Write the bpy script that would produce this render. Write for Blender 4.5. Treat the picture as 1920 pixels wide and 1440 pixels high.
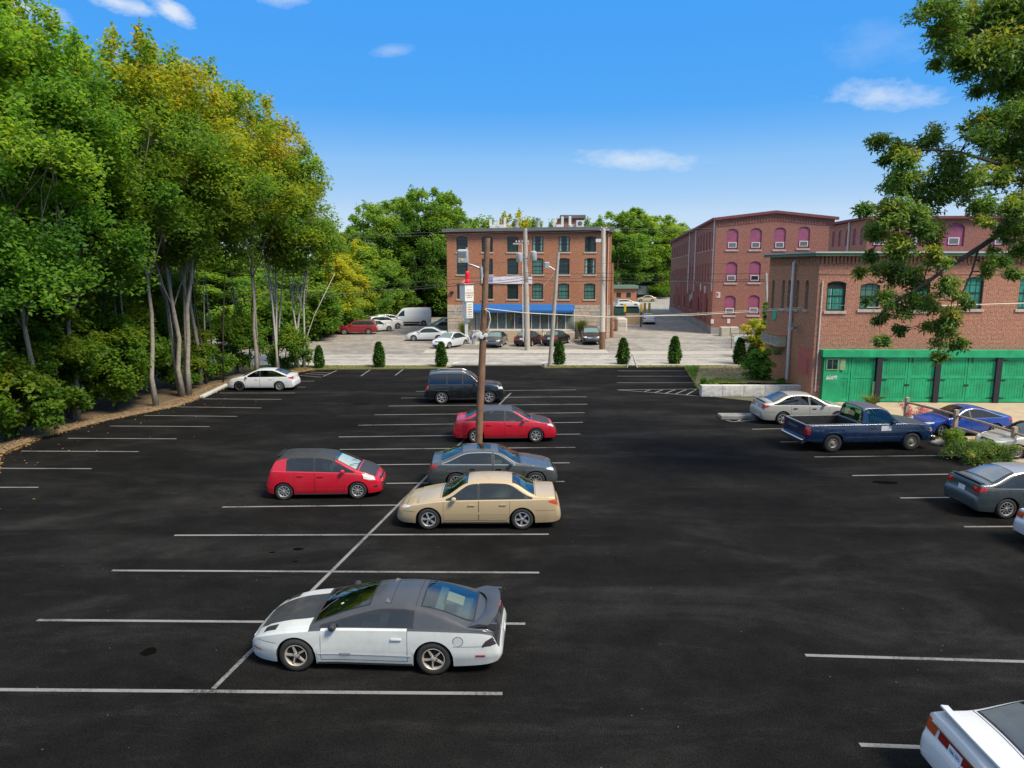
import bpy, bmesh, math, random
import numpy as np
from mathutils import Vector, Matrix
from mathutils.bvhtree import BVHTree

for _o in list(bpy.data.objects):
    bpy.data.objects.remove(_o, do_unlink=True)
SC = bpy.context.scene
COL = SC.collection
R = math.radians
rnd = random.Random(7)

# ------------------------------------------------------------------ camera
CAM_H = 8.0
PITCH = R(9.46)
FPX = 1333.0                      # focal length in pixels of the 1920 px photograph
cam_d = bpy.data.cameras.new('camera')
cam_d.sensor_width = 36.0
cam_d.lens = 36.0 * FPX / 1920.0
cam_d.clip_start = 0.1
cam_d.clip_end = 4000
cam = bpy.data.objects.new('camera', cam_d)
COL.objects.link(cam)
cam.location = (0, 0, CAM_H)
cam.rotation_euler = (math.pi / 2 - PITCH, 0, 0)
SC.camera = cam

# ------------------------------------------------------------------ light
SKY_GAIN = 6.1
SUN_EL, SUN_AZ = 51.0, 128.0      # degrees, azimuth clockwise from +Y (behind the camera, to the right)
world = bpy.data.worlds.new('World')
SC.world = world
world.use_nodes = True
wt = world.node_tree
wt.nodes.clear()
wo = wt.nodes.new('ShaderNodeOutputWorld')
bg = wt.nodes.new('ShaderNodeBackground')
sky = wt.nodes.new('ShaderNodeTexSky')
sky.sky_type = 'NISHITA'
sky.sun_disc = False
sky.sun_elevation = R(SUN_EL)
sky.sun_rotation = R(SUN_AZ)
sky.air_density = 1.0
sky.dust_density = 0.0
sky.ozone_density = 2.0
bg.inputs['Strength'].default_value = 0.1
# a few thin fair-weather clouds: each a soft patch of sky direction broken up by noise
tc = wt.nodes.new('ShaderNodeTexCoord')
def _vm(op, a, b=None):
    n = wt.nodes.new('ShaderNodeVectorMath'); n.operation = op
    for i, v in enumerate((a, b)):
        if v is None: continue
        if hasattr(v, 'is_linked') or hasattr(v, 'links'): wt.links.new(v, n.inputs[i])
        else: n.inputs[i].default_value = v
    return n
def _m(op, a, b=None, clamp=False):
    n = wt.nodes.new('ShaderNodeMath'); n.operation = op; n.use_clamp = clamp
    for i, v in enumerate((a, b)):
        if v is None: continue
        if hasattr(v, 'links'): wt.links.new(v, n.inputs[i])
        else: n.inputs[i].default_value = v
    return n.outputs[0]
def sky_dir(px, py):
    u, v = (px - 960) / FPX, (720 - py) / FPX
    d = Vector((u, math.cos(PITCH) + v * math.sin(PITCH), -math.sin(PITCH) + v * math.cos(PITCH)))
    return d.normalized()
# the photograph's sky is evenly bright and strongly saturated: keep the sky model's hue ratios, even out its brightness
_sr = wt.nodes.new('ShaderNodeSeparateColor'); wt.links.new(sky.outputs[0], _sr.inputs[0])
_rr = _m('DIVIDE', _sr.outputs[0], _sr.outputs[2])
_cr = wt.nodes.new('ShaderNodeValToRGB')
for _i, (_p, _c) in enumerate([(.28, (.05, .33, 1)), (.36, (.072, .385, 1)), (.424, (.10, .43, 1)), (.51, (.29, .59, 1)), (.76, (.57, .77, 1)), (1.0, (.66, .83, 1))]):
    _e = _cr.color_ramp.elements[_i] if _i < 2 else _cr.color_ramp.elements.new(_p)
    _e.position = _p; _e.color = (*_c, 1)
wt.links.new(_rr, _cr.inputs[0])
_cc = _cr
hs = _vm('SCALE', _cc.outputs[0]); hs.inputs['Scale'].default_value = SKY_GAIN
nz = wt.nodes.new('ShaderNodeTexNoise')
nz.inputs['Scale'].default_value = 17.0
nz.inputs['Detail'].default_value = 7.0
nz.inputs['Roughness'].default_value = 0.68
_mp = wt.nodes.new('ShaderNodeMapping')
_mp.inputs['Scale'].default_value = (1.0, 1.0, 2.2)
wt.links.new(tc.outputs['Generated'], _mp.inputs['Vector'])
wt.links.new(_mp.outputs[0], nz.inputs['Vector'])
nzv = nz.outputs['Fac']
total = None
for (px, py, ang, lw, lh, amp) in [(1650, 178, 10, .060, .020, .55), (1200, 300, 3, .085, .014, .55), (225, 6, 10, .036, .012, .8),
                                   (322, 20, 30, .030, .012, .8), (55, 18, 14, .05, .012, .5), (735, 95, -5, .03, .008, .25),
                                   (1640, 88, 10, .06, .03, .12), (520, -6, 0, .05, .01, .4)]:
    d = sky_dir(px, py)
    ex = Vector((0, 0, 1)).cross(d).normalized() * -1
    ey = d.cross(ex).normalized() * -1
    a_ = R(-ang)
    e1 = ex * math.cos(a_) + ey * math.sin(a_)
    e2 = -ex * math.sin(a_) + ey * math.cos(a_)
    g = tc.outputs['Generated']
    q1 = wt.nodes.new('ShaderNodeVectorMath'); q1.operation = 'DOT_PRODUCT'
    wt.links.new(g, q1.inputs[0]); q1.inputs[1].default_value = e1
    q2 = wt.nodes.new('ShaderNodeVectorMath'); q2.operation = 'DOT_PRODUCT'
    wt.links.new(g, q2.inputs[0]); q2.inputs[1].default_value = e2
    q3 = wt.nodes.new('ShaderNodeVectorMath'); q3.operation = 'DOT_PRODUCT'
    wt.links.new(g, q3.inputs[0]); q3.inputs[1].default_value = d
    s1 = _m('POWER', _m('ABSOLUTE', _m('DIVIDE', q1.outputs['Value'], lw)), 2.0)
    s2 = _m('POWER', _m('ABSOLUTE', _m('DIVIDE', q2.outputs['Value'], lh)), 2.0)
    r2 = _m('SQRT', _m('ADD', s1, s2))
    f = _m('SUBTRACT', _m('ADD', 0.42, _m('MULTIPLY', _m('SUBTRACT', nzv, 0.5), 2.4)), _m('SUBTRACT', r2, 0.55))
    f = _m('MULTIPLY', f, 1.1, True)
    f = _m('MULTIPLY', f, _m('GREATER_THAN', q3.outputs['Value'], 0.2))
    f = _m('MULTIPLY', f, amp)
    total = f if total is None else _m('MAXIMUM', total, f)
# thin high cloud added above the view, thickening overhead, alike in every direction, for the soft, almost shadowless light of the photograph
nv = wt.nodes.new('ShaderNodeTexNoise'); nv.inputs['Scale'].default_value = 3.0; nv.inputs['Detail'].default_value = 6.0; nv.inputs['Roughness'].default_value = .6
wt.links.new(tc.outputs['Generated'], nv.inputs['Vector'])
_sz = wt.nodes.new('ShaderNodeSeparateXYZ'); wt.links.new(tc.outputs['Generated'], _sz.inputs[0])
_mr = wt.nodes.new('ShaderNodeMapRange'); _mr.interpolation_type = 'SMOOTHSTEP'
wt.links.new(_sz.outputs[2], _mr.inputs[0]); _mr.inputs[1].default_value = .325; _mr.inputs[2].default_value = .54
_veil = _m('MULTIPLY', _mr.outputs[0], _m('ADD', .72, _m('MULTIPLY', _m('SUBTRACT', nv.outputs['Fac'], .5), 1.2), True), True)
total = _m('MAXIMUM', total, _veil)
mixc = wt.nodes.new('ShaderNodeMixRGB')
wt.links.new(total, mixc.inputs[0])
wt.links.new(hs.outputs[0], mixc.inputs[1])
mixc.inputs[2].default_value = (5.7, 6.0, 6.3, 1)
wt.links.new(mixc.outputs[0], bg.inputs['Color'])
wt.links.new(bg.outputs[0], wo.inputs['Surface'])

sun_d = bpy.data.lights.new('sun', 'SUN')
sun_d.energy = 3.8
sun_d.angle = R(18)
sun_d.color = (1.0, 0.90, 0.74)
sun = bpy.data.objects.new('sun', sun_d)
COL.objects.link(sun)
_az, _el = R(SUN_AZ), R(SUN_EL)
_sd = Vector((math.sin(_az) * math.cos(_el), math.cos(_az) * math.cos(_el), math.sin(_el)))
sun.rotation_euler = _sd.to_track_quat('Z', 'Y').to_euler()
sun.location = _sd * 60

SC.view_settings.view_transform = 'Standard'
SC.view_settings.look = 'None'
SC.view_settings.gamma = 1.0
SC.view_settings.use_curve_mapping = False
SC.view_settings.exposure = 0.6
SC.render.engine = 'CYCLES'
SC.cycles.use_denoising = True
SC.cycles.max_bounces = 8
SC.cycles.diffuse_bounces = 6
SC.cycles.glossy_bounces = 3
SC.cycles.transmission_bounces = 4
SC.cycles.transparent_max_bounces = 8
SC.cycles.caustics_reflective = False
SC.cycles.caustics_refractive = False

# ------------------------------------------------------------------ photograph -> ground
CP, SP = math.cos(PITCH), math.sin(PITCH)
def ray(px, py):
    u, v = (px - 960) / FPX, (720 - py) / FPX
    return Vector((u, CP + v * SP, -SP + v * CP))
def G(px, py, z=0.0):             # where the pixel's ray meets the level z
    d = ray(px, py)
    t = (z - CAM_H) / d.z
    return Vector((d.x * t, d.y * t, z))
def PY(px, py, Y):                # where it meets the upright plane at distance Y
    d = ray(px, py)
    t = Y / d.y
    return Vector((d.x * t, Y, CAM_H + d.z * t))
def ZY(py, Y):
    return PY(960, py, Y).z

# ------------------------------------------------------------------ mesh helpers
class MB:
    def __init__(s):
        s.v = []; s.f = []; s.m = []; s.cm = 0
    def add(s, vs, fs):
        o = len(s.v)
        s.v += [tuple(p) for p in vs]
        for f in fs:
            s.f.append(tuple(o + i for i in f)); s.m.append(s.cm)
        return s
    def box(s, x0, x1, y0, y1, z0, z1):
        vs = [(x0, y0, z0), (x1, y0, z0), (x1, y1, z0), (x0, y1, z0), (x0, y0, z1), (x1, y0, z1), (x1, y1, z1), (x0, y1, z1)]
        return s.add(vs, [(0, 3, 2, 1), (4, 5, 6, 7), (0, 1, 5, 4), (1, 2, 6, 5), (2, 3, 7, 6), (3, 0, 4, 7)])
    def rbox(s, c, size, rot=None):
        M = rot if rot is not None else Matrix.Identity(3)
        c = Vector(c); hx, hy, hz = [q / 2 for q in size]
        vs = [c + M @ Vector((sx * hx, sy * hy, sz * hz)) for sz in (-1, 1) for sx, sy in ((-1, -1), (1, -1), (1, 1), (-1, 1))]
        return s.add(vs, [(0, 3, 2, 1), (4, 5, 6, 7), (0, 1, 5, 4), (1, 2, 6, 5), (2, 3, 7, 6), (3, 0, 4, 7)])
    def bev(s, x0, x1, y0, y1, z0, z1, b=.01):
        # box with chamfered vertical and top edges
        def ring(i, z): return [(x0 + i + b, y0 + i, z), (x1 - i - b, y0 + i, z), (x1 - i, y0 + i + b, z), (x1 - i, y1 - i - b, z),
                                (x1 - i - b, y1 - i, z), (x0 + i + b, y1 - i, z), (x0 + i, y1 - i - b, z), (x0 + i, y0 + i + b, z)]
        vs = ring(0, z0) + ring(0, z1 - b) + ring(b, z1)
        fs = [tuple(range(7, -1, -1)), tuple(range(16, 24))]
        for k in (0, 8):
            for i in range(8):
                j = (i + 1) % 8
                fs.append((k + i, k + j, k + 8 + j, k + 8 + i))
        return s.add(vs, fs)
    def tube(s, pts, rad, n=6, cap=True):
        pts = [Vector(p) for p in pts]
        if not hasattr(rad, '__len__'): rad = [rad] * len(pts)
        vs = []; up = Vector((0, 0, 1))
        prev = None
        for i, p in enumerate(pts):
            t = (pts[min(i + 1, len(pts) - 1)] - pts[max(i - 1, 0)])
            if t.length < 1e-9: t = Vector((0, 0, 1))
            t.normalize()
            if prev is None:
                a = t.cross(up)
                if a.length < .05: a = t.cross(Vector((1, 0, 0)))
            else:
                a = prev - t * prev.dot(t)
            a.normalize(); prev = a
            b = t.cross(a)
            for k in range(n):
                an = 2 * math.pi * k / n
                vs.append(p + (a * math.cos(an) + b * math.sin(an)) * rad[i])
        fs = []
        for i in range(len(pts) - 1):
            for k in range(n):
                k2 = (k + 1) % n
                fs.append((i * n + k, i * n + k2, (i + 1) * n + k2, (i + 1) * n + k))
        if cap:
            fs.append(tuple(range(n - 1, -1, -1)))
            o = (len(pts) - 1) * n
            fs.append(tuple(o + k for k in range(n)))
        return s.add(vs, fs)
    def cyl(s, p0, p1, r, n=12):
        return s.tube([p0, p1], r, n)
    def prism(s, poly, z0, z1):
        n = len(poly)
        vs = [(p[0], p[1], z0) for p in poly] + [(p[0], p[1], z1) for p in poly]
        fs = [tuple(range(n - 1, -1, -1)), tuple(range(n, 2 * n))]
        for i in range(n):
            j = (i + 1) % n
            fs.append((i, j, n + j, n + i))
        return s.add(vs, fs)
    def sheet(s, poly, z):
        return s.add([(p[0], p[1], z) for p in poly], [tuple(range(len(poly)))])
    def lathe(s, prof, n=24, axis='Z', c=(0, 0, 0), cap=False):
        vs = []
        for (r, h) in prof:
            for k in range(n):
                a = 2 * math.pi * k / n
                x, y, z = r * math.cos(a), r * math.sin(a), h
                if axis == 'Y': x, y, z = x, z, y
                if axis == 'X': x, y, z = z, x, y
                vs.append((c[0] + x, c[1] + y, c[2] + z))
        fs = []
        for i in range(len(prof) - 1):
            for k in range(n):
                k2 = (k + 1) % n
                fs.append((i * n + k, i * n + k2, (i + 1) * n + k2, (i + 1) * n + k))
        if cap:
            fs.append(tuple(range(n - 1, -1, -1)))
            o = (len(prof) - 1) * n
            fs.append(tuple(o + k for k in range(n)))
        return s.add(vs, fs)
    def mesh(s, name, mats, smooth=False, sharp=None):
        me = bpy.data.meshes.new(name)
        me.from_pydata(s.v, [], s.f)
        if mats is not None:
            for m in (mats if isinstance(mats, (list, tuple)) else [mats]): me.materials.append(m)
        if any(s.m): me.polygons.foreach_set('material_index', s.m)
        if smooth:
            me.polygons.foreach_set('use_smooth', [True] * len(me.polygons))
            if sharp: me.set_sharp_from_angle(angle=R(sharp))
        me.update()
        return me
    def build(s, name, mats, parent=None, smooth=False, sharp=None, fix=False):
        me = s.mesh(name, mats, smooth, sharp)
        if fix: fix_normals(me)
        return link(name, me, parent)

def fix_normals(me):
    bm = bmesh.new(); bm.from_mesh(me)
    bmesh.ops.recalc_face_normals(bm, faces=bm.faces)
    bm.to_mesh(me); bm.free(); me.update()

def link(name, data, parent=None, loc=None):
    o = bpy.data.objects.new(name, data)
    COL.objects.link(o)
    if parent is not None: o.parent = parent
    if loc is not None: o.location = loc
    return o
def tag(o, label=None, cat=None, group=None, kind=None):
    if label: o['label'] = label
    if cat: o['category'] = cat
    if group: o['group'] = group
    if kind: o['kind'] = kind
    return o
def thing(name, label, cat, loc=(0, 0, 0), rz=0.0, group=None, scale=None):
    o = link(name, None)
    o.location = loc; o.rotation_euler = (0, 0, rz)
    if scale: o.scale = (scale,) * 3
    o.empty_display_size = .3
    return tag(o, label, cat, group)
def copy_tree(o, parent=None):
    c = o.copy(); COL.objects.link(c); c.parent = parent
    for ch in list(o.children): copy_tree(ch, c)
    return c

# ------------------------------------------------------------------ materials
MATS = {}
def srgb(r, g, b):
    f = lambda c: ((c / 255) / 12.92) if c / 255 <= .04045 else (((c / 255) + .055) / 1.055) ** 2.4
    return (f(r), f(g), f(b))
def mat(name, col, rough=.7, var=.15, scale=3.0, metal=0.0, spec=.5, bump=0.0, bscale=30.0, coat=0.0, col2=None, detail=5.0, coatr=.05):
    if name in MATS: return MATS[name]
    m = bpy.data.materials.new(name); m.use_nodes = True
    nt = m.node_tree; b = nt.nodes['Principled BSDF']
    b.inputs['Roughness'].default_value = rough
    b.inputs['Metallic'].default_value = metal
    b.inputs['Specular IOR Level'].default_value = spec
    if coat:
        b.inputs['Coat Weight'].default_value = coat
        b.inputs['Coat Roughness'].default_value = coatr
    t = nt.nodes.new('ShaderNodeTexCoord')
    if var or col2:
        n = nt.nodes.new('ShaderNodeTexNoise')
        n.inputs['Scale'].default_value = scale; n.inputs['Detail'].default_value = detail; n.inputs['Roughness'].default_value = .65
        nt.links.new(t.outputs['Object'], n.inputs['Vector'])
        r = nt.nodes.new('ShaderNodeValToRGB')
        r.color_ramp.elements[0].position = .3; r.color_ramp.elements[1].position = .7
        c2 = col2 if col2 else tuple(min(1, c * (1 + var)) for c in col)
        c1 = tuple(c * (1 - var) for c in col) if not col2 else col
        r.color_ramp.elements[0].color = (*c1, 1); r.color_ramp.elements[1].color = (*c2, 1)
        nt.links.new(n.outputs['Fac'], r.inputs[0]); nt.links.new(r.outputs[0], b.inputs['Base Color'])
    else:
        b.inputs['Base Color'].default_value = (*col, 1)
    if bump:
        n2 = nt.nodes.new('ShaderNodeTexNoise'); n2.inputs['Scale'].default_value = bscale; n2.inputs['Detail'].default_value = 4
        nt.links.new(t.outputs['Object'], n2.inputs['Vector'])
        bp = nt.nodes.new('ShaderNodeBump'); bp.inputs['Strength'].default_value = bump; bp.inputs['Distance'].default_value = .02
        nt.links.new(n2.outputs['Fac'], bp.inputs['Height']); nt.links.new(bp.outputs[0], b.inputs['Normal'])
    MATS[name] = m
    return m
def nodes_mat(name):
    m = bpy.data.materials.new(name); m.use_nodes = True
    MATS[name] = m
    return m, m.node_tree, m.node_tree.nodes['Principled BSDF']
def N(nt, typ, **kw):
    n = nt.nodes.new(typ)
    for k, v in kw.items():
        if k.startswith('_'): setattr(n, k[1:], v)
        else: n.inputs[k.replace('__', ' ')].default_value = v
    return n
def ramp(nt, src, stops):
    r = nt.nodes.new('ShaderNodeValToRGB')
    e = r.color_ramp.elements
    while len(e) < len(stops): e.new(.5)
    for el, (p, c) in zip(e, stops):
        el.position = p; el.color = (*c, 1) if len(c) == 3 else c
    nt.links.new(src, r.inputs[0])
    return r.outputs[0]
def mixrgb(nt, fac, a, b, mode='MIX'):
    n = nt.nodes.new('ShaderNodeMixRGB'); n.blend_type = mode
    for i, v in ((0, fac), (1, a), (2, b)):
        if hasattr(v, 'links'): nt.links.new(v, n.inputs[i])
        elif i == 0: n.inputs[0].default_value = v
        else: n.inputs[i].default_value = (*v, 1)
    return n.outputs[0]

def brick_mat(name, c1, c2, mortar, stain=(.25, .2, .18), stain_amt=.35, bw=.22, rh=.075, soot=0.0):
    m, nt, b = nodes_mat(name)
    t = N(nt, 'ShaderNodeTexCoord')
    sx = N(nt, 'ShaderNodeSeparateXYZ'); nt.links.new(t.outputs['Object'], sx.inputs[0])
    ad = N(nt, 'ShaderNodeMath', _operation='ADD'); nt.links.new(sx.outputs[0], ad.inputs[0]); nt.links.new(sx.outputs[1], ad.inputs[1])
    cx = N(nt, 'ShaderNodeCombineXYZ'); nt.links.new(ad.outputs[0], cx.inputs[0]); nt.links.new(sx.outputs[2], cx.inputs[1])
    br = N(nt, 'ShaderNodeTexBrick')
    br.inputs['Scale'].default_value = 1.0
    br.inputs['Brick Width'].default_value = bw; br.inputs['Row Height'].default_value = rh
    br.inputs['Mortar Size'].default_value = .009; br.inputs['Mortar Smooth'].default_value = .3
    br.inputs['Bias'].default_value = -.1
    br.inputs['Color1'].default_value = (*c1, 1); br.inputs['Color2'].default_value = (*c2, 1); br.inputs['Mortar'].default_value = (*mortar, 1)
    nt.links.new(cx.outputs[0], br.inputs['Vector'])
    # irregular colour per brick group and larger stains with a shape of their own
    n1 = N(nt, 'ShaderNodeTexNoise', Scale=9.0, Detail=3.0); nt.links.new(t.outputs['Object'], n1.inputs['Vector'])
    v = ramp(nt, n1.outputs['Fac'], [(.3, (.62, .6, .6)), (.7, (1.28, 1.2, 1.15))])
    c = mixrgb(nt, 1.0, br.outputs['Color'], v, 'MULTIPLY')
    mp = N(nt, 'ShaderNodeMapping'); mp.inputs['Scale'].default_value = (.35, .35, .16)
    nt.links.new(t.outputs['Object'], mp.inputs[0])
    n2 = N(nt, 'ShaderNodeTexNoise', Scale=1.6, Detail=7.0, Roughness=.65); nt.links.new(mp.outputs[0], n2.inputs['Vector'])
    f = ramp(nt, n2.outputs['Fac'], [(.48, (0, 0, 0)), (.72, (stain_amt,) * 3)])
    c = mixrgb(nt, f, c, stain)
    nt.links.new(c, b.inputs['Base Color'])
    b.inputs['Roughness'].default_value = .88
    b.inputs['Specular IOR Level'].default_value = .25
    bp = N(nt, 'ShaderNodeBump', Strength=.35, Distance=.01)
    nt.links.new(br.outputs['Fac'], bp.inputs['Height']); bp.invert = True
    nt.links.new(bp.outputs[0], b.inputs['Normal'])
    return m
# ================================================================== setting: ground, road, lot
def asphalt_mat(name, base, light, dark, speck, streak=.5, rough=.9):
    m, nt, b = nodes_mat(name)
    t = N(nt, 'ShaderNodeTexCoord')
    mp = N(nt, 'ShaderNodeMapping'); mp.inputs['Scale'].default_value = (.16, .42, 1); mp.inputs['Rotation'].default_value = (0, 0, .5)
    nt.links.new(t.outputs['Object'], mp.inputs[0])
    n1 = N(nt, 'ShaderNodeTexNoise', Scale=1.0, Detail=8.0, Roughness=.62, Distortion=.6); nt.links.new(mp.outputs[0], n1.inputs['Vector'])
    c = ramp(nt, n1.outputs['Fac'], [(.3, dark), (.5, base), (.74, light)])
    n4 = N(nt, 'ShaderNodeTexNoise', Scale=.9, Detail=6.0, Roughness=.7); nt.links.new(t.outputs['Object'], n4.inputs['Vector'])
    c = mixrgb(nt, 1.0, c, ramp(nt, n4.outputs['Fac'], [(.3, (.70,) * 3), (.7, (1.35,) * 3)]), 'MULTIPLY')
    mq = N(nt, 'ShaderNodeMapping'); mq.inputs['Scale'].default_value = (.55, 2.6, 1); mq.inputs['Rotation'].default_value = (0, 0, .22)
    nt.links.new(t.outputs['Object'], mq.inputs[0])
    n5 = N(nt, 'ShaderNodeTexNoise', Scale=.8, Detail=9.0, Roughness=.75, Distortion=1.2); nt.links.new(mq.outputs[0], n5.inputs['Vector'])
    c = mixrgb(nt, ramp(nt, n5.outputs['Fac'], [(.56, (0,) * 3), (.80, (streak,) * 3)]), c, light, 'ADD')
    n2 = N(nt, 'ShaderNodeTexNoise', Scale=42.0, Detail=2.0); nt.links.new(t.outputs['Object'], n2.inputs['Vector'])
    c = mixrgb(nt, 1.0, c, ramp(nt, n2.outputs['Fac'], [(.36, (.55,) * 3), (.62, (1.55,) * 3)]), 'MULTIPLY')
    n3 = N(nt, 'ShaderNodeTexVoronoi', Scale=2.3); nt.links.new(t.outputs['Object'], n3.inputs['Vector'])
    f = ramp(nt, n3.outputs['Distance'], [(.022, (1,) * 3), (.034, (0,) * 3)])
    c = mixrgb(nt, f, c, speck)
    nt.links.new(c, b.inputs['Base Color'])
    b.inputs['Roughness'].default_value = rough
    b.inputs['Specular IOR Level'].default_value = .06
    bp = N(nt, 'ShaderNodeBump', Strength=.5, Distance=.01); nt.links.new(n2.outputs['Fac'], bp.inputs['Height'])
    nt.links.new(bp.outputs[0], b.inputs['Normal'])
    return m
M_LOT = asphalt_mat('fresh_asphalt', (.0085, .0082, .0078), (.022, .0213, .0202), (.0050, .0049, .0047), (.12, .12, .11))
M_ROAD = asphalt_mat('old_asphalt', (.29, .275, .25), (.345, .325, .295), (.225, .215, .20), (.31, .30, .27), .0)
M_FARLOT = asphalt_mat('worn_asphalt', (.225, .205, .18), (.29, .265, .235), (.155, .145, .13), (.27, .25, .22), .0)
M_STREET = asphalt_mat('street_asphalt', (.25, .238, .215), (.305, .29, .26), (.18, .172, .158), (.28, .265, .24), .0)
M_CONC = mat('concrete', (.38, .35, .30), .9, .12, 2.0, bump=.2)
M_KERB = mat('kerb_granite', (.34, .32, .29), .85, .2, 4.0, bump=.3)
M_GRASS = mat('grass_soil', (.11, .135, .035), .95, 0, 1.2, col2=(.20, .165, .065), bump=.5, bscale=12)
M_MULCH = mat('wood_chip', (.20, .125, .07), .95, 0, 12.0, col2=(.33, .23, .14), bump=.6, bscale=25)
M_LITTER = mat('leaf_litter', (.075, .052, .028), .95, 0, 2.0, col2=(.15, .10, .055), bump=.5, bscale=10)
M_SAND = mat('sandy_drive', (.42, .33, .22), .95, .14, 1.2, bump=.3, bscale=8)
M_LINE, _nt, _b = nodes_mat('worn_line_paint')
_t = N(_nt, 'ShaderNodeTexCoord')
_n1 = N(_nt, 'ShaderNodeTexNoise', Scale=14.0, Detail=6.0, Roughness=.75); _nt.links.new(_t.outputs['Object'], _n1.inputs['Vector'])
_n2 = N(_nt, 'ShaderNodeTexNoise', Scale=.8, Detail=3.0); _nt.links.new(_t.outputs['Object'], _n2.inputs['Vector'])
_a = N(_nt, 'ShaderNodeMath', _operation='ADD'); _nt.links.new(_n1.outputs['Fac'], _a.inputs[0]); _nt.links.new(_n2.outputs['Fac'], _a.inputs[1])
_h = N(_nt, 'ShaderNodeMath', _operation='MULTIPLY'); _nt.links.new(_a.outputs[0], _h.inputs[0]); _h.inputs[1].default_value = .5
_nt.links.new(ramp(_nt, _h.outputs[0], [(.0, (.02, .019, .017)), (.36, (.02, .019, .017)), (.43, (.12, .119, .116)), (.52, (.19, .188, .18))]), _b.inputs['Base Color'])
_b.inputs['Roughness'].default_value = .85
M_LINE2 = mat('line_paint_white', (.55, .54, .5), .8, .2, 6.0)
M_GROUND = mat('field_soil', (.10, .10, .05), .95, .3, .2)

def struct(name, mb, m):
    return tag(mb.build(name, m), kind='structure')
def xy(p): return (p.x, p.y)
def gp(*pts): return [xy(G(*p)) for p in pts]

struct('ground', MB().sheet([(-1500, -300), (1500, -300), (1500, 2500), (-1500, 2500)], -.03), M_GROUND)

Y_VERGE, Y_WALK, Y_ROAD0, Y_ROAD1, Y_FARWALK = 54.6, 56.6, 57.9, 64.4, 67.2
# far side: worn lot round the brick building, the side street, the front road
struct('far_lot', MB().sheet([(-90, Y_ROAD1 - .3), (12.8, Y_ROAD1 - .3), (12.8, 130), (-60, 130)], -.012), M_FARLOT)
struct('side_street', MB().sheet([(12.8, Y_ROAD1 - .3), (70, Y_ROAD1 - .3), (70, 240), (12.8, 240)], -.010), M_STREET)
struct('road', MB().sheet([(-260, Y_ROAD0 - .3), (260, Y_ROAD0 - .3), (260, Y_ROAD1), (-260, Y_ROAD1)], 0.0), M_ROAD)
struct('wood_floor', MB().sheet([(-120, -20), (-13.5, -20)] + [(-13.5, 54.6), (-120, 56.4)], -.018), M_LITTER)

LOT = gp((0, 853), (75, 822), (190, 790), (330, 762), (385, 742), (430, 722), (560, 698), (590, 693.5), (835, 691.5), (852, 686), (1013, 686), (1024, 690.5),
         (1281, 688.5), (1316, 742), (1422, 753), (1600, 776), (1720, 801), (1752, 816), (1790, 845), (1835, 867), (1925, 905), (2100, 1010))
LOT = LOT + [(30, 10), (30, -20), (-40, -20), (-40, 18)] + gp((-330, 965),)
lot = struct('parking_lot', MB().sheet(LOT, .004), M_LOT)
struct('sand_drive', MB().sheet([(17.5, 27.0), (17.2, 42.6), (60, 43.4), (60, 20), (22.5, 20)], -.006), M_SAND)

# road side pavements with real kerb steps
def pavement(name, x0, x1, y0, y1, m=M_CONC, h=.12, kerb=None):
    mb = MB().box(x0, x1, y0, y1, -.02, h)
    o = struct(name, mb, m)
    return o
xa, xb = G(850, 686).x, G(1016, 686).x
xl = G(585, 690).x
near_walk_left = pavement('pavement', -70, xa - .2, Y_WALK, Y_ROAD0 - .16, h=.10)
near_walk_right = pavement('pavement', xb + .2, 60, Y_WALK, Y_ROAD0 - .16, h=.10)
def kerb_run(walk, x0, x1, y0, y1, n=1.9):
    x = x0; i = 0
    me = None
    while x < x1 - .05:
        e = min(x + n, x1)
        MB().bev(x + .008, e - .008, y0, y1, -.02, .125, .015).build('kerb_stone', M_KERB, walk)
        x = e
kerb_run(near_walk_left, -26, xa - .2, Y_ROAD0 - .16, Y_ROAD0)
kerb_run(near_walk_right, xb + .2, 26, Y_ROAD0 - .16, Y_ROAD0)
fx0, fx1 = G(785, 664).x, G(1142, 664).x
far_walk = pavement('pavement', fx0 + .4, fx1, Y_ROAD1 + .16, Y_FARWALK, h=.12)
kerb_run(far_walk, fx0, fx1 + .6, Y_ROAD1, Y_ROAD1 + .16)
far_walk2 = struct('street_crossing_pavement', MB().sheet([(fx1 + 1.0, Y_ROAD1 + .2), (40, Y_ROAD1 + .2), (40, Y_FARWALK - .2), (fx1 + 1.0, Y_FARWALK - .2)], -.004), M_CONC)
# centre line and lane marks of the road
for (x0, x1, y, w, m) in [(-60, 60, 61.6, .11, M_LINE2), (-60, 60, 61.25, .11, M_LINE2)]:
    tag(MB().sheet([(x0, y), (x1, y), (x1, y + w), (x0, y + w)], .005).build('painted_line', m, bpy.data.objects['road']))
for (xc, y, w, l, m) in [(G(845, 681).x, 58.4, .35, 1.0, M_LINE2), (G(1012, 681).x, 58.4, .35, 1.0, M_LINE2)]:
    MB().sheet([(xc, y), (xc + w, y), (xc + w + .5, y + l), (xc + .5, y + l)], .005).build('painted_mark', m, bpy.data.objects['road'])

# verges (raised soil with grass tufts added later)
VL = gp((590, 693.2), (835, 691.2)) ; VL = [(-21, Y_VERGE), (VL[1][0], VL[1][1] + .05), (xa - .6, Y_WALK - .02), (-21, Y_WALK - .02)]
struct('grass_verge', MB().prism(VL, -.02, .06), M_GRASS)
c0, c1, c2 = G(1024, 690.3), G(1281, 688.3), G(1316, 741)
VR = [(c0.x, c0.y + .05), (c1.x + .05, c1.y + .05), (17.4, c1.y + .05), (17.4, 56.58), (xb + .7, 56.58)]
struct('grass_verge', MB().prism(VR, -.02, .06), M_GRASS)
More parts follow.
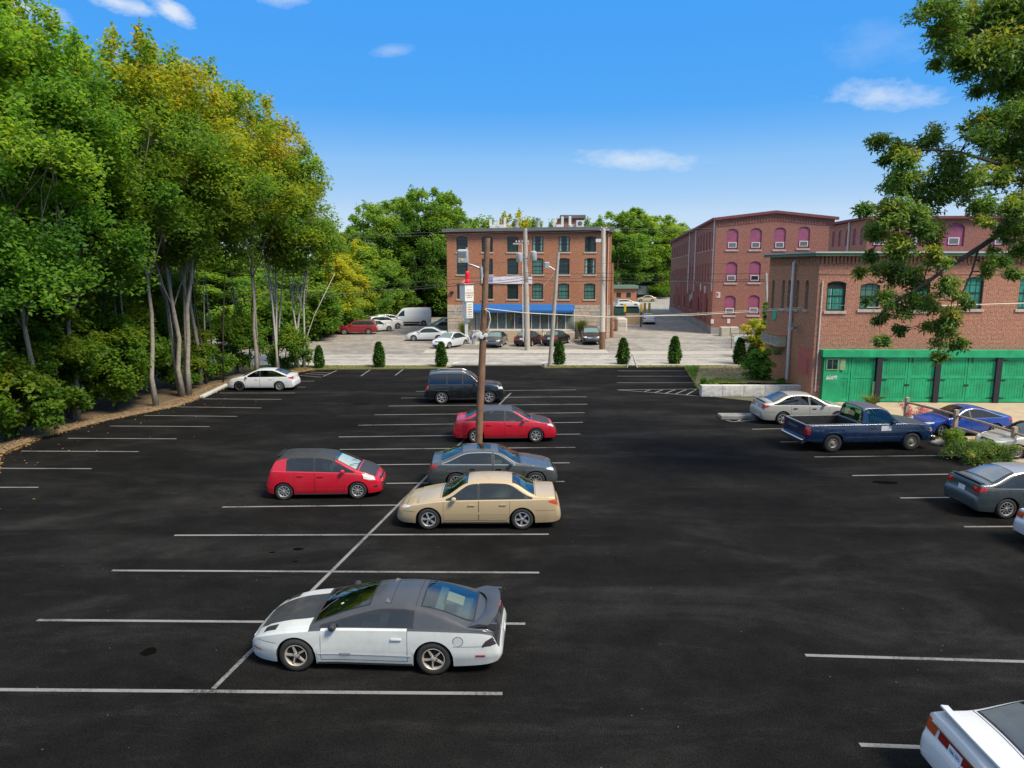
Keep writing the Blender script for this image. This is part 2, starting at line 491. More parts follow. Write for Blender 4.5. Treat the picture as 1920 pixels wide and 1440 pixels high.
# planting bed rising from the verge to the top of the retaining wall
BED = [(c1.x + .05, c1.y + .04), (c2.x + .05, c2.y + .5), (17.75, c2.y + .5), (17.75, c1.y + .04)]
def bed_z(x, y):
    t = min(max((c1.y - y) / (c1.y - c2.y), 0), 1)
    xl_ = c1.x + (c2.x - c1.x) * t
    return .05 + (.66 * t ** .8) * min(max((x - xl_) / 1.2, 0), 1)
M_BED = mat('planting_bed', (.10, .145, .030), .95, 0, .42, col2=(.36, .215, .125), bump=.7, bscale=22, detail=8)
mb = MB(); nxb, nyb = 16, 16; vs, fs = [], []
for j in range(nyb + 1):
    y = c1.y + .04 - (c1.y - c2.y - .46) * j / nyb
    t = j / nyb; xl_ = c1.x + .05 + (c2.x - c1.x) * t
    for i in range(nxb + 1):
        x = xl_ + (17.75 - xl_) * i / nxb
        vs.append((x, y, bed_z(x, y) + .03 * math.sin(3 * x) * math.sin(2.3 * y) + .02))
for j in range(nyb):
    for i in range(nxb): a_ = j * (nxb + 1) + i; fs.append((a_, a_ + nxb + 1, a_ + nxb + 2, a_ + 1))
mb.add(vs, fs)
tag(mb.build('planting_bed', M_BED, smooth=True, fix=True), kind='structure')
# leaf strewn edge strip between lot and wood
ed = [(-20, 905), (0, 853), (75, 822), (190, 790), (330, 762), (385, 742), (430, 722), (560, 698), (590, 693.2)]
inn = [xy(G(*p)) for p in ed]
M_EDGE = mat('edge_litter', (.11, .075, .04), .95, 0, 5.0, col2=(.24, .165, .09), bump=.7, bscale=18)
mb = MB()
vs, fs = [], []
for i, (x, y) in enumerate(inn):
    wv = .65 + .2 * math.sin(i * 2.1)
    vs += [(x + .12 * math.sin(i * 5), y, .006), (x - wv * .5, y + .1, .11), (x - wv, y + .2, .05), (x - wv - .9, y + .35, -.03)]
for i in range(len(inn) - 1):
    for k in range(3): fs.append((4 * i + k, 4 * i + k + 1, 4 * i + 5 + k, 4 * i + 4 + k))
mb.add(vs, fs)
tag(mb.build('leaf_strewn_bank', M_EDGE, smooth=True, fix=True), kind='structure')

# ------------------------------------------------------------------ painted lines of the lot
def line(p, q, w=.10, m=M_LINE, z=.008, parent=None):
    a, b = G(*p), G(*q)
    d = (b - a); d.z = 0; d.normalize(); n = Vector((-d.y, d.x, 0)) * w / 2
    MB().add([(a - n).to_tuple()[:2] + (z,), (b - n).to_tuple()[:2] + (z,), (b + n).to_tuple()[:2] + (z,), (a + n).to_tuple()[:2] + (z,)], [(0, 1, 2, 3)]
             ).build('painted_line', m, parent or lot)
LINES = [((-140, 914), (72, 914)), ((-80, 878), (172, 879)), ((40, 846), (260, 847)), ((127, 822), (331, 823)), ((206, 799), (393, 800)), ((270, 779), (445, 781)),
         ((330, 763), (490, 765)), ((378, 748), (528, 749)), ((412, 737), (553, 737)), ((480, 726), (573, 726)), ((520, 715), (590, 715)),
         ((-330, 1291), (942, 1301)), ((70, 1163), (985, 1170)), ((210, 1070), (1011, 1074)), ((327, 1004), (1029, 1002)), ((417, 951), (1045, 944)),
         ((500, 909), (1058, 903)), ((570, 873), (1068, 868)), ((637, 843), (1079, 839)), ((635, 819.5), (1088, 814)), ((672, 797.5), (1093, 792)),
         ((702, 778), (1096, 774)), ((728, 761.5), (1101, 758)), ((752, 746.5), (1100, 744)), ((780, 734), (1080, 731)),
         ((1510, 1229), (1990, 1243)), ((1612, 1397), (1990, 1412)), ((1808, 988), (1990, 987)), ((1688, 934), (1960, 931)), ((1598, 892), (1830, 888.5)),
         ((1527, 857), (1795, 854)), ((1463, 829), (1700, 826)), ((1410, 805), (1600, 801)),
         ((1158, 695.5), (1285, 695.5)), ((1157, 705.5), (1291, 705.5)), ((1157, 717.6), (1299, 717.6)), ((1156, 731), (1307, 729.5)), ((1156, 731), (1316, 743)),
         ((1207, 735), (1219, 731)), ((1228, 736), (1243, 731)), ((1248, 737.5), (1266, 730.5)), ((1267, 738.5), (1287, 730.5)), ((1287, 740.5), (1306, 730)),
         ((1362, 788), (1374, 791)), ((1374, 791), (1425, 787)), ((1384, 790), (1390, 785)), ((1411, 788), (1418, 784)),
         ((632, 694.5), (606, 706)), ((694, 693.4), (677, 705)), ((756, 692.5), (741, 704)),
         ((562, 704), (603, 707.5)), ((572, 700.5), (611, 703)), ((582, 697.5), (619, 699.5))]
for a, b in LINES: line(a, b)
line((400, 1292), (958, 737), .10, z=.0105)
# ================================================================== vehicles
def pchip(pts):
    xs = np.array([p[0] for p in pts], float); ys = np.array([p[1] for p in pts], float)
    h = np.diff(xs); dl = np.diff(ys) / h
    d = np.zeros(len(xs))
    d[0], d[-1] = dl[0], dl[-1]
    for i in range(1, len(xs) - 1):
        if dl[i - 1] * dl[i] > 0:
            w1, w2 = 2 * h[i] + h[i - 1], h[i] + 2 * h[i - 1]
            d[i] = (w1 + w2) / (w1 / dl[i - 1] + w2 / dl[i])
    def f(x):
        x = min(max(x, xs[0]), xs[-1])
        i = int(min(max(np.searchsorted(xs, x) - 1, 0), len(h) - 1))
        t = (x - xs[i]) / h[i]
        return float((1 + 2 * t) * (1 - t) ** 2 * ys[i] + t * (1 - t) ** 2 * h[i] * d[i] + t * t * (3 - 2 * t) * ys[i + 1] + t * t * (t - 1) * h[i] * d[i + 1])
    return f

def paint(name, col, rough=.32, metal=0.0, dirt=.10, coat=.7):
    if name in MATS: return MATS[name]
    m, nt, b = nodes_mat(name)
    t = N(nt, 'ShaderNodeTexCoord')
    n1 = N(nt, 'ShaderNodeTexNoise', Scale=2.2, Detail=7.0, Roughness=.7); nt.links.new(t.outputs['Object'], n1.inputs['Vector'])
    c = mixrgb(nt, ramp(nt, n1.outputs['Fac'], [(.46, (0,) * 3), (.8, (dirt * 2.2,) * 3)]), col, (.16, .14, .115))
    nt.links.new(c, b.inputs['Base Color'])
    b.inputs['Metallic'].default_value = metal
    r = ramp(nt, n1.outputs['Fac'], [(.3, (rough * .8,) * 3), (.8, (min(1, rough * 1.5),) * 3)])
    nt.links.new(r, b.inputs['Roughness'])
    b.inputs['Coat Weight'].default_value = coat; b.inputs['Coat Roughness'].default_value = .06
    return m
def glass_mat(name, col, rough=.04, ior=1.75):
    m, nt, b = nodes_mat(name)
    b.inputs['Base Color'].default_value = (*col, 1)
    b.inputs['Roughness'].default_value = rough
    b.inputs['IOR'].default_value = ior
    return m
def see_glass(name, tint, refl=.06, rough=.02):
    if name in MATS: return MATS[name]
    m, nt, b = nodes_mat(name)
    tr = N(nt, 'ShaderNodeBsdfTransparent'); tr.inputs[0].default_value = (*tint, 1)
    gl = N(nt, 'ShaderNodeBsdfGlossy'); gl.inputs['Roughness'].default_value = rough; gl.inputs[0].default_value = (.95, 1, 1, 1)
    fr = N(nt, 'ShaderNodeFresnel'); fr.inputs[0].default_value = 1.45
    ad = N(nt, 'ShaderNodeMath', _operation='ADD', _use_clamp=True); nt.links.new(fr.outputs[0], ad.inputs[0]); ad.inputs[1].default_value = refl
    mx = N(nt, 'ShaderNodeMixShader'); nt.links.new(ad.outputs[0], mx.inputs[0]); nt.links.new(tr.outputs[0], mx.inputs[1]); nt.links.new(gl.outputs[0], mx.inputs[2])
    nt.links.new(mx.outputs[0], nt.nodes['Material Output'].inputs[0])
    return m
M_TYRE = mat('tyre_rubber', (.018, .018, .018), .85, .2, 20)
M_BLACKPL = mat('black_plastic', (.016, .016, .018), .55, .2, 9)
M_UNDER = mat('underbody', (.008, .008, .008), .9, .2, 5)
M_ALLOY = mat('alloy_silver', (.50, .50, .49), .35, .12, 9, metal=.6)
M_RUSTALLOY = mat('brake_dusted_alloy', (.42, .36, .28), .5, 0, 9, metal=.5, col2=(.55, .52, .47))
M_STEELW = mat('steel_wheel', (.33, .30, .24), .5, .25, 9, metal=.5)
M_CHROME = mat('chrome', (.62, .62, .62), .14, .05, 5, metal=1.0)
M_GLASSO = glass_mat('car_glass_dark', (.012, .030, .028), .04, 1.55)
M_GLASS = see_glass('car_glass', (.42, .56, .50), .05)
M_GLASSLO = glass_mat('windscreen_glass_dark', (.13, .20, .18), .05, 1.9)
M_GLASSL = see_glass('windscreen_glass', (.58, .78, .70), .10)
M_GLASSB = see_glass('blue_tinted_glass', (.10, .19, .24), .05)
M_RED = mat('tail_lens_red', (.45, .012, .012), .2, .1, 10, coat=1)
M_AMBER = mat('lens_amber', (.65, .16, .03), .2, .1, 10, coat=1)
M_LENS = mat('head_lens', (.62, .62, .58), .15, .12, 14, coat=1)
M_DLENS = mat('dark_lens', (.04, .035, .04), .15, .12, 14, coat=1)
M_PLATE = mat('plate_white', (.62, .64, .66), .5, .08, 10)
M_PLATEB = mat('plate_blue_print', (.08, .22, .42), .5, .08, 10)
M_SEAM = mat('panel_gap', (.01, .01, .01), .9, 0)
M_SEAT = mat('seat_cloth', (.10, .10, .10), .9, .2, 8)

class Car:
    def __init__(s, sp, lod=0):
        s.sp = sp; s.lod = lod
        s.L, s.W = sp['L'], sp['W']
        s.xr, s.xf = sp['wheels']; s.wr = sp['wr']
        s.ar = sp.get('ar', s.wr * 1.16)
        s.top = pchip(sp['top']); s.belt = pchip(sp['belt']); s.plan = pchip(sp['plan']); s.low = pchip(sp['low'])
        s.tum = sp.get('tum', .42); s.crown = sp.get('crown', .05); s.cr = sp.get('cr', .055)
        s.inset = sp.get('inset', .075)
        s.cx = (s.xr + s.xf) / 2
        s.wins = []
        for (x0, x1) in sp['win']:
            good = [x for x in np.linspace(x0, x1, 90) if s.zhi(x) - s.zlo(x) > .014]
            if len(good) > 3: s.wins.append((float(good[0]), float(good[-1])))
    def zcf(s, x):
        h = s.hh(x); cr = min(s.crown, h * .6) if h >= .05 else h
        e = s.top(x) - cr
        return e - min(s.cr, max(e - s.gb(x), 0) * .45)
    def zhi(s, x):
        sp = s.sp
        return min(s.top(x + sp.get('da', .10)) - sp.get('mg', .092), s.top(x - sp.get('dr', .20)) - sp.get('mg', .092), s.zcf(x) - .006)
    def zlo(s, x): return s.zs(x) + s.sp.get('wlo', .032)
    def kws(s, x):                            # inset of the front / rear screen edge at x, or None outside them
        for (a, b), (k0, k1) in ((s.sp['ws'], s.sp.get('wk', (.07, .10))), (s.sp['rw'], s.sp.get('rk', (.12, .08)))):
            if a - 1e-6 <= x <= b + 1e-6: return k0 + (k1 - k0) * (x - a) / max(b - a, 1e-6)
        return None
    def w(s, x): return s.W / 2 * s.plan(x)
    def zs(s, x): return min(s.belt(x), s.top(x) - .012)
    def wg(s, x): return max(s.w(x) - s.inset, s.w(x) * .55)
    def gb(s, x): return s.zs(x) + .022
    def hh(s, x): return max(s.top(x) - s.gb(x), 0.0)
    def yside(s, x, z):                       # greenhouse side
        t = max(z - s.gb(x), 0)
        return s.wg(x) - s.tum * t - .10 * t * t
    def ztop(s, x, y):
        ye = s.yedge(x)
        cr = min(s.crown, s.hh(x) * .6)
        if s.hh(x) < .05: cr = s.hh(x)
        return s.top(x) - cr * min(abs(y) / max(ye, .05), 1) ** 2
    def yedge(s, x):
        return s.yside(x, s.top(x) - min(s.crown, s.hh(x) * .6))
    def arch(s, x):
        zl = s.low(x)
        for xw in (s.xr, s.xf):
            d = abs(x - xw)
            if d < s.ar:
                zl = max(zl, s.wr + math.sqrt(s.ar ** 2 - d * d) * .985)
        return zl
    def ybody(s, x, z):                       # lower body side
        zl, zs = s.low(x), s.zs(x); w = s.w(x)
        t = (z - zl) / max(zs - zl, .05)
        t = min(max(t, 0), 1)
        bulge = 1 - .055 * max(0, (.42 - t) / .42) ** 1.6 - .035 * max(0, (t - .5) / .5) ** 2
        y = w * bulge
        cz = s.sp.get('crease')
        if cz is not None and .05 < x < s.L - .05:
            y += .010 * math.exp(-((z - cz) / .035) ** 2)
        return y
    def stations(s):
        st = .05 if s.lod == 0 else .14
        xs = list(np.arange(0, s.L, st)) + [s.L]
        na = 22 if s.lod == 0 else 10
        for xw in (s.xr, s.xf):
            xs = [x for x in xs if not (xw - s.ar - .02 < x < xw + s.ar + .02)]
            for k in range(na + 1): xs.append(xw - s.ar * math.cos(math.pi * k / na))
            xs += [xw - s.ar - .006, xw + s.ar + .006]
        for e in (0, s.L):
            sg = 1 if e == 0 else -1
            xs += [e + sg * q for q in ((.008, .02, .035, .07, .1, .13, .17) if s.lod == 0 else (.03, .08))]
        for k, _ in s.sp['top']: xs.append(k)
        if s.lod == 0:
            for a, b in s.wins + [s.sp['ws'], s.sp['rw']]: xs += [a, b, a - .012, b + .012]
        xs = sorted(set(round(min(max(x, 0), s.L), 4) for x in xs))
        return xs
    def section(s, x):
        zl = s.low(x); za = s.arch(x); w = s.w(x)
        za = min(za, s.zs(x) - .06)
        yin = max(w - .30, w * .4)
        P = [(0, zl), (yin, zl), (yin, za), (s.ybody(x, za) - .012, za)]
        K = ['u', 'u', 'u']
        n = 9 if s.lod == 0 else 5
        zt = s.zs(x)
        for i in range(n + 1):
            z = za + (zt - za) * i / n
            P.append((s.ybody(x, z), z)); K.append('u' if i == 0 else 's')
        gb = s.gb(x)
        P.append((s.wg(x) + (s.ybody(x, zt) - s.wg(x)) * .55, zt + .014)); K.append('h')
        P.append((s.wg(x), gb)); K.append('h')
        h = s.hh(x)
        cr = min(s.crown, h * .6) if h >= .05 else h
        ztop_e = s.top(x) - cr
        rc = min(s.cr, max(ztop_e - gb, 0) * .45)
        zc = ztop_e - rc
        m = 5 if s.lod == 0 else 3
        s.gi = len(P) - 1
        lo, hi = (s.zlo(x), s.zhi(x))
        for i in range(1, m + 1):
            z = gb + (zc - gb) * i / m
            if s.lod == 0 and hi - lo > .013: z = [lo, lo + (hi - lo) / 3, lo + (hi - lo) * 2 / 3, hi, zc][i - 1]
            P.append((s.yside(x, z) if h > .001 else s.wg(x), z)); K.append('g')
        ya, yb = P[-1][0], s.yside(x, ztop_e) if h > .001 else s.wg(x)
        ye2 = yb - rc * .9
        q0, q1 = (ya, zc), (yb, ztop_e)
        def tz(y): return s.top(x) - cr * min(abs(y) / max(yb, .05), 1) ** 2
        q2 = (ye2, tz(ye2))
        for t in (.25, .5, .75, 1.0):
            P.append(((1 - t) ** 2 * q0[0] + 2 * t * (1 - t) * q1[0] + t * t * q2[0], (1 - t) ** 2 * q0[1] + 2 * t * (1 - t) * q1[1] + t * t * q2[1])); K.append('c')
        nt = 8 if s.lod == 0 else 4
        s.ti = len(P) - 1
        kk = s.kws(x)
        yp = min(yb - kk, ye2 - .004) if kk is not None else ye2 * .9
        for i in range(1, nt + 1):
            y = ye2 * (1 - i / nt) if s.lod else yp * (1 - (i - 1) / (nt - 1))
            P.append((y, tz(y))); K.append('t')
        return P, K
    def grid(s):
        xs = s.stations()
        secs = []
        for x in xs:
            P, K = s.section(x); secs.append(P)
        return xs, secs, K

def split_body(c, root, mats, sp):
    """body shell split into its panels; returns BVH of the whole skin (car coordinates)"""
    xs, secs, K = c.grid()
    n = len(secs[0])
    verts = []
    idx = {}
    for side in (1, -1):
        for i, x in enumerate(xs):
            for j, (y, z) in enumerate(secs[i]):
                idx[(side, i, j)] = len(verts); verts.append((x - c.cx, side * y, z))
    faces, keys = [], []
    doors = sp.get('doors', [])
    ws, rw = sp['ws'], sp['rw']
    hoodx = sp.get('hood', (ws[1] + .04, c.L - .42))
    for side in (1, -1):
        for i in range(len(xs) - 1):
            xm = (xs[i] + xs[i + 1]) / 2
            for j in range(n - 1):
                a, b, d, e = idx[(side, i, j)], idx[(side, i + 1, j)], idx[(side, i + 1, j + 1)], idx[(side, i, j + 1)]
                f = (a, b, d, e) if side == -1 else (a, e, d, b)
                zm = (secs[i][j][1] + secs[i][j + 1][1]) / 2
                ym = (secs[i][j][0] + secs[i][j + 1][0]) / 2
                k = K[j]
                part = 'body'
                if c.lod == 0:
                    i0, i1 = xs[i], xs[i + 1]
                    if c.gi + 1 <= j <= c.gi + 3 and any(a - 1e-4 <= i0 and i1 <= b + 1e-4 for a, b in c.wins): continue
                    if j >= c.ti + 1 and any(a - 1e-4 <= i0 and i1 <= b + 1e-4 for a, b in (ws, rw)): continue
                if k == 'u': part = 'underbody'
                elif k in ('s', 'h'):
                    for q, (d0, d1) in enumerate(doors):
                        if d0 < xm < d1 and zm > c.low(xm) + .10 and xm < c.xf - c.ar * .98:
                            if not (abs(xm - c.xr) < c.ar * 1.05 and zm < c.wr + c.ar): part = 'door%d%s' % (q, 'L' if side == 1 else 'R')
                elif k in ('t', 'c', 'g'):
                    if k != 'g' and rw[1] - .02 < xm < ws[0] + .02: part = 'roof'
                    elif hoodx[0] < xm < hoodx[1] and ym < c.wg(xm) * sp.get('hoodw', .93) and k == 't': part = 'hood'
                    elif sp.get('trunk') and sp['trunk'][0] < xm < sp['trunk'][1] and k == 't': part = 'trunk_lid'
                if part == 'body' and mats.get('upper_shell') and k in ('t', 'c', 'g', 'h') and sp.get('upper', (0, 9))[0] < xm < sp.get('upper', (0, 9))[1]: part = 'upper_shell'
                if sp.get('bed') and k == 't' and sp['bed'][0] < xm < sp['bed'][1]: part = 'skip'
                faces.append(f); keys.append(part)
    for i in (0, len(xs) - 1):
        loop = [idx[(1, i, j)] for j in range(n)] + [idx[(-1, i, j)] for j in range(n - 2, 0, -1)]
        faces.append(tuple(loop) if i else tuple(loop[::-1])); keys.append('body')
    bvh = BVHTree.FromPolygons([Vector(v) for v in verts], [f for f in faces], all_triangles=False)
    objs = {}
    simple = sp.get('simple', False)
    groups = {}
    for f, k in zip(faces, keys):
        if k == 'skip': continue
        if simple and k not in ('body', 'underbody', 'hood', 'roof'): k = 'body'
        if simple and k in ('hood', 'roof') and not mats.get(k): k = 'body'
        groups.setdefault(k, []).append(f)
    for k, fl in groups.items():
        nm = 'door' if k.startswith('door') else k
        m = M_UNDER if k == 'underbody' else mats.get(nm, mats['body'])
        used = {}; vs = []; fs = []
        for f in fl:
            g = []
            for q in f:
                if q not in used: used[q] = len(vs); vs.append(verts[q])
                g.append(used[q])
            fs.append(tuple(g))
        mb = MB(); mb.add(vs, fs)
        me = mb.mesh(nm, m)
        bm = bmesh.new(); bm.from_mesh(me)
        bmesh.ops.remove_doubles(bm, verts=bm.verts, dist=.0008)
        bmesh.ops.dissolve_degenerate(bm, edges=bm.edges, dist=.0008)
        bm.to_mesh(me); bm.free()
        me.polygons.foreach_set('use_smooth', [True] * len(me.polygons)); me.set_sharp_from_angle(angle=R(38))
        objs[k] = link(nm, me, root)
    return bvh, objs

def patch(pts_fn, nu, nv, off_n=0.0):
    """grid mesh from a function (u,v)->Vector"""
    mb = MB()
    vs = [pts_fn(i / nu, j / nv) for i in range(nu + 1) for j in range(nv + 1)]
    fs = []
    for i in range(nu):
        for j in range(nv):
            a = i * (nv + 1) + j
            fs.append((a, a + nv + 1, a + nv + 2, a + 1))
    mb.add(vs, fs)
    return mb

def ring(us, vs, fn):
    """frame strip: border cells only of a grid whose first and last lines carry absolute offsets"""
    mb = MB(); n, m = len(us), len(vs)
    pts = [fn(u, v, e, f) for (u, e) in us for (v, f) in vs]
    fs = [(i * m + j, (i + 1) * m + j, (i + 1) * m + j + 1, i * m + j + 1) for i in range(n - 1) for j in range(m - 1) if i in (0, n - 2) or j in (0, m - 2)]
    used = sorted(set(q for f in fs for q in f)); mp = {q: k for k, q in enumerate(used)}
    mb.add([pts[q] for q in used], [tuple(mp[q] for q in f) for f in fs])
    return mb

def decal(bvh, org, eu, ev, d, outline, off=.006, nu=10, nv=5):
    """outline: list of (u, vlo, vhi) columns, cast along d on the body"""
    org, eu, ev, d = Vector(org), Vector(eu), Vector(ev), Vector(d).normalized()
    us = [o[0] for o in outline]
    lo = lambda u: float(np.interp(u, us, [o[1] for o in outline]))
    hi = lambda u: float(np.interp(u, us, [o[2] for o in outline]))
    nu = max(nu, len(us) - 1)
    grid = []
    last = None
    for i in range(nu + 1):
        u = us[0] + (us[-1] - us[0]) * i / nu
        row = []
        for j in range(nv + 1):
            v = lo(u) + (hi(u) - lo(u)) * j / nv
            p = org + eu * u + ev * v
            h = bvh.ray_cast(p - d * 4, d, 8)
            row.append(h[0] - d * off if h[0] is not None else None)
        grid.append(row)
    vs = {}; mb = MB(); pts = []; fs = []
    for i in range(nu + 1):
        for j in range(nv + 1):
            if grid[i][j] is not None: vs[(i, j)] = len(pts); pts.append(grid[i][j])
    for i in range(nu):
        for j in range(nv):
            q = [(i, j), (i + 1, j), (i + 1, j + 1), (i, j + 1)]
            if all(k in vs for k in q):
                xs = [pts[vs[k]] for k in q]
                if max((xs[a] - xs[b]).length for a in range(4) for b in range(a)) < .45: fs.append(tuple(vs[k] for k in q))
    mb.add(pts, fs)
    return mb

def ribbon(c, pts, root, w=.007, name='panel_seam', m=None, bvh=None, d=None):
    """thin dark strip on the body side through (x,z) points, both sides"""
    for sd in (1, -1):
        mb = MB(); vs = []
        P = []
        for (x, z) in pts:
            if z <= c.zs(x): y = c.ybody(x, z) + .003
            else: y = c.yside(x, max(z, c.gb(x))) + .003
            P.append(Vector((x - c.cx, sd * y, z)))
        for i, p in enumerate(P):
            t = (P[min(i + 1, len(P) - 1)] - P[max(i - 1, 0)]).normalized()
            nn = t.cross(Vector((0, sd, 0))).normalized() * w / 2
            vs += [p - nn, p + nn]
        mb.add(vs, [(2 * i, 2 * i + 2, 2 * i + 3, 2 * i + 1) for i in range(len(P) - 1)])
        mb.build(name, m or M_SEAM, root)

WHEELS = {}
def wheel_meshes(style, r, wd=.20):
    key = (style, round(r, 3))
    if key in WHEELS: return WHEELS[key]
    rim = r * {'steel': .56, 'dark': .66}.get(style, .66)
    if style == 'truck': rim = r * .50
    t = MB()
    t.lathe([(rim, -wd / 2 + .012), (rim + .012, -wd / 2), (r - .035, -wd / 2 - .004), (r - .010, -wd / 2 + .022), (r, -wd / 2 + .05), (r, wd / 2 - .05),
             (r - .010, wd / 2 - .022), (r - .035, wd / 2 + .004), (rim + .012, wd / 2), (rim, wd / 2 - .012)], 36, 'Y')
    tyre = t.mesh('tyre', M_TYRE, True, 50)
    m = {'rust5': M_RUSTALLOY, 'steel': M_STEELW, 'truck': M_STEELW, 'dark': M_BLACKPL}.get(style, M_ALLOY)
    w = MB()
    f = wd / 2
    # barrel, lip and dark backing; +Y is the outer face
    w.cm = 0
    w.lathe([(rim, f - .008), (rim - .012, f - .004), (rim - .022, f - .016), (rim - .03, f - .07), (rim - .03, -f + .02)], 32, 'Y')
    w.cm = 1
    w.lathe([(rim - .028, f - .075), (.0, f - .080)], 32, 'Y')
    w.cm = 0
    hub = rim * .24
    if style in ('truck', 'steel'):
        w.lathe([(rim - .02, f - .02), (rim * .78, f - .045), (rim * .62, f - .05), (rim * .50, f - .018), (hub * 1.25, f - .012), (hub * 1.1, f + .02), (.0, f + .026)], 28, 'Y')
        w.cm = 1
        for k in range(8):
            a = 2 * math.pi * k / 8
            w.cyl((rim * .70 * math.cos(a), f - .0475, rim * .70 * math.sin(a)), (rim * .70 * math.cos(a), f - .040, rim * .70 * math.sin(a)), rim * .06, 6)
        w.cm = 0
    else:
        n = {'rust5': 5, 'five': 5, 'six': 6, 'nine': 9, 'ten': 10, 'seven': 7, 'dark': 10}.get(style, 7)
        w.lathe([(hub, f - .05), (hub, f - .018), (hub * .8, f - .012), (0, f - .012)], 20, 'Y')
        wid = {'rust5': .30, 'five': .46, 'six': .36, 'nine': .26, 'seven': .38, 'ten': .17, 'dark': .17}.get(style, .3) * rim
        for k in range(n):
            a = 2 * math.pi * (k + .25) / n
            ca, sa = math.cos(a), math.sin(a)
            def pt(rr, tt, yy): return (rr * ca - tt * sa, yy, rr * sa + tt * ca)
            r0, r1 = hub * .8, rim - .018
            w0, w1 = wid * (.62 if style != 'five' else .5), wid * (.5 if style in ('ten', 'dark', 'rust5') else .62)
            rm = (r0 + r1) / 2
            vs = [pt(r0, -w0 / 2, f - .02), pt(r0, w0 / 2, f - .02), pt(rm, w1 * .42, f - .012), pt(r1, w1 / 2, f - .016), pt(r1, -w1 / 2, f - .016), pt(rm, -w1 * .42, f - .012)]
            vs += [(x, f - .06, z) for x, y, z in vs]
            w.add(vs, [(5, 4, 3, 2), (0, 5, 2, 1), (0, 1, 7, 6), (1, 2, 8, 7), (2, 3, 9, 8), (3, 4, 10, 9), (4, 5, 11, 10), (5, 0, 6, 11)])
        for k in range(5):
            a = 2 * math.pi * k / 5
            w.cm = 1
            w.cyl((hub * 1.3 * math.cos(a), f - .02, hub * 1.3 * math.sin(a)), (hub * 1.3 * math.cos(a), f - .005, hub * 1.3 * math.sin(a)), .013, 6)
            w.cm = 0
    wm = w.mesh('wheel', [m, M_UNDER], True, 35)
    WHEELS[key] = (wm, tyre)
    return WHEELS[key]

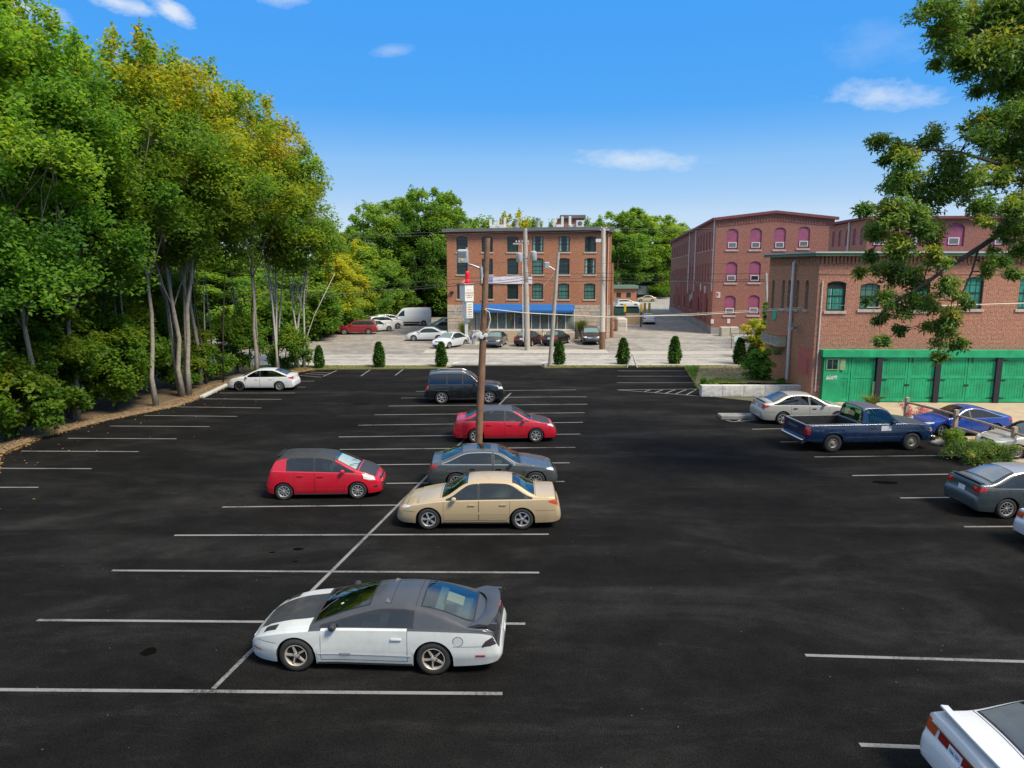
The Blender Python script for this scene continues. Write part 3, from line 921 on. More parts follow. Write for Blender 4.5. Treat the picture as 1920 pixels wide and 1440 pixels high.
def build_car(sp, label, cat, name, loc, rz, scale=1.0, lod=0, group=None):
    c = Car(sp, lod)
    root = thing(name, label, cat, loc, rz, group, scale)
    mats = sp['mats']
    bvh, parts = split_body(c, root, mats, sp)
    cx = c.cx
    ws, rw = sp['ws'], sp['rw']
    gl, glw = sp.get('glass', M_GLASS), sp.get('glassw', M_GLASSL)
    # --- windscreen and rear window
    nu = 8 if lod == 0 else 4
    wk = sp.get('wk', (.07, .10)); rk = sp.get('rk', (.12, .08))
    if lod: gl, glw = M_GLASSO, M_GLASSLO
    def screen(x0, x1, k0, k1, nm, m):
        def fn(u, v, ex, ey, off):
            x = x0 + (x1 - x0) * u
            kk = k0 + (k1 - k0) * u
            hw = max(c.yedge(x) - kk, .05)
            y = (v * 2 - 1) * hw + ey
            dz = (c.top(x + .02) - c.top(x - .02)) / .04
            n = Vector((-dz, 0, 1)).normalized(); t = Vector((1, 0, dz)).normalized()
            return Vector((x - cx, y, c.ztop(x, y))) + n * off + t * ex
        ring([(0, -.03)] + [(i / nu, 0) for i in range(nu + 1)] + [(1, .03)], [(0, -.03)] + [(i / nu, 0) for i in range(nu + 1)] + [(1, .03)], lambda u, v, e, f: fn(u, v, e, f, .006)).build('window_seal', M_BLACKPL, root, True, fix=True)
        patch(lambda u, v: fn(u, v, 0, 0, .008), nu, nu).build(nm, m, root, True, fix=True)
    screen(ws[0], ws[1], *wk, 'windscreen', glw)
    screen(rw[0], rw[1], *rk, 'rear_window', sp.get('glassr', glw) if not lod else M_GLASSLO)
    if lod == 0:
        for sg in (.45, -.12):
            x0 = ws[1] - .03
            a = Vector((x0 + .02 - cx, sg, c.ztop(x0, sg) + .03)); x1 = x0 - .22
            b = Vector((x1 - cx, sg - .42, c.ztop(x1, sg - .42) + .022))
            MB().tube([a, (a + b) / 2 + Vector((0, 0, .012)), b], .010, 5).build('wiper', M_BLACKPL, root)
    # --- side windows
    for (a, b) in c.wins:
        for sd in (1, -1):
            def fn(u, v, ex, ez, off):
                x = a + (b - a) * u
                lo_, hi_ = c.zlo(x), max(c.zhi(x), c.zlo(x))
                z = lo_ + (hi_ - lo_) * v
                return Vector((x - cx + ex, sd * (c.yside(x, z) + off - c.tum * ez), z + ez))
            nn = 14 if lod == 0 else 6
            e = .024
            ring([(0, -e)] + [(i / nn, 0) for i in range(nn + 1)] + [(1, e)], [(0, -e), (0, .004), (1, -.004), (1, e)], lambda u, v, ex, ez: fn(u, v, ex, ez, .006)).build('window_frame', sp.get('trim', M_BLACKPL), root, True, fix=True)
            patch(lambda u, v: fn(u, v, 0, 0, .004 if lod == 0 else .008), nn, 4).build('side_window', gl, root, True, fix=True)
    # --- dark pillars between the side windows
    if not sp.get('nopillar'):
        for (a0, b0), (a1, b1) in zip(c.wins[:-1], c.wins[1:]):
            if a1 - b0 > .3: continue
            for sd in (1, -1):
                def fp_(u, v):
                    x = b0 + .004 + (a1 - b0 - .008) * u
                    z = c.zlo(x) - .01 + (c.zhi(x) - c.zlo(x) + .02) * v
                    return Vector((x - cx, sd * (c.yside(x, z) + .0075), z))
                patch(fp_, 2, 3).build('door_pillar', M_BLACKPL, root, True, fix=True)
    # --- cabin
    if lod == 0:
        xm = (ws[0] + rw[1]) / 2; zb = c.zs(xm)
        sm = sp.get('seat', M_SEAT); hw = c.wg(xm)
        two = sp.get('rows', 2) == 2
        xf_ = ws[0] - .28 if two else rw[1] + .32
        for sd in (1, -1):
            rotm = Matrix.Rotation(-.25, 3, 'Y')
            mb = MB(); mb.rbox((xf_ - cx, sd * hw * .48, zb - .02), (.15, .48, .52), rotm); mb.rbox((xf_ - .07 - cx, sd * hw * .48, zb + .31), (.09, .24, .16), rotm); mb.rbox((xf_ + .25 - cx, sd * hw * .48, zb - .30), (.50, .48, .16))
            mb.build('seat', sm, root)
        if two:
            mb = MB(); xr_ = max(rw[0] + .30, c.xr + .05)
            mb.rbox((xr_ - cx, 0, zb - .06), (.16, hw * 1.5, .50), Matrix.Rotation(-.35, 3, 'Y')); mb.build('rear_seat', sm, root)
            MB().box(rw[0] - cx + .02, xr_ - cx - .1, -hw * .8, hw * .8, zb - .09, zb - .06).build('parcel_shelf', M_SEAT, root)
        MB().bev(ws[1] - .52 - cx, ws[1] - .02 - cx, -hw * .86, hw * .86, zb - .34, zb - .02, .04).build('dashboard', sp.get('dash', M_BLACKPL), root)
        mb = MB(); cw = Vector((ws[1] - .62 - cx, hw * .46, zb - .04))
        mb.tube([cw + Vector((-.06 * math.cos(q * math.pi / 8) , .18 * math.sin(q * math.pi / 8), .17 * math.cos(q * math.pi / 8))) for q in range(17)], .016, 5, False); mb.build('steering_wheel', M_BLACKPL, root, True)
    # --- seams, handles, mouldings
    if lod == 0:
        for (d0, d1) in sp.get('doors', []):
            zb = c.low(d0) + .10
            for xx in (d0, d1):
                pts = []
                z0 = zb
                if abs(xx - c.xr) < c.ar * 1.05: z0 = c.arch(xx) + .01 if c.arch(xx) > zb else zb
                for k in range(9):
                    z = z0 + (c.zs(xx) - z0) * k / 8
                    pts.append((xx, z))
                ribbon(c, pts, root)
            ribbon(c, [(d0 + (d1 - d0) * k / 10, max(c.low(d0 + (d1 - d0) * k / 10) + .10, c.arch(d0 + (d1 - d0) * k / 10))) for k in range(11)], root)
        for q, (d0, d1) in enumerate(sp.get('doors', [])):
            hx = d0 + .12; hz = c.zs(hx) - sp.get('hz', .12)
            for sd, kk in ((1, 'L'), (-1, 'R')):
                par = parts.get('door%d%s' % (q, kk), root)
                y = c.ybody(hx, hz)
                mb = MB(); mb.rbox((hx + .08 - cx, sd * (y + .016), hz), (.19, .026, .032))
                o = mb.build('door_handle', sp.get('hmat', mats['body']), par)
        if sp.get('mould'):
            mz0, mm = sp['mould']
            x0, x1 = c.xr + c.ar + .03, c.xf - c.ar - .03
            ribbon(c, [(x0 + (x1 - x0) * k / 16, mz0) for k in range(17)], root, sp.get('mouldw', .035), 'side_moulding', mm)
        # bumper seams and sills
        if not sp.get('bed'):
            za, zb_ = sp.get('bseam', (.60, .56))
            ribbon(c, [(.12 + (c.xr - c.ar - .12) * k / 8, za) for k in range(9)], root)
            ribbon(c, [(c.xf + c.ar + (c.L - .22 - c.xf - c.ar) * k / 8, zb_) for k in range(9)], root)
            x0, x1 = c.xr + c.ar + .02, c.xf - c.ar - .02
            ribbon(c, [(x0 + (x1 - x0) * k / 12, c.low(x0 + (x1 - x0) * k / 12) + .025) for k in range(13)], root, .05, 'sill_strip', M_BLACKPL)
        # bonnet edge and boot edge seams across the top
        def cross(x, m=M_SEAM, w=.008, k=.96):
            e = max(c.yedge(x) * k, .1)
            mb = MB(); vs = []
            for i in range(13):
                y = -e + 2 * e * i / 12
                for dx in (-w / 2, w / 2): vs.append((x + dx - cx, y, c.ztop(x + dx, y) + .004))
            mb.add(vs, [(2 * i, 2 * i + 1, 2 * i + 3, 2 * i + 2) for i in range(12)])
            mb.build('panel_seam', m, root)
        for x in sp.get('xseams', []): cross(x)
    # --- mirrors
    if sp.get('mirror', True):
        mx = sp.get('mx', ws[1] - .33); mz = c.zs(mx) + .085
        for sd in (1, -1):
            y0 = c.wg(mx) + .005
            mb = MB()
            rr = [(0, .0), (.055, .02), (.075, .07), (.075, .13), (.05, .18), (.0, .19)]
            mb.lathe(rr, 10, 'Y', (0, 0, 0))
            mb.v = [(x * 1.0, y, z * .85) for x, y, z in mb.v]
            mb.v = [(mx - cx + x, sd * (y0 + .01 + y), mz + z) for x, y, z in mb.v]
            mb.rbox((mx - cx + .02, sd * (y0 + .0), mz - .04), (.08, .08, .05))
            mb.build('wing_mirror', mats.get('mirror', mats['body']), root, True, 40, fix=True)
    # --- lights, grille, plates through projection on the skin
    for (nm, m, view, outline, off) in sp.get('decals', []):
        base = m
        for sd in ((1, -1) if view.endswith('2') else (1,)):
            v = view.rstrip('2')
            if v == 'front': a = ((0, 0, 0), (0, sd, 0), (0, 0, 1), (-1, 0, 0))
            elif v == 'rear': a = ((0, 0, 0), (0, sd, 0), (0, 0, 1), (1, 0, 0))
            elif v == 'side': a = ((-cx, 0, 0), (1, 0, 0), (0, 0, 1), (0, -sd, 0))
            elif v == 'top': a = ((-cx, 0, 0), (1, 0, 0), (0, sd, 0), (0, 0, -1))
            elif v == 'fcorner': a = ((0, 0, 0), Vector((-.6, sd * .8, 0)), (0, 0, 1), Vector((-.8, -sd * .6, 0)))
            elif v == 'rcorner': a = ((0, 0, 0), Vector((.6, sd * .8, 0)), (0, 0, 1), Vector((.8, -sd * .6, 0)))
            mb = decal(bvh, *a, outline, off, 12 if lod == 0 else 6, 5 if lod == 0 else 3)
            if mb.f: mb.build(nm, m, root, True, fix=False)
    # --- wheels
    wm, ty = wheel_meshes(sp['wheel'], c.wr)
    wm2, ty2 = wheel_meshes(sp.get('wheelf', sp['wheel']), c.wr)
    tr = c.W / 2 - sp.get('track', .125)
    for xw in (c.xr, c.xf):
        for sd in (1, -1):
            w_, t_ = (wm2, ty2) if xw == c.xf else (wm, ty)
            wo_ = link('wheel', w_, root, (xw - cx, sd * tr, c.wr))
            if sd == -1: wo_.rotation_euler = (0, 0, math.pi)
            wo_.rotation_euler.y = .4 * xw
            link('tyre', t_, wo_)
    # underbody hull so that no light passes through
    mb = MB(); mb.box(c.xr + c.ar - cx + .02, c.xf - c.ar - cx - .02, -c.W / 2 + .14, c.W / 2 - .14, c.low(c.L / 2) - .02, c.zs(c.L / 2) - .42)
    mb.build('floor_pan', M_UNDER, root)
    if sp.get('extra'): sp['extra'](c, root, bvh)
    return root, c

def place(F, Rr, sp, near_right=None):
    """location, heading and scale from the ground points under the two wheels on the camera side"""
    f, r = G(*F), G(*Rr)
    d = f - r
    wb = sp['wheels'][1] - sp['wheels'][0]
    s = d.length / wb
    rz = math.atan2(d.y, d.x)
    mid = (f + r) / 2
    n = Vector((-d.y, d.x, 0)).normalized()
    if n.y < 0: n = -n
    loc = mid + n * (sp['W'] / 2 - .03) * s
    return loc, rz, s

# ------------------------------------------------------------------ generic shapes
def sedan(L=4.6, W=1.76, H=1.45, wb=2.65, ro=1.02, deck=1.02, cowl=1.0, hoodf=.78, nose=.62, roof=(1.40, 2.62), ws=3.36, rw=.68, belt=.88, wr=.315, **k):
    """roof=(rear,front) roof ends; ws=cowl x; rw=rear window foot x; all from the rear bumper"""
    fo = L - ro - wb
    sp = dict(L=L, W=W, wheels=(ro, ro + wb), wr=wr,
              top=[(0, .50), (.03, .64), (.07, .70), (.105, .73), (.14, deck - .12), (.19, deck - .025), (.30, deck), (rw - .12, deck + .015), (rw, deck + .045),
                   (roof[0], H - .045), (roof[0] + .28, H - .008), ((roof[0] + roof[1]) / 2 + .05, H), (roof[1] - .2, H - .018), (roof[1], H - .055),
                   (ws, cowl), (ws + .12, cowl - .015), (L - .75, (cowl * .45 + hoodf * .55)), (L - .36, hoodf), (L - .20, hoodf - .07), (L - .13, nose + .02), (L - .07, nose - .03), (L - .02, nose - .10), (L, nose - .2)],
              belt=[(0, .44), (.04, .60), (.11, .68), (.19, deck - .10), (.5, belt + .03), (L * .5, belt), (ws, belt - .03), (L - .7, hoodf + .02), (L - .36, hoodf - .05), (L - .13, nose - .04), (L, nose - .26)],
              plan=[(0, .70), (.02, .80), (.06, .87), (.16, .925), (.45, .98), (L * .4, 1.0), (L - 1.0, .995), (L - .55, .955), (L - .25, .86), (L - .10, .74), (L - .03, .62), (L, .50)],
              low=[(0, .34), (.05, .28), (.3, .23), (L * .5, .20), (L - .3, .20), (L - .05, .24), (L, .30)],
              ws=(roof[1] + .02, ws - .03), rw=(rw + .03, roof[0] - .02), trunk=(.2, rw - .03), hood=(ws + .05, L - .34), xseams=[ws + .05, L - .34, rw - .03],
              doors=[(ro + .36, L * .5 - .02), (L * .5 - .01, ro + wb - .43)], win=[(rw, L * .5 - .05), (L * .5 + .04, ws)])
    sp.update(k)
    return sp
# ------------------------------------------------------------------ the cars of the lot
GM = {k: see_glass(k, t, r) for k, t, r in [('green_windscreen', (.45, .70, .42), .08), ('hatch_glass', (.55, .78, .70), .10), ('green_screen', (.42, .70, .55), .12), ('pale_windscreen', (.88, .95, .93), .10),
      ('rear_screen_pink', (.55, .5, .48), .10), ('pale_rear_screen', (.72, .85, .82), .30), ('green_rear_screen', (.62, .86, .74), .15), ('green_side', (.5, .68, .6), .08), ('truck_glass', (.22, .52, .36), .05), ('truck_rear_glass', (.50, .72, .48), .10)]}
P_WHITE = paint('paint_white', (.52, .54, .52), .38, dirt=.14)
P_WHITE2 = paint('paint_clean_white', (.60, .61, .61), .28, dirt=.05)
P_DULLBLACK = paint('faded_black_paint', (.030, .030, .033), .5, dirt=.12, coat=.25)
P_GREYROOF = paint('charcoal_paint', (.040, .044, .050), .42, dirt=.06, coat=.35)
P_BEIGE = paint('paint_beige', (.50, .38, .22), .34, .25, dirt=.06)
P_SLATE = paint('paint_slate', (.075, .085, .086), .3, .4, dirt=.05)
P_RED = paint('paint_red', (.44, .008, .022), .3, dirt=.03)
P_NAVY = paint('paint_navy', (.004, .020, .062), .26, .0, dirt=.05, coat=1.0)
P_DARK4R = paint('paint_midnight', (.006, .008, .010), .22, .0, dirt=.04)
P_SILVER = paint('paint_silver', (.44, .43, .385), .35, .35, dirt=.06)
P_DKTEAL = paint('paint_dark_teal_grey', (.055, .072, .080), .3, .35, dirt=.05)
P_BLUE = paint('paint_bright_blue', (.006, .05, .30), .3, .1, dirt=.03)
P_MATT = paint('matt_black_paint', (.022, .022, .024), .55, dirt=.06, coat=.15)

def text_obj(txt, size, m, parent, loc, rot, name='lettering', ext=.002, align='CENTER'):
    cu = bpy.data.curves.new(name, 'FONT'); cu.body = txt; cu.size = size; cu.extrude = ext; cu.align_x = align; cu.align_y = 'CENTER'
    cu.resolution_u = 2
    o = bpy.data.objects.new(name, cu)
    COL.objects.link(o)
    dg = bpy.context.evaluated_depsgraph_get()
    me = bpy.data.meshes.new_from_object(o.evaluated_get(dg))
    bpy.data.objects.remove(o, do_unlink=True)
    me.materials.clear(); me.materials.append(m)
    q = link(name, me, parent)
    q.location = loc; q.rotation_euler = rot
    return q

# white coupe with dull black bonnet
def coupe_extra(c, root, bvh):
    cx = c.cx
    # raised rear wing arching from flank to flank behind the hatch glass
    pts = []
    mb = MB(); vs = []; rows = 15
    for i in range(rows):
        t = i / (rows - 1) * 2 - 1
        y = t * .80
        back = .10 + .16 * abs(t) ** 3
        z = 1.005 - .055 * abs(t) ** 4
        ch = .25 + .25 * abs(t) ** 3
        for (dx, dz) in ((0, -.01), (-.01, .02), (ch * .35, .035), (ch, -.03 - .04 * abs(t) ** 3), (ch * .5, -.04)):
            vs.append((back + dx - cx, y, z + dz))
    n = 5
    fs = [(i * n + k, i * n + (k + 1) % n, (i + 1) * n + (k + 1) % n, (i + 1) * n + k) for i in range(rows - 1) for k in range(n)]
    fs += [tuple(range(n)), tuple((rows - 1) * n + k for k in range(n))]
    mb.add(vs, fs); mb.build('rear_wing', P_GREYROOF, root, True, 50, fix=True)
    for sd in (1, -1):
        MB().rbox((.27 - cx, sd * .74, .925), (.34, .06, .11)).build('wing_stay', P_GREYROOF, root)
    MB().rbox((.085 - cx, 0, 1.0), (.02, .22, .035)).build('brake_light', M_RED, root)
    # interior hint seen through the hatch: folded card
    mb = MB().rbox((.95 - cx, -.05, c.ztop(.95, 0) - .03), (.34, .36, .004), Matrix.Rotation(-math.atan2(c.top(1.0) - c.top(.9), .1), 3, 'Y'))
    mb.build('window_card', mat('faded_card', (.50, .30, .22), .8, .1), root)
    for k, yy in enumerate((.28, .40)):
        a = 3.1
        MB().rbox((a - .05 * k - cx, yy * -1 + .55, c.ztop(a - .05 * k, yy) + .012), (.05, .05, .004), Matrix.Rotation(-math.atan2(c.top(3.15) - c.top(3.05), .1), 3, 'Y')).build('window_sticker', M_PLATE, root)
    # fuel flap ring and side marker
    mb = MB(); x, z = .80, .70
    mb.lathe([(.092, 0), (.085, .004), (.0, .004)], 20, 'Y')
    y = c.ybody(x, z)
    for sd in (1,):
        m2 = MB(); m2.v = [(x - cx + a, sd * (y + .002 + b), z + cc) for a, b, cc in mb.v]; m2.f = mb.f[:]; m2.m = mb.m[:]
        m2.build('fuel_flap', P_WHITE, root, True, 30, fix=True)
        ring = MB(); ring.tube([(x - cx + .092 * math.cos(a * math.pi / 10), sd * (y + .004), z + .092 * math.sin(a * math.pi / 10)) for a in range(21)], .005, 4, False)
        ring.build('fuel_flap_seam', M_SEAM, root)
    text_obj('FIREBIRD', .055, mat('badge_grey', (.30, .30, .31), .5, 0), root, (2.9 - cx, c.ybody(2.9, .395) + .012, .395), (math.pi / 2, 0, math.pi), 'badge_lettering')
fb = dict(L=4.86, W=1.88, wheels=(1.26, 3.83), wr=.325, ar=.372, tum=.66, crown=.06, cr=.07, inset=.10,
          top=[(0, .50), (.03, .60), (.08, .66), (.13, .74), (.18, .90), (.26, .935), (.46, .925), (.56, .95), (1.08, 1.135), (1.52, 1.238), (1.86, 1.272), (2.20, 1.268), (2.52, 1.215),
               (3.52, .935), (3.62, .90), (4.0, .845), (4.4, .735), (4.62, .63), (4.76, .53), (4.83, .44), (4.86, .36)],
          belt=[(0, .44), (.08, .58), (.18, .78), (.5, .845), (1.2, .865), (2.2, .845), (3.4, .815), (4.0, .755), (4.4, .66), (4.7, .52), (4.86, .32)],
          plan=[(0, .74), (.03, .83), (.10, .89), (.3, .955), (1.0, 1.0), (2.2, .965), (3.0, .955), (3.8, .985), (4.2, .95), (4.5, .86), (4.7, .73), (4.8, .58), (4.86, .40)],
          low=[(0, .34), (.1, .26), (.6, .20), (2.4, .16), (4.4, .16), (4.75, .18), (4.86, .26)],
          ws=(2.53, 3.50), rw=(.56, 1.50), trunk=(.2, .53), hood=(3.58, 4.66), hoodw=.66, xseams=[3.58, 1.62, 2.1, 4.66], wk=(.10, .12), rk=(.24, .09),
          doors=[(1.74, 3.36)], win=[(1.66, 3.4)], da=.05, dr=-.02, mg=.10, wlo=.035, wheel='rust5', crease=.43, hz=.15, mx=3.12,
          glassw=GM['green_windscreen'], glassr=GM['hatch_glass'], upper=(.05, 3.60), hmat=mat('handle_white', (.55, .56, .55), .5, .1),
          mats=dict(body=P_WHITE, hood=P_DULLBLACK, roof=P_GREYROOF, trunk_lid=P_GREYROOF, upper_shell=P_GREYROOF, mirror=P_MATT), mould=(.40, P_WHITE), mouldw=.05,
          decals=[('headlight', M_DLENS, 'top2', [(4.24, .58, .76), (4.50, .54, .70)], .008),
                  ('taillight', M_DLENS, 'rear2', [(.22, .66, .80), (.5, .66, .84), (.80, .64, .86)], .008),
                  ('taillight', M_DLENS, 'side2', [(.10, .62, .80), (.30, .60, .70), (.36, .58, .62)], .006),
                  ('licence_plate', M_PLATE, 'rear', [(-.16, .44, .58), (.16, .44, .58)], .012),
                  ('side_marker', M_RED, 'side2', [(.30, .40, .435), (.48, .405, .44)], .006),
                  ('front_marker', M_AMBER, 'side2', [(4.52, .36, .40), (4.72, .37, .40)], .006),
                  ('air_intake', M_BLACKPL, 'front2', [(.12, .30, .38), (.55, .30, .38)], .006)], extra=coupe_extra)
loc, rz, s = place((556, 1260), (813, 1267), fb)
build_car(fb, 'white two-door coupe with dull black bonnet, roof and rear wing, nearest car in the lot', 'car', 'parked_car', loc, rz, min(max(s, .95), 1.08))
print('coupe', loc, math.degrees(rz), s)

def std_decals(c_wheels, L, deck, hoodf, nose, W=1.76, head=M_LENS, tail=M_RED, plate_r=.80, amber=False, grille=M_BLACKPL, tz=None, gh=.10):
    cx = sum(c_wheels) / 2; hw = W / 2
    fc = lambda x, y: -.6 * (x - cx) + .8 * y
    rc = lambda x, y: .6 * (x - cx) + .8 * y
    t0, t1 = tz or (deck - .28, deck - .10)
    u0, u1 = fc(L - .05, hw * .62), fc(L - .42, hw * .93)
    v0, v1 = rc(.05, hw * .62), rc(.38, hw * .95)
    D = [('headlight', head, 'fcorner2', [(u0, nose + .03, hoodf - .085), (u0 * .5 + u1 * .5, nose + .05, hoodf - .03), (u1, hoodf - .06, hoodf - .012)], .008),
         ('taillight', tail, 'rcorner2', [(v0, t0, t1), (v0 * .5 + v1 * .5, t0, t1), (v1, t1 - .08, t1 - .03)], .008),
         ('grille', grille, 'front', [(-hw * .42, nose + .0, nose + gh), (hw * .42, nose + .0, nose + gh)], .006),
         ('lower_grille', M_BLACKPL, 'front', [(-hw * .5, .27, .38), (hw * .5, .27, .38)], .006),
         ('licence_plate', M_PLATE, 'rear', [(-.16, plate_r - .08, plate_r + .07), (.16, plate_r - .08, plate_r + .07)], .012)]
    return D

# beige saloon
mal = sedan(L=4.84, W=1.77, H=1.43, wb=2.72, ro=1.14, deck=1.02, cowl=.985, hoodf=.74, nose=.58, roof=(1.42, 2.74), ws=3.48, rw=.78, belt=.88, wr=.325,
            tum=.50, crown=.06, wheel='five', trim=M_BLACKPL, mould=(.52, P_BEIGE), mouldw=.07, mats=dict(body=P_BEIGE), glassw=GM['green_screen'], glassr=M_GLASSL,
            da=.10, dr=.16, hmat=P_BEIGE)
mal['decals'] = std_decals(mal['wheels'], 4.84, 1.02, .74, .58, 1.77, tail=mat('lens_orange_red', (.50, .06, .02), .2, .2, 12, coat=1), grille=P_BEIGE)
loc, rz, s = place((804, 994), (979, 994), mal)
print('beige', loc, math.degrees(rz), s)
build_car(mal, 'beige four-door saloon parked in front of the slate grey saloon', 'car', 'parked_car', loc, rz, min(max(s, .95), 1.1))

# slate saloon
ats = sedan(L=4.64, W=1.80, H=1.42, wb=2.776, ro=1.03, deck=1.06, cowl=.99, hoodf=.80, nose=.62, roof=(1.24, 2.52), ws=3.30, rw=.52, belt=.91, wr=.335,
            tum=.52, wheel='ten', trim=M_CHROME, mats=dict(body=P_SLATE), glassr=M_GLASSL, hmat=M_CHROME, dr=.14, crease=.70)
ats['decals'] = std_decals(ats['wheels'], 4.64, 1.06, .80, .62, 1.80, grille=M_CHROME)
ats['decals'].append(('sunroof', M_GLASS, 'top', [(1.75, -.36, .36), (2.25, -.38, .38)], .006))
loc, rz, s = place((1004, 919), (856, 921), ats)
print('slate', loc, math.degrees(rz), s)
build_car(ats, 'dark slate grey saloon with chrome window trim, behind the beige saloon', 'car', 'parked_car', loc, rz, min(max(s, .95), 1.06))

# red saloon with black bonnet
cor = sedan(L=4.54, W=1.76, H=1.465, wb=2.60, ro=1.00, deck=1.07, cowl=1.02, hoodf=.82, nose=.62, roof=(1.32, 2.60), ws=3.42, rw=.58, belt=.91, wr=.315, tum=.48,
            wheel='seven', mats=dict(body=P_RED, hood=P_MATT, roof=P_GREYROOF), hmat=P_RED, dr=.14)
cor['decals'] = std_decals(cor['wheels'], 4.54, 1.07, .82, .62)
cor['decals'].append(('front_panel', M_BLACKPL, 'front', [(-.55, .30, .60), (.55, .30, .60)], .005))
loc, rz, s = place((1005, 830), (892, 831), cor)
print('redsedan', loc, math.degrees(rz), s)
build_car(cor, 'red four-door saloon with black bonnet behind the leaning wooden pole', 'car', 'parked_car', loc, rz, min(max(s, .95), 1.08))

# red hatchback
def aerial(x, y, l=.30, lean=-.6):
    def f(c, root, bvh):
        z = c.ztop(x, y)
        MB().tube([(x - c.cx, y, z), (x - c.cx + lean * l, y, z + l)], [.006, .003], 5).build('aerial', M_BLACKPL, root)
    return f
def yar_extra(c, root, bvh):
    x0, x1 = 2.40, 3.02                       # pale pleated panel added behind the windscreen in place of sky reflection
    def fs_(u, v):
        x = x0 + (x1 - x0) * u; y = (v * 2 - 1) * (c.yedge(x) - .14)
        return Vector((x - c.cx, y, c.ztop(x, y) - .05 - .012 * math.sin(v * 40)))
    patch(fs_, 6, 24).build('reflection_panel', mat('reflection_panel_pale', (.50, .55, .54), .5, .1, 5), root, True)
    aerial(.75, 0)(c, root, bvh)
    MB().rbox((.40 - c.cx, 0, c.top(.47) - .01), (.14, .9, .03), Matrix.Rotation(-.25, 3, 'Y')).build('roof_spoiler', M_BLACKPL, root)
yar = dict(L=3.95, W=1.70, wheels=(.62, 3.10), wr=.300, tum=.40, crown=.055, inset=.07,
           top=[(0, .48), (.03, .62), (.06, .72), (.10, .80), (.16, 1.02), (.40, 1.42), (.55, 1.485), (1.0, 1.51), (1.6, 1.505), (2.05, 1.46), (2.30, 1.40), (3.12, 1.02), (3.25, .985), (3.55, .87), (3.75, .74), (3.82, .66), (3.88, .60), (3.93, .50), (3.95, .42)],
           belt=[(0, .44), (.1, .76), (.25, 1.0), (.6, .99), (1.8, .945), (2.9, .90), (3.3, .84), (3.6, .72), (3.8, .58), (3.95, .36)],
           plan=[(0, .76), (.03, .85), (.10, .92), (.35, .98), (.8, 1.0), (3.0, 1.0), (3.4, .95), (3.7, .83), (3.85, .70), (3.92, .58), (3.95, .46)],
           low=[(0, .32), (.1, .25), (.5, .20), (2, .18), (3.5, .19), (3.85, .21), (3.95, .28)],
           ws=(2.32, 3.08), rw=(.18, .40), hood=(3.16, 3.72), xseams=[3.16, 3.72], doors=[(.98, 1.66), (1.67, 2.66)], win=[(.74, 1.60), (1.70, 2.98)], da=.07, dr=.30, mg=.10,
           wheel='nine', mats=dict(body=P_RED, hood=P_MATT, roof=P_MATT), hmat=P_RED, glassr=M_GLASS, glassw=GM['pale_windscreen'], mx=2.62, rk=(.12, .12),
           decals=[('headlight', M_LENS, 'fcorner2', [(-1.06 + .52, .64, .76), (-.36, .66, .84), (-.22, .72, .88)], .008),
                   ('taillight', M_RED, 'rcorner2', [(-.68 + .05, .80, .98), (-.45, .80, 1.0)], .008),
                   ('grille', M_BLACKPL, 'front', [(-.55, .28, .50), (.55, .28, .50)], .006), ('upper_grille', M_BLACKPL, 'front', [(-.45, .60, .66), (.45, .60, .66)], .006),
                   ('fog_light', M_BLACKPL, 'fcorner2', [(-.60, .38, .46), (-.46, .40, .44)], .006),
                   ('licence_plate', M_PLATE, 'rear', [(-.16, .66, .80), (.16, .66, .80)], .012)], extra=yar_extra)
loc, rz, s = place((671, 936), (533, 938), yar)
print('hatch', loc, math.degrees(rz), s)
build_car(yar, 'red hatchback with matt black roof and bonnet, left of the diagonal line', 'car', 'parked_car', loc, rz, min(max(s, .95), 1.08))

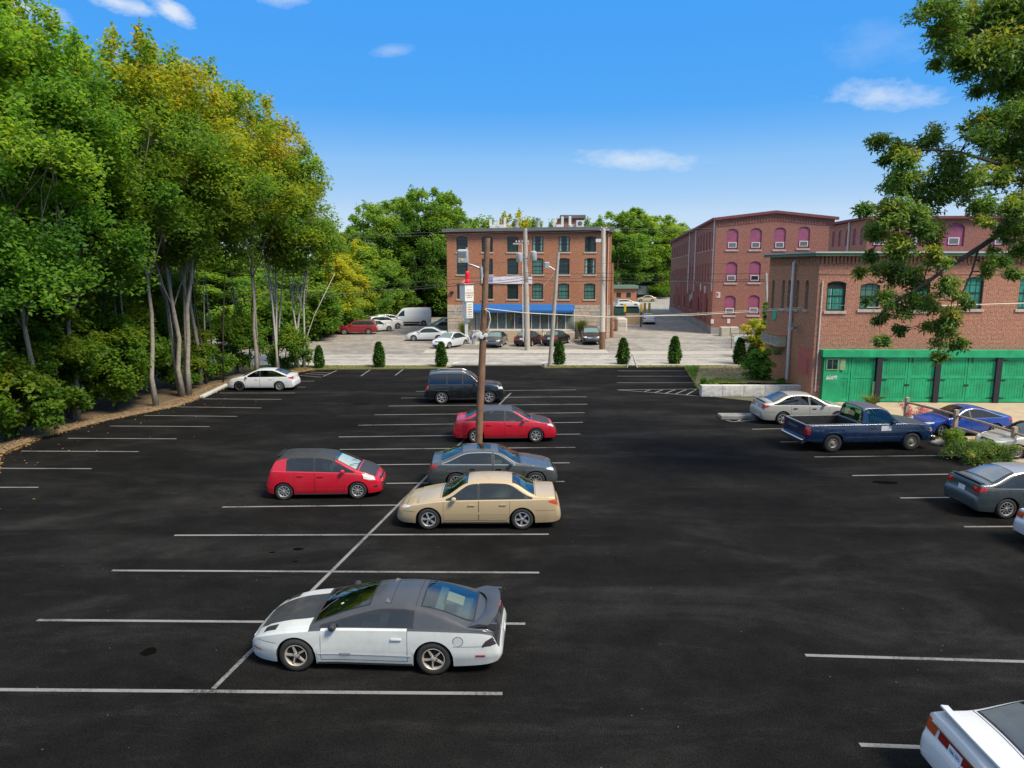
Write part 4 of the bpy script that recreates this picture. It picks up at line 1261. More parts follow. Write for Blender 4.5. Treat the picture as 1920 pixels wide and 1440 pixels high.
# dark off-roader
def suv(L=4.8, W=1.9, H=1.80, wb=2.79, ro=1.05, ws=3.45, hoodf=1.0, wr=.38, belt=1.12, cowl=1.18, roof_r=.45, **k):
    sp = dict(L=L, W=W, wheels=(ro, ro + wb), wr=wr, tum=.26, crown=.05, inset=.06,
              top=[(0, .52), (.03, .66), (.07, .72), (.12, .76), (.15, 1.0), (.22, 1.22), (roof_r, H - .10), (roof_r + .15, H - .03), (1.4, H), (2.3, H - .01), (2.55, H - .05), (2.70, H - .10), (ws, cowl), (ws + .1, cowl - .03),
                   (L - .6, hoodf + .03), (L - .25, hoodf - .05), (L - .17, hoodf - .16), (L - .12, .70), (L - .05, .64), (L, .50)],
              belt=[(0, .48), (.07, .66), (.15, .92), (.3, belt), (L * .5, belt - .01), (ws, belt - .04), (L - .6, hoodf - .06), (L - .2, hoodf - .2), (L - .1, .62), (L, .44)],
              plan=[(0, .80), (.03, .88), (.10, .94), (.4, .99), (1, 1), (L - 1, 1), (L - .5, .96), (L - .2, .88), (L - .08, .78), (L, .62)],
              low=[(0, .46), (.2, .36), (.8, .30), (L * .5, .28), (L - .6, .30), (L - .1, .34), (L, .42)],
              ws=(2.72, ws - .04), rw=(.20, roof_r), hood=(ws + .04, L - .28), xseams=[ws + .04, L - .28], doors=[(ro + .42, L * .5 - .12), (L * .5 - .11, ro + wb - .48)],
              win=[(.36, ro + .28), (ro + .36, L * .5 - .16), (L * .5 - .06, ws)], da=.09, dr=.10, mg=.11, wheel='six', rk=(.14, .14))
    sp.update(k)
    cx = sum(sp['wheels']) / 2; hw = W / 2
    fc = lambda x, y: -.6 * (x - cx) + .8 * y
    rc = lambda x, y: .6 * (x - cx) + .8 * y
    u0, u1, v0, v1 = fc(L - .1, hw * .6), fc(L - .42, hw * .95), rc(.1, hw * .72), rc(.32, hw * .96)
    sp.setdefault('decals', [('headlight', M_LENS, 'fcorner2', [(u0, hoodf - .26, hoodf - .12), (u1, hoodf - .22, hoodf - .10)], .008),
                             ('taillight', M_RED, 'rcorner2', [(v0, belt - .26, belt - .04), (v1, belt - .22, belt - .04)], .008),
                             ('grille', M_CHROME, 'front', [(-hw * .5, .70, hoodf - .18), (hw * .5, .70, hoodf - .18)], .006),
                             ('lower_grille', M_BLACKPL, 'front', [(-hw * .6, .46, .58), (hw * .6, .46, .58)], .006),
                             ('licence_plate', M_PLATE, 'rear', [(-.16, .82, .96), (.16, .82, .96)], .012)])
    return sp
def rails(c, root, bvh):
    for sd in (1, -1):
        pts = []
        for k in range(9):
            x = .75 + 1.75 * k / 8
            pts.append((x - c.cx, sd * (c.yedge(x) - .10), c.ztop(x, c.yedge(x) - .10) + (.0 if k in (0, 8) else .055)))
        MB().tube(pts, .018, 6).build('roof_rail', M_ALLOY, root)
fr = suv(L=4.82, W=1.92, H=1.88, hoodf=1.10, cowl=1.24, belt=1.15, roof_r=.34, ws=3.38, mats=dict(body=P_DARK4R, roof=paint('paint_midnight_roof', (.05, .065, .08), .3, .2, dirt=.04)), glass=M_GLASSB, extra=rails, crease=.78, hmat=P_DARK4R, track=.135)
loc, rz, s = place((917, 757), (828, 758), fr)
print('4r', loc, math.degrees(rz), s)
build_car(fr, 'black off-road vehicle with roof rails parked near the lot entrance', 'car', 'parked_car', loc, rz, min(max(s, .95), 1.06))

# white saloon at the wood edge
wc = sedan(L=4.64, W=1.78, H=1.45, wb=2.70, ro=1.00, deck=1.07, cowl=1.0, hoodf=.80, nose=.60, roof=(1.32, 2.60), ws=3.52, rw=.50, belt=.91, wr=.325, tum=.50,
           wheel='ten', wheelf='dark', mats=dict(body=P_WHITE2), hmat=P_WHITE2, dr=.12, glassr=GM['rear_screen_pink'])
wc['decals'] = std_decals(wc['wheels'], 4.64, 1.07, .80, .60)
loc, rz, s = place((449, 733), (524, 733), wc)
print('whitecor', loc, math.degrees(rz), s)
build_car(wc, 'white four-door saloon parked against the kerb by the trees', 'car', 'parked_car', loc, rz, min(max(s, .95), 1.06))

# silver saloon behind the pickup
def lip(x=.24, h=.05, m=None, w=1.2, dz=.03):
    def f(c, root, bvh):
        mb = MB(); vs = []; n = 11
        for i in range(n):
            t = i / (n - 1) * 2 - 1
            y = t * w / 2; xx = x + .05 * t * t
            z = c.ztop(xx, y)
            for (dx, q) in ((-.08, h), (-.07, h + .02), (.04, h + .01), (.12, .0 + .006), (.0, .004)): vs.append((xx + dx - c.cx, y, z + q))
        fs = [(i * 5 + k, i * 5 + (k + 1) % 5, (i + 1) * 5 + (k + 1) % 5, (i + 1) * 5 + k) for i in range(n - 1) for k in range(5)] + [tuple(range(5)), tuple((n - 1) * 5 + k for k in range(5))]
        mb.add(vs, fs); mb.build('boot_spoiler', m, root, True, 40, fix=True)
    return f
sen = sedan(L=4.55, W=1.74, H=1.41, wb=2.56, ro=1.03, deck=1.03, cowl=.97, hoodf=.76, nose=.58, roof=(1.32, 2.46), ws=3.28, rw=.62, belt=.88, wr=.31, tum=.50,
            wheel='six', mats=dict(body=P_SILVER), hmat=M_BLACKPL, dr=.14, extra=lip(.24, .07, P_SILVER, 1.25), mould=(.55, P_SILVER), mouldw=.05, glassr=M_GLASSL)
sen['decals'] = std_decals(sen['wheels'], 4.55, 1.03, .76, .58, 1.74)
build_car(sen, 'silver saloon with boot spoiler parked behind the blue pickup', 'car', 'parked_car', (15.15, 36.3, 0), R(1.5), 1.10)

# dark teal grey saloon, right side
dk = sedan(L=4.54, W=1.76, H=1.465, wb=2.60, ro=1.00, deck=1.09, cowl=1.02, hoodf=.82, nose=.62, roof=(1.32, 2.60), ws=3.42, rw=.60, belt=.92, wr=.325, tum=.48,
           wheel='ten', mats=dict(body=P_DKTEAL, roof=paint('paint_grey_roof', (.30, .31, .33), .3, .3, dirt=.03), trunk_lid=paint('paint_grey_boot', (.12, .135, .145), .3, .3, dirt=.03)),
           hmat=M_CHROME, dr=.14, extra=lip(.23, .05, P_DKTEAL, 1.35), glassr=GM['pale_rear_screen'])
dk['decals'] = std_decals(dk['wheels'], 4.54, 1.09, .82, .62)
dk['decals'] += [('reverse_light', M_AMBER, 'rear2', [(.56, .90, .96), (.64, .90, .96)], .014)]
_r = G(1884, 972)
build_car(dk, 'dark teal grey saloon backed towards the aisle, right of the shrub by the fence', 'car', 'parked_car', (_r.x + 1.30, _r.y + .86, 0), R(2), 1.04)

# silver saloon tail at the right edge
sl = dict(sedan(L=4.6, W=1.76, H=1.44, wb=2.65, ro=1.02, deck=1.02, cowl=1.0, wr=.315, mats=dict(body=paint('paint_silver_white', (.55, .56, .58), .3, .2, dirt=.04)), wheel='ten', hmat=M_BLACKPL, glassr=M_GLASSL))
sl['decals'] = std_decals(sl['wheels'], 4.6, 1.02, .78, .62, tail=mat('lens_orange_red', (.5, .06, .02)), plate_r=.78) + [('plate_print', M_PLATEB, 'rear', [(-.10, .755, .80), (.10, .755, .80)], .016)]
build_car(sl, 'silver saloon cut off by the right edge, next to the dark teal grey saloon', 'car', 'parked_car', (17.1, 19.3, 0), R(1))

# white saloon with spoiler, bottom right corner
def al_extra(c, root, bvh):
    lip(.30, .10, P_WHITE2, 1.42)(c, root, bvh)
    MB().rbox((.13 - c.cx, 0, .90), (.05, 1.25, .025)).build('chrome_strip', M_SILV, root)
    text_obj('TBL 571', .075, M_PLATEB, root, (c_rear(c, bvh, 0, .775) - .02, 0, .775), (math.pi / 2, 0, -math.pi / 2), 'plate_lettering')
def c_rear(c, bvh, y, z):
    h = bvh.ray_cast(Vector((-6, y, z)), Vector((1, 0, 0)), 12)
    return h[0].x if h[0] is not None else -2.3
M_SILV = mat('brushed_trim', (.42, .42, .38), .3, .1, 8, metal=.7)
al = sedan(L=4.62, W=1.74, H=1.40, wb=2.62, ro=1.03, deck=1.03, cowl=.97, hoodf=.76, nose=.58, roof=(1.50, 2.50), ws=3.32, rw=.80, belt=.88, wr=.31, tum=.50, rk=(.10, .07),
           wheel='six', mats=dict(body=P_WHITE2), hmat=P_WHITE2, dr=.10, extra=al_extra, glassr=GM['green_rear_screen'], glass=GM['green_side'])
al['decals'] = std_decals(al['wheels'], 4.62, 1.03, .76, .58, 1.74, tail=mat('lens_orange', (.50, .075, .02), .2, .2, 10, coat=1), plate_r=.775, tz=(.72, .90)) + [
    ('tail_panel', mat('lens_dark_red', (.26, .012, .012), .2, .1, coat=1), 'rear', [(-.42, .74, .885), (.42, .74, .885)], .008)]
build_car(al, 'white saloon with tall boot spoiler and red tail panel in the bottom right corner', 'car', 'parked_car', (8.9, 9.5, 0), R(-1), 1.03)

# blue pickup
def truck_extra(c, root, bvh):
    cx = c.cx
    b0, b1 = c.sp['bed']
    # open bed: floor, inner walls, rail caps
    mb = MB()
    zf = .74
    yi = c.W / 2 - .17
    mb.box(b0 + .03 - cx, b1 - .01 - cx, -yi, yi, zf - .05, zf)
    mb.build('bed_floor', mat('bed_liner', (.016, .017, .02), .7, .4, 6), root)
    mb = MB()
    for sd in (1, -1): mb.box(b0 + .03 - cx, b1 - .01 - cx, sd * (yi + .03) - .03, sd * (yi + .03) + .03, zf - .05, c.belt(1.2) + .02)
    mb.box(b1 - .05 - cx, b1 + .0 - cx, -yi, yi, zf - .05, c.belt(1.2) + .015)
    mb.build('bed_wall', MATS['bed_liner'], root)
    for sd in (1, -1):
        MB().box(b0 - cx, b1 - cx, sd * (yi + .055) - .035, sd * (yi + .055) + .035, c.belt(1.2) + .022, c.belt(1.2) + .036).build('bed_rail_cap', mat('rail_alloy', (.42, .43, .45), .4, .1, metal=.5), root)
    MB().bev(b0 - .045 - cx, b0 + .03 - cx, -yi - .02, yi + .02, .62, c.belt(1.2) + .03, .01).build('tailgate', P_NAVY, root)
    MB().box(b0 - .04 - cx, b0 + .025 - cx, -yi - .01, yi + .01, c.belt(1.2) + .031, c.belt(1.2) + .045).build('tailgate_cap', MATS['rail_alloy'], root)
    text_obj('CHEVROLET', .15, mat('badge_silver', (.30, .31, .33), .4, 0, metal=.4), root, (b0 - .048 - cx, .12, .92), (math.pi / 2, 0, -math.pi / 2), 'tailgate_lettering')
    text_obj('Z71', .16, M_RED, root, (b0 - .049 - cx, -.62, .80), (math.pi / 2, 0, -math.pi / 2), 'tailgate_badge')
    MB().bev(-.16 - cx, .0 - cx, -.88, .88, .40, .58, .03).build('rear_bumper', M_CHROME, root)
    MB().bev(c.L - .03 - cx, c.L + .12 - cx, -.93, .93, .40, .60, .03).build('front_bumper', M_CHROME, root)
    x = 3.35
    for sd in (-1, 1):
        y = c.ybody(x, .93)
        MB().rbox((x - cx, sd * (y + .004), .92), (.42, .006, .28)).build('door_sign', M_PLATE, root)
tr = dict(L=5.42, W=1.95, wheels=(1.17, 4.51), wr=.375, ar=.45, tum=.24, crown=.05, inset=.065, cr=.05, rows=1,
          top=[(0, 1.14), (2.34, 1.14), (2.37, 1.20), (2.46, 1.72), (2.56, 1.79), (2.9, 1.815), (3.2, 1.80), (3.36, 1.75), (3.98, 1.225), (4.08, 1.20), (4.6, 1.16), (5.1, 1.11), (5.28, 1.07), (5.36, .98), (5.40, .86), (5.42, .70)],
          belt=[(0, 1.115), (2.3, 1.115), (4.0, 1.12), (5.1, 1.05), (5.3, .98), (5.42, .66)],
          plan=[(0, .955), (.06, .98), (.2, 1.0), (4.9, 1.0), (5.2, .975), (5.34, .94), (5.42, .88)],
          low=[(0, .52), (.4, .44), (2.0, .42), (4, .40), (5.2, .42), (5.42, .46)],
          ws=(3.38, 3.94), rw=(2.375, 2.47), bed=(.03, 2.34), hood=(4.04, 5.24), xseams=[4.04], doors=[(2.62, 3.92)], win=[(2.62, 3.9)], da=.05, dr=.0, mg=.10, wlo=.05, crease=.80,
          wheel='truck', mats=dict(body=P_NAVY, hood=paint('faded_navy', (.03, .042, .075), .45, dirt=.1, coat=.3), roof=paint('faded_navy_roof', (.07, .085, .125), .42, dirt=.1, coat=.3)), hmat=M_BLACKPL, mould=(.62, paint('navy_mould', (.02, .05, .12))), mouldw=.03, mx=3.62,
          glass=GM['truck_glass'], glassr=GM['truck_rear_glass'], rk=(.14, .14), track=.13, hz=.14,
          decals=[('headlight', M_LENS, 'front2', [(.60, .82, .98), (.90, .82, .98)], .008), ('grille', M_CHROME, 'front', [(-.58, .76, 1.0), (.58, .76, 1.0)], .006),
                  ('turn_signal', M_AMBER, 'side2', [(5.30, .80, .98), (5.37, .80, .96)], .006),
                  ('taillight', M_RED, 'rear2', [(.83, .76, 1.08), (.93, .76, 1.08)], .010), ('taillight', M_RED, 'side2', [(.035, .76, 1.08), (.17, .76, 1.08)], .008)], extra=truck_extra)
loc, rz, s = place((1718, 846), (1556, 850), tr)
print('truck', loc, math.degrees(rz), s)
build_car(tr, 'dark blue pickup truck with white sign on its door by the rail fence', 'pickup truck', 'pickup_truck', loc, rz, min(max(s, .95), 1.08))

# bright blue coupe and silver saloon behind the fence
bl = sedan(L=4.45, W=1.75, H=1.38, wb=2.60, ro=.98, deck=1.0, cowl=.93, hoodf=.72, nose=.56, roof=(1.55, 2.35), ws=3.20, rw=.62, belt=.86, wr=.31, tum=.52, dr=.10,
           wheel='five', mats=dict(body=P_BLUE), glass=M_GLASSB, hmat=P_BLUE, wheelf='five')
bl['decals'] = std_decals(bl['wheels'], 4.45, 1.0, .72, .56, 1.75)
f = G(1757, 820)
build_car(bl, 'bright blue low coupe standing behind the rail fence', 'car', 'parked_car', (f.x + 1.5, f.y + .95, 0), R(184))
s2 = sedan(L=4.6, W=1.76, mats=dict(body=P_SILVER), wheel='ten', hmat=P_SILVER, glass=M_GLASSB)
s2['decals'] = std_decals(s2['wheels'], 4.6, 1.02, .78, .62)
build_car(s2, 'silver saloon at the right edge in front of the blue coupe, behind the fence', 'car', 'parked_car', (22.4, 29.7, 0), R(182))

# ------------------------------------------------------------------ the cars across the road (small in the picture)
def far_sedan(pt, head, label, matx, kind='sedan', scale=1.0, **kw):
    if kind == 'sedan': sp = sedan(mats=dict(body=matx), wheel='seven', simple=True, **kw); sp['decals'] = std_decals(sp['wheels'], sp['L'], kw.get('deck', 1.02), kw.get('hoodf', .78), kw.get('nose', .62))
    else:
        sp = suv(mats=dict(body=matx), simple=True, **kw)
    return build_car(sp, label, 'car', 'parked_car', (pt[0], pt[1], 0), R(head), scale, lod=1)
P_DKRED = paint('paint_dark_red', (.22, .012, .02), .3, dirt=.03)
P_BLACK = paint('paint_black', (.012, .012, .014), .28, dirt=.03)
P_GUN = paint('paint_gunmetal', (.10, .11, .115), .3, .3, dirt=.04)
P_BLACKRED = paint('paint_black_cherry', (.03, .010, .014), .28, dirt=.03)
P_BEIGE2 = paint('paint_pale_gold', (.48, .40, .26), .34, .2, dirt=.05)
def far_at(px, py, z=0): g = G(px, py, z); return (g.x, g.y)
far_sedan(far_at(845, 650), -122, 'silver white saloon facing the road beside the tall pylon sign', P_WHITE2, H=1.48)
far_sedan(far_at(800, 638), 182, 'white saloon side-on in the far lot, left of the pylon sign', P_WHITE2)
far_sedan(far_at(826, 624), -150, 'blue grey saloon half hidden behind the white saloons by the stone wall', paint('paint_blue_grey', (.16, .22, .27), .3, .2))
far_sedan(far_at(836, 616), -150, 'pale silver saloon against the stone corner of the brick building', paint('paint_pale_silver', (.5, .53, .55), .3, .2))
far_sedan(far_at(670, 626), 186, 'dark red off-road car beside the hedge in the far lot', P_DKRED, 'suv', H=1.70, wr=.35)
far_sedan(far_at(706, 621), 30, 'white saloon parked right behind the dark red off-road car', P_WHITE2)
far_sedan(far_at(722, 616), 30, 'white tall estate third from the hedge in the far lot', P_WHITE2, 'suv', H=1.66, wr=.35)
far_sedan(far_at(732, 611), 30, 'pale silver estate fourth in the far row towards the van', paint('paint_pale_silver', (.5, .53, .55)), 'suv', H=1.6, wr=.34)
far_sedan(far_at(744, 609.5), 30, 'maroon saloon just left of the white van', P_DKRED)
far_sedan(far_at(757, 608.5), 30, 'black saloon tucked in front of the white van', P_BLACK)
far_sedan(far_at(930, 648), -100, 'gunmetal saloon facing the road below the shop steps', P_GUN, hoodf=.82)
far_sedan(far_at(992, 646), 68, 'black cherry saloon seen from behind below the shop steps', P_BLACKRED)
conv, cc = far_sedan(far_at(1044, 645), 66, 'black convertible seen from behind, right of the leaning grey pole', P_BLACK)
far_sedan(far_at(1107, 643), -92, 'black boxy off-road car facing the road by the pale utility pole', P_BLACK, 'suv', H=1.75, wr=.36)
far_sedan(far_at(1176, 576), 8, 'white hatchback by the small brick shed', P_WHITE2, 'suv', H=1.55, wr=.34)
far_sedan(far_at(1168, 590), 4, 'black car behind the concrete planters', P_BLACK)
far_sedan(far_at(1211, 565.5), 182, 'pale gold saloon far up the side street', P_BEIGE2)
far_sedan(far_at(1215, 606), 84, 'white saloon driving away up the side street', P_WHITE2)
# van
van = dict(L=5.9, W=2.0, wheels=(1.1, 4.75), wr=.36, tum=.12, crown=.06, inset=.04, simple=True,
           top=[(0, 2.2), (.04, 2.42), (.15, 2.52), (1, 2.56), (3.2, 2.54), (3.9, 2.45), (4.15, 2.33), (5.0, 1.42), (5.1, 1.36), (5.55, 1.18), (5.72, 1.02), (5.82, .8), (5.9, .6)],
           belt=[(0, 1.4), (4.2, 1.38), (5.0, 1.28), (5.5, 1.08), (5.75, .85), (5.9, .5)], plan=[(0, .93), (.1, .98), (.5, 1), (4.8, 1), (5.4, .95), (5.75, .82), (5.9, .6)],
           low=[(0, .42), (.5, .34), (3, .3), (5.4, .3), (5.9, .4)], ws=(4.18, 4.98), rw=(.0, .02), doors=[], win=[(3.75, 4.7)], da=.06, dr=.1, mg=.30, wheel='steel', mats=dict(body=P_WHITE2),
           decals=[('rear_door_window', M_GLASS, 'rear2', [(.15, 1.55, 2.15), (.80, 1.55, 2.15)], .008), ('taillight', M_RED, 'rear2', [(.84, .9, 1.3), (.93, .9, 1.3)], .008),
                   ('lower_cladding', M_BLACKPL, 'side2', [(1.6, .36, .58), (4.2, .36, .58)], .006), ('headlight', M_LENS, 'fcorner2', [(-1.05, .85, 1.05), (-.75, .9, 1.1)], .008)])
p = far_at(770, 610)
build_car(van, 'white high-roof delivery van at the end of the far lot', 'van', 'delivery_van', (p[0], p[1], 0), R(188), .95, lod=1)
# ================================================================== buildings
M_BRICK_A = brick_mat('orange_brick', (.40, .158, .078), (.31, .112, .06), (.38, .29, .21), (.38, .23, .15), .35)
M_BRICK_E = brick_mat('dark_red_brick', (.33, .120, .088), (.22, .082, .066), (.36, .28, .23), (.27, .14, .115), .5)
M_BRICK_G = brick_mat('mixed_red_brick', (.36, .142, .088), (.26, .10, .068), (.50, .41, .32), (.37, .17, .12), .4)
M_BRICK_S = brick_mat('pale_sunlit_brick', (.52, .24, .12), (.44, .18, .10), (.40, .30, .22), (.36, .20, .12), .35)  # paler side brick, colour lifted further in place of sunlight on that wall
M_TRIM = mat('roof_trim_grey', (.12, .12, .125), .7, .2, 1.5)
M_TRIMR = mat('roof_trim_maroon', (.16, .045, .05), .7, .2, 1.5)
M_TRIMG = mat('cornice_green', (.13, .22, .12), .7, .25, 2)
M_ROOF = mat('roof_membrane', (.26, .26, .26), .9, .2, .6)
M_SILL = mat('stone_sill', (.42, .36, .31), .9, .15, 4)
M_FRAME = mat('window_frame_dark', (.012, .022, .022), .5, .1)
M_PANE = glass_mat('window_pane', (.012, .030, .028), .05, 1.5)
M_PANEG = glass_mat('curtained_pane', (.065, .17, .14), .12, 1.5)
M_CURT = mat('curtain_green', (.02, .20, .155), .8, .35, 6)
M_MAG = mat('shutter_magenta', (.27, .070, .14), .75, .2, 1.4)
M_WFRAME = mat('white_frame', (.62, .60, .60), .6, .08)
M_GREYPANE = glass_mat('grey_pane', (.13, .15, .15), .15, 1.5)
M_STONE = mat('granite_block', (.36, .29, .225), .9, 0, 3.0, col2=(.50, .42, .34), bump=.6, bscale=9)
M_STONE2 = mat('granite_block_pink', (.42, .31, .23), .9, 0, 3.0, col2=(.52, .42, .33), bump=.6, bscale=9)
M_STONE3 = mat('granite_block_grey', (.29, .265, .235), .9, 0, 3.0, col2=(.40, .36, .31), bump=.6, bscale=9)
M_FOUND = mat('foundation_render', (.25, .255, .245), .9, .25, .8)
M_BLUE = mat('awning_blue', (.004, .095, .32), .7, .08, 2)
M_PIPE = mat('drain_pipe_pale', (.58, .54, .52), .6, .12, 4)
M_AC = mat('metal_box_white', (.58, .59, .59), .5, .12, 5)
M_DARKIN = mat('dark_interior', (.02, .02, .02), .9, .2)

def wall_panel(W, H, ops, th, m, name, parent, top=None):
    """flat wall in local x,z at y=0 facing -y, openings (x0,x1,z0,z1,rise); top(x) optional sloped head"""
    xs = sorted(set([0, W] + [v for o in ops for v in o[:2]] + ([top[0]] if top else [])))
    zs = sorted(set([0, H] + [v for o in ops for v in o[2:4]]))
    mb = MB()
    def inside(x, z): return any(o[0] < x < o[1] and o[2] < z < o[3] for o in ops)
    for i in range(len(xs) - 1):
        for j in range(len(zs) - 1):
            x0, x1, z0, z1 = xs[i], xs[i + 1], zs[j], zs[j + 1]
            if inside((x0 + x1) / 2, (z0 + z1) / 2): continue
            t0 = t1 = z1
            if top and z1 == H: t0, t1 = H + top[1](x0), H + top[1](x1)
            mb.add([(x0, 0, z0), (x1, 0, z0), (x1, 0, t1), (x0, 0, t0)], [(0, 1, 2, 3)])
    for (x0, x1, z0, z1, rise) in ops:
        mb.add([(x0, 0, z0), (x0, th, z0), (x0, th, z1), (x0, 0, z1)], [(0, 3, 2, 1)])
        mb.add([(x1, 0, z0), (x1, th, z0), (x1, th, z1), (x1, 0, z1)], [(0, 1, 2, 3)])
        mb.add([(x0, 0, z0), (x1, 0, z0), (x1, th, z0), (x0, th, z0)], [(0, 1, 2, 3)])
        mb.add([(x0, 0, z1), (x1, 0, z1), (x1, th, z1), (x0, th, z1)], [(0, 3, 2, 1)])
        if rise:                                   # segmental arch: spandrels fill the corners
            n = 8; w = x1 - x0; xm = (x0 + x1) / 2
            r = (w * w / 4 + rise * rise) / (2 * rise)
            arc = [(x0 + w * k / n, z1 - rise + math.sqrt(max(r * r - (x0 + w * k / n - xm) ** 2, 0)) - (r - rise)) for k in range(n + 1)]
            for k in range(n):
                (xa_, za_), (xb_, zb_) = arc[k], arc[k + 1]
                mb.add([(xa_, 0, za_), (xb_, 0, zb_), (xb_, 0, z1), (xa_, 0, z1)], [(0, 1, 2, 3)])
                mb.add([(xa_, 0, za_), (xa_, th, za_), (xb_, th, zb_), (xb_, 0, zb_)], [(0, 1, 2, 3)])
    return mb.build(name, m, parent)

def sash_window(parent, x0, x1, z0, z1, y, frame, pane, nx=2, nz=2, fw=.07, sill=True, curtain=None, meeting=True):
    """frame with bars, pane child, sill"""
    mb = MB()
    mb.box(x0, x0 + fw, y, y + .08, z0, z1); mb.box(x1 - fw, x1, y, y + .08, z0, z1)
    mb.box(x0 + fw, x1 - fw, y, y + .08, z0, z0 + fw); mb.box(x0 + fw, x1 - fw, y, y + .08, z1 - fw, z1)
    zm = (z0 + z1) / 2
    if meeting: mb.box(x0 + fw, x1 - fw, y + .005, y + .075, zm - .035, zm + .035)
    for k in range(1, nx):
        x = x0 + (x1 - x0) * k / nx
        mb.box(x - .013, x + .013, y + .02, y + .055, z0 + fw, z1 - fw)
    for k in range(1, nz * 2):
        if k == nz: continue
        z = z0 + (z1 - z0) * k / (nz * 2)
        mb.box(x0 + fw, x1 - fw, y + .022, y + .053, z - .012, z + .012)
    w = mb.build('window', frame, parent)
    MB().box(x0 + .03, x1 - .03, y + .035, y + .05, z0 + .03, z1 - .03).build('pane', pane, w)
    if curtain:
        for c0, c1 in curtain:
            MB().box(x0 + (x1 - x0) * c0, x0 + (x1 - x0) * c1, y + .028, y + .033, z0 + fw, z1 - fw).build('curtain', M_CURT2, w)
    if sill: MB().box(x0 - .12, x1 + .12, -.07, .06, z0 - .16, z0 - .002).build('sill', M_SILL, w)
    return w
M_CURT2 = mat('curtain_pale_green', (.22, .38, .33), .8, .2, 5)

# ------------------------------------------------------------------ four storey brick building
YB = 79.0
bx0, bx1 = PY(839, 560, YB).x, PY(1143, 560, YB).x
BW = bx1 - bx0
RZ_B = R(-2.5)
bb = thing('brick_building', 'four storey orange brick building with blue awning and stone ground floor', 'building', (bx0, YB, 0), RZ_B)
zt = ZY(437, YB) + .1
def bu(px): return PY(px, 520, YB).x - bx0
zst = ZY(571, YB)
ops = []
cols = [867, 914, 961.5, 1008, 1056.7, 1105]
rows = [(472.5, 443.5), (514.5, 484), (560.5, 531)]
for pc in cols:
    for (yb_, yt_) in rows:
        c = bu(pc); ops.append((c - .60, c + .60, ZY(yb_, YB) - zst, ZY(yt_, YB) - zst, .09))
upper = wall_panel(BW, zt - zst, ops, .25, M_BRICK_A, 'brick_wall', bb); upper.location = (0, 0, zst)
for k, o in enumerate(ops):
    ci, ri = k // 3, k % 3
    green = (ci, ri) in ((3, 1), (3, 2), (4, 2), (5, 2))
    cur = [(.08, .24), (.76, .92)] if (ci, ri) in ((3, 0), (4, 0), (5, 1)) else None
    w = sash_window(bb, o[0], o[1], o[2] + zst, o[3] + zst, .12, M_FRAME, M_PANEG if green else M_PANE, 3 if green else 2, 2, .085, True, cur)
MB().box(.02, BW - .02, .26, 16, 0.0, zt - .02).build('building_core', M_BRICK_A, bb)
rm = MB(); rm.add([(-.45, -.55, zt + .0), (BW + .25, -.55, zt + .18), (BW + .25, 16.4, zt + .5), (-.45, 16.4, zt + .35),
                   (-.45, -.55, zt + .34), (BW + .25, -.55, zt + .55), (BW + .25, 16.4, zt + .85), (-.45, 16.4, zt + .68)],
                  [(0, 3, 2, 1), (4, 5, 6, 7), (0, 1, 5, 4), (1, 2, 6, 5), (2, 3, 7, 6), (3, 0, 4, 7)])
roof = rm.build('roof', M_TRIM, bb)
MB().box(-.2, BW + .1, -.22, 0.0, zt - .16, zt + .0).build('cornice', mat('cornice_brown', (.13, .06, .045), .8, .2), bb)
# granite ground floor, block by block
rs = random.Random(3)
sa, sb = bu(886), bu(1077)
def stone_run(x0, x1, z0, z1, nrow, y=-.02):
    hrow = (z1 - z0) / nrow
    for r_ in range(nrow):
        x = x0
        while x < x1 - .02:
            l = rs.uniform(.55, 1.25); e = min(x + l, x1)
            if x1 - e < .3: e = x1
            d = rs.uniform(.0, .045)
            za = z0 + r_ * hrow
            mb = MB(); g = .012
            mb.box(x + g, e - g, y - d, .24, za + g, za + hrow - g)
            mb.build('stone_block', rs.choice([M_STONE, M_STONE, M_STONE2, M_STONE3]), bb)
            x = e
stone_run(-.03, sa, 0, zst, 10); stone_run(sb, BW + .03, 0, zst, 10)
MB().box(-.02, BW + .02, .03, .25, 0, zst).build('mortar_bed', M_FOUND, bb)
# shop front
zl = ZY(618, YB)
za_ = ZY(583, YB)
MB().box(sa, sb, -.02, .028, zl, zst).build('shop_back_wall', mat('shop_interior_wall', (.30, .33, .29), .9, .3, 1.5), bb)
sf = MB()
np_ = 11
fw = (sb - sa - .9) / np_
x0s = sa + .9
for k in range(np_ + 1): sf.box(x0s + k * fw - .035, x0s + k * fw + .035, -.36, -.30, zl + .06, za_ + .25)
sf.box(x0s, sb, -.37, -.29, zl, zl + .14); sf.box(x0s, sb, -.37, -.29, za_ + .15, za_ + .27)
sf.build('shop_frame', M_WFRAME, bb)
mgl = nodes_mat('shop_glass')[0]
_nt = mgl.node_tree; _b = _nt.nodes['Principled BSDF']; _b.inputs['Base Color'].default_value = (.06, .12, .11, 1); _b.inputs['Roughness'].default_value = .05
_tr = _nt.nodes.new('ShaderNodeBsdfTransparent'); _mx = _nt.nodes.new('ShaderNodeMixShader'); _mx.inputs[0].default_value = .22
_nt.links.new(_tr.outputs[0], _mx.inputs[1]); _nt.links.new(_b.outputs[0], _mx.inputs[2]); _nt.links.new(_mx.outputs[0], _nt.nodes['Material Output'].inputs[0])
for k in range(np_):
    MB().box(x0s + k * fw + .035, x0s + (k + 1) * fw - .035, -.335, -.325, zl + .14, za_ + .15).build('shop_pane', mgl, bb)
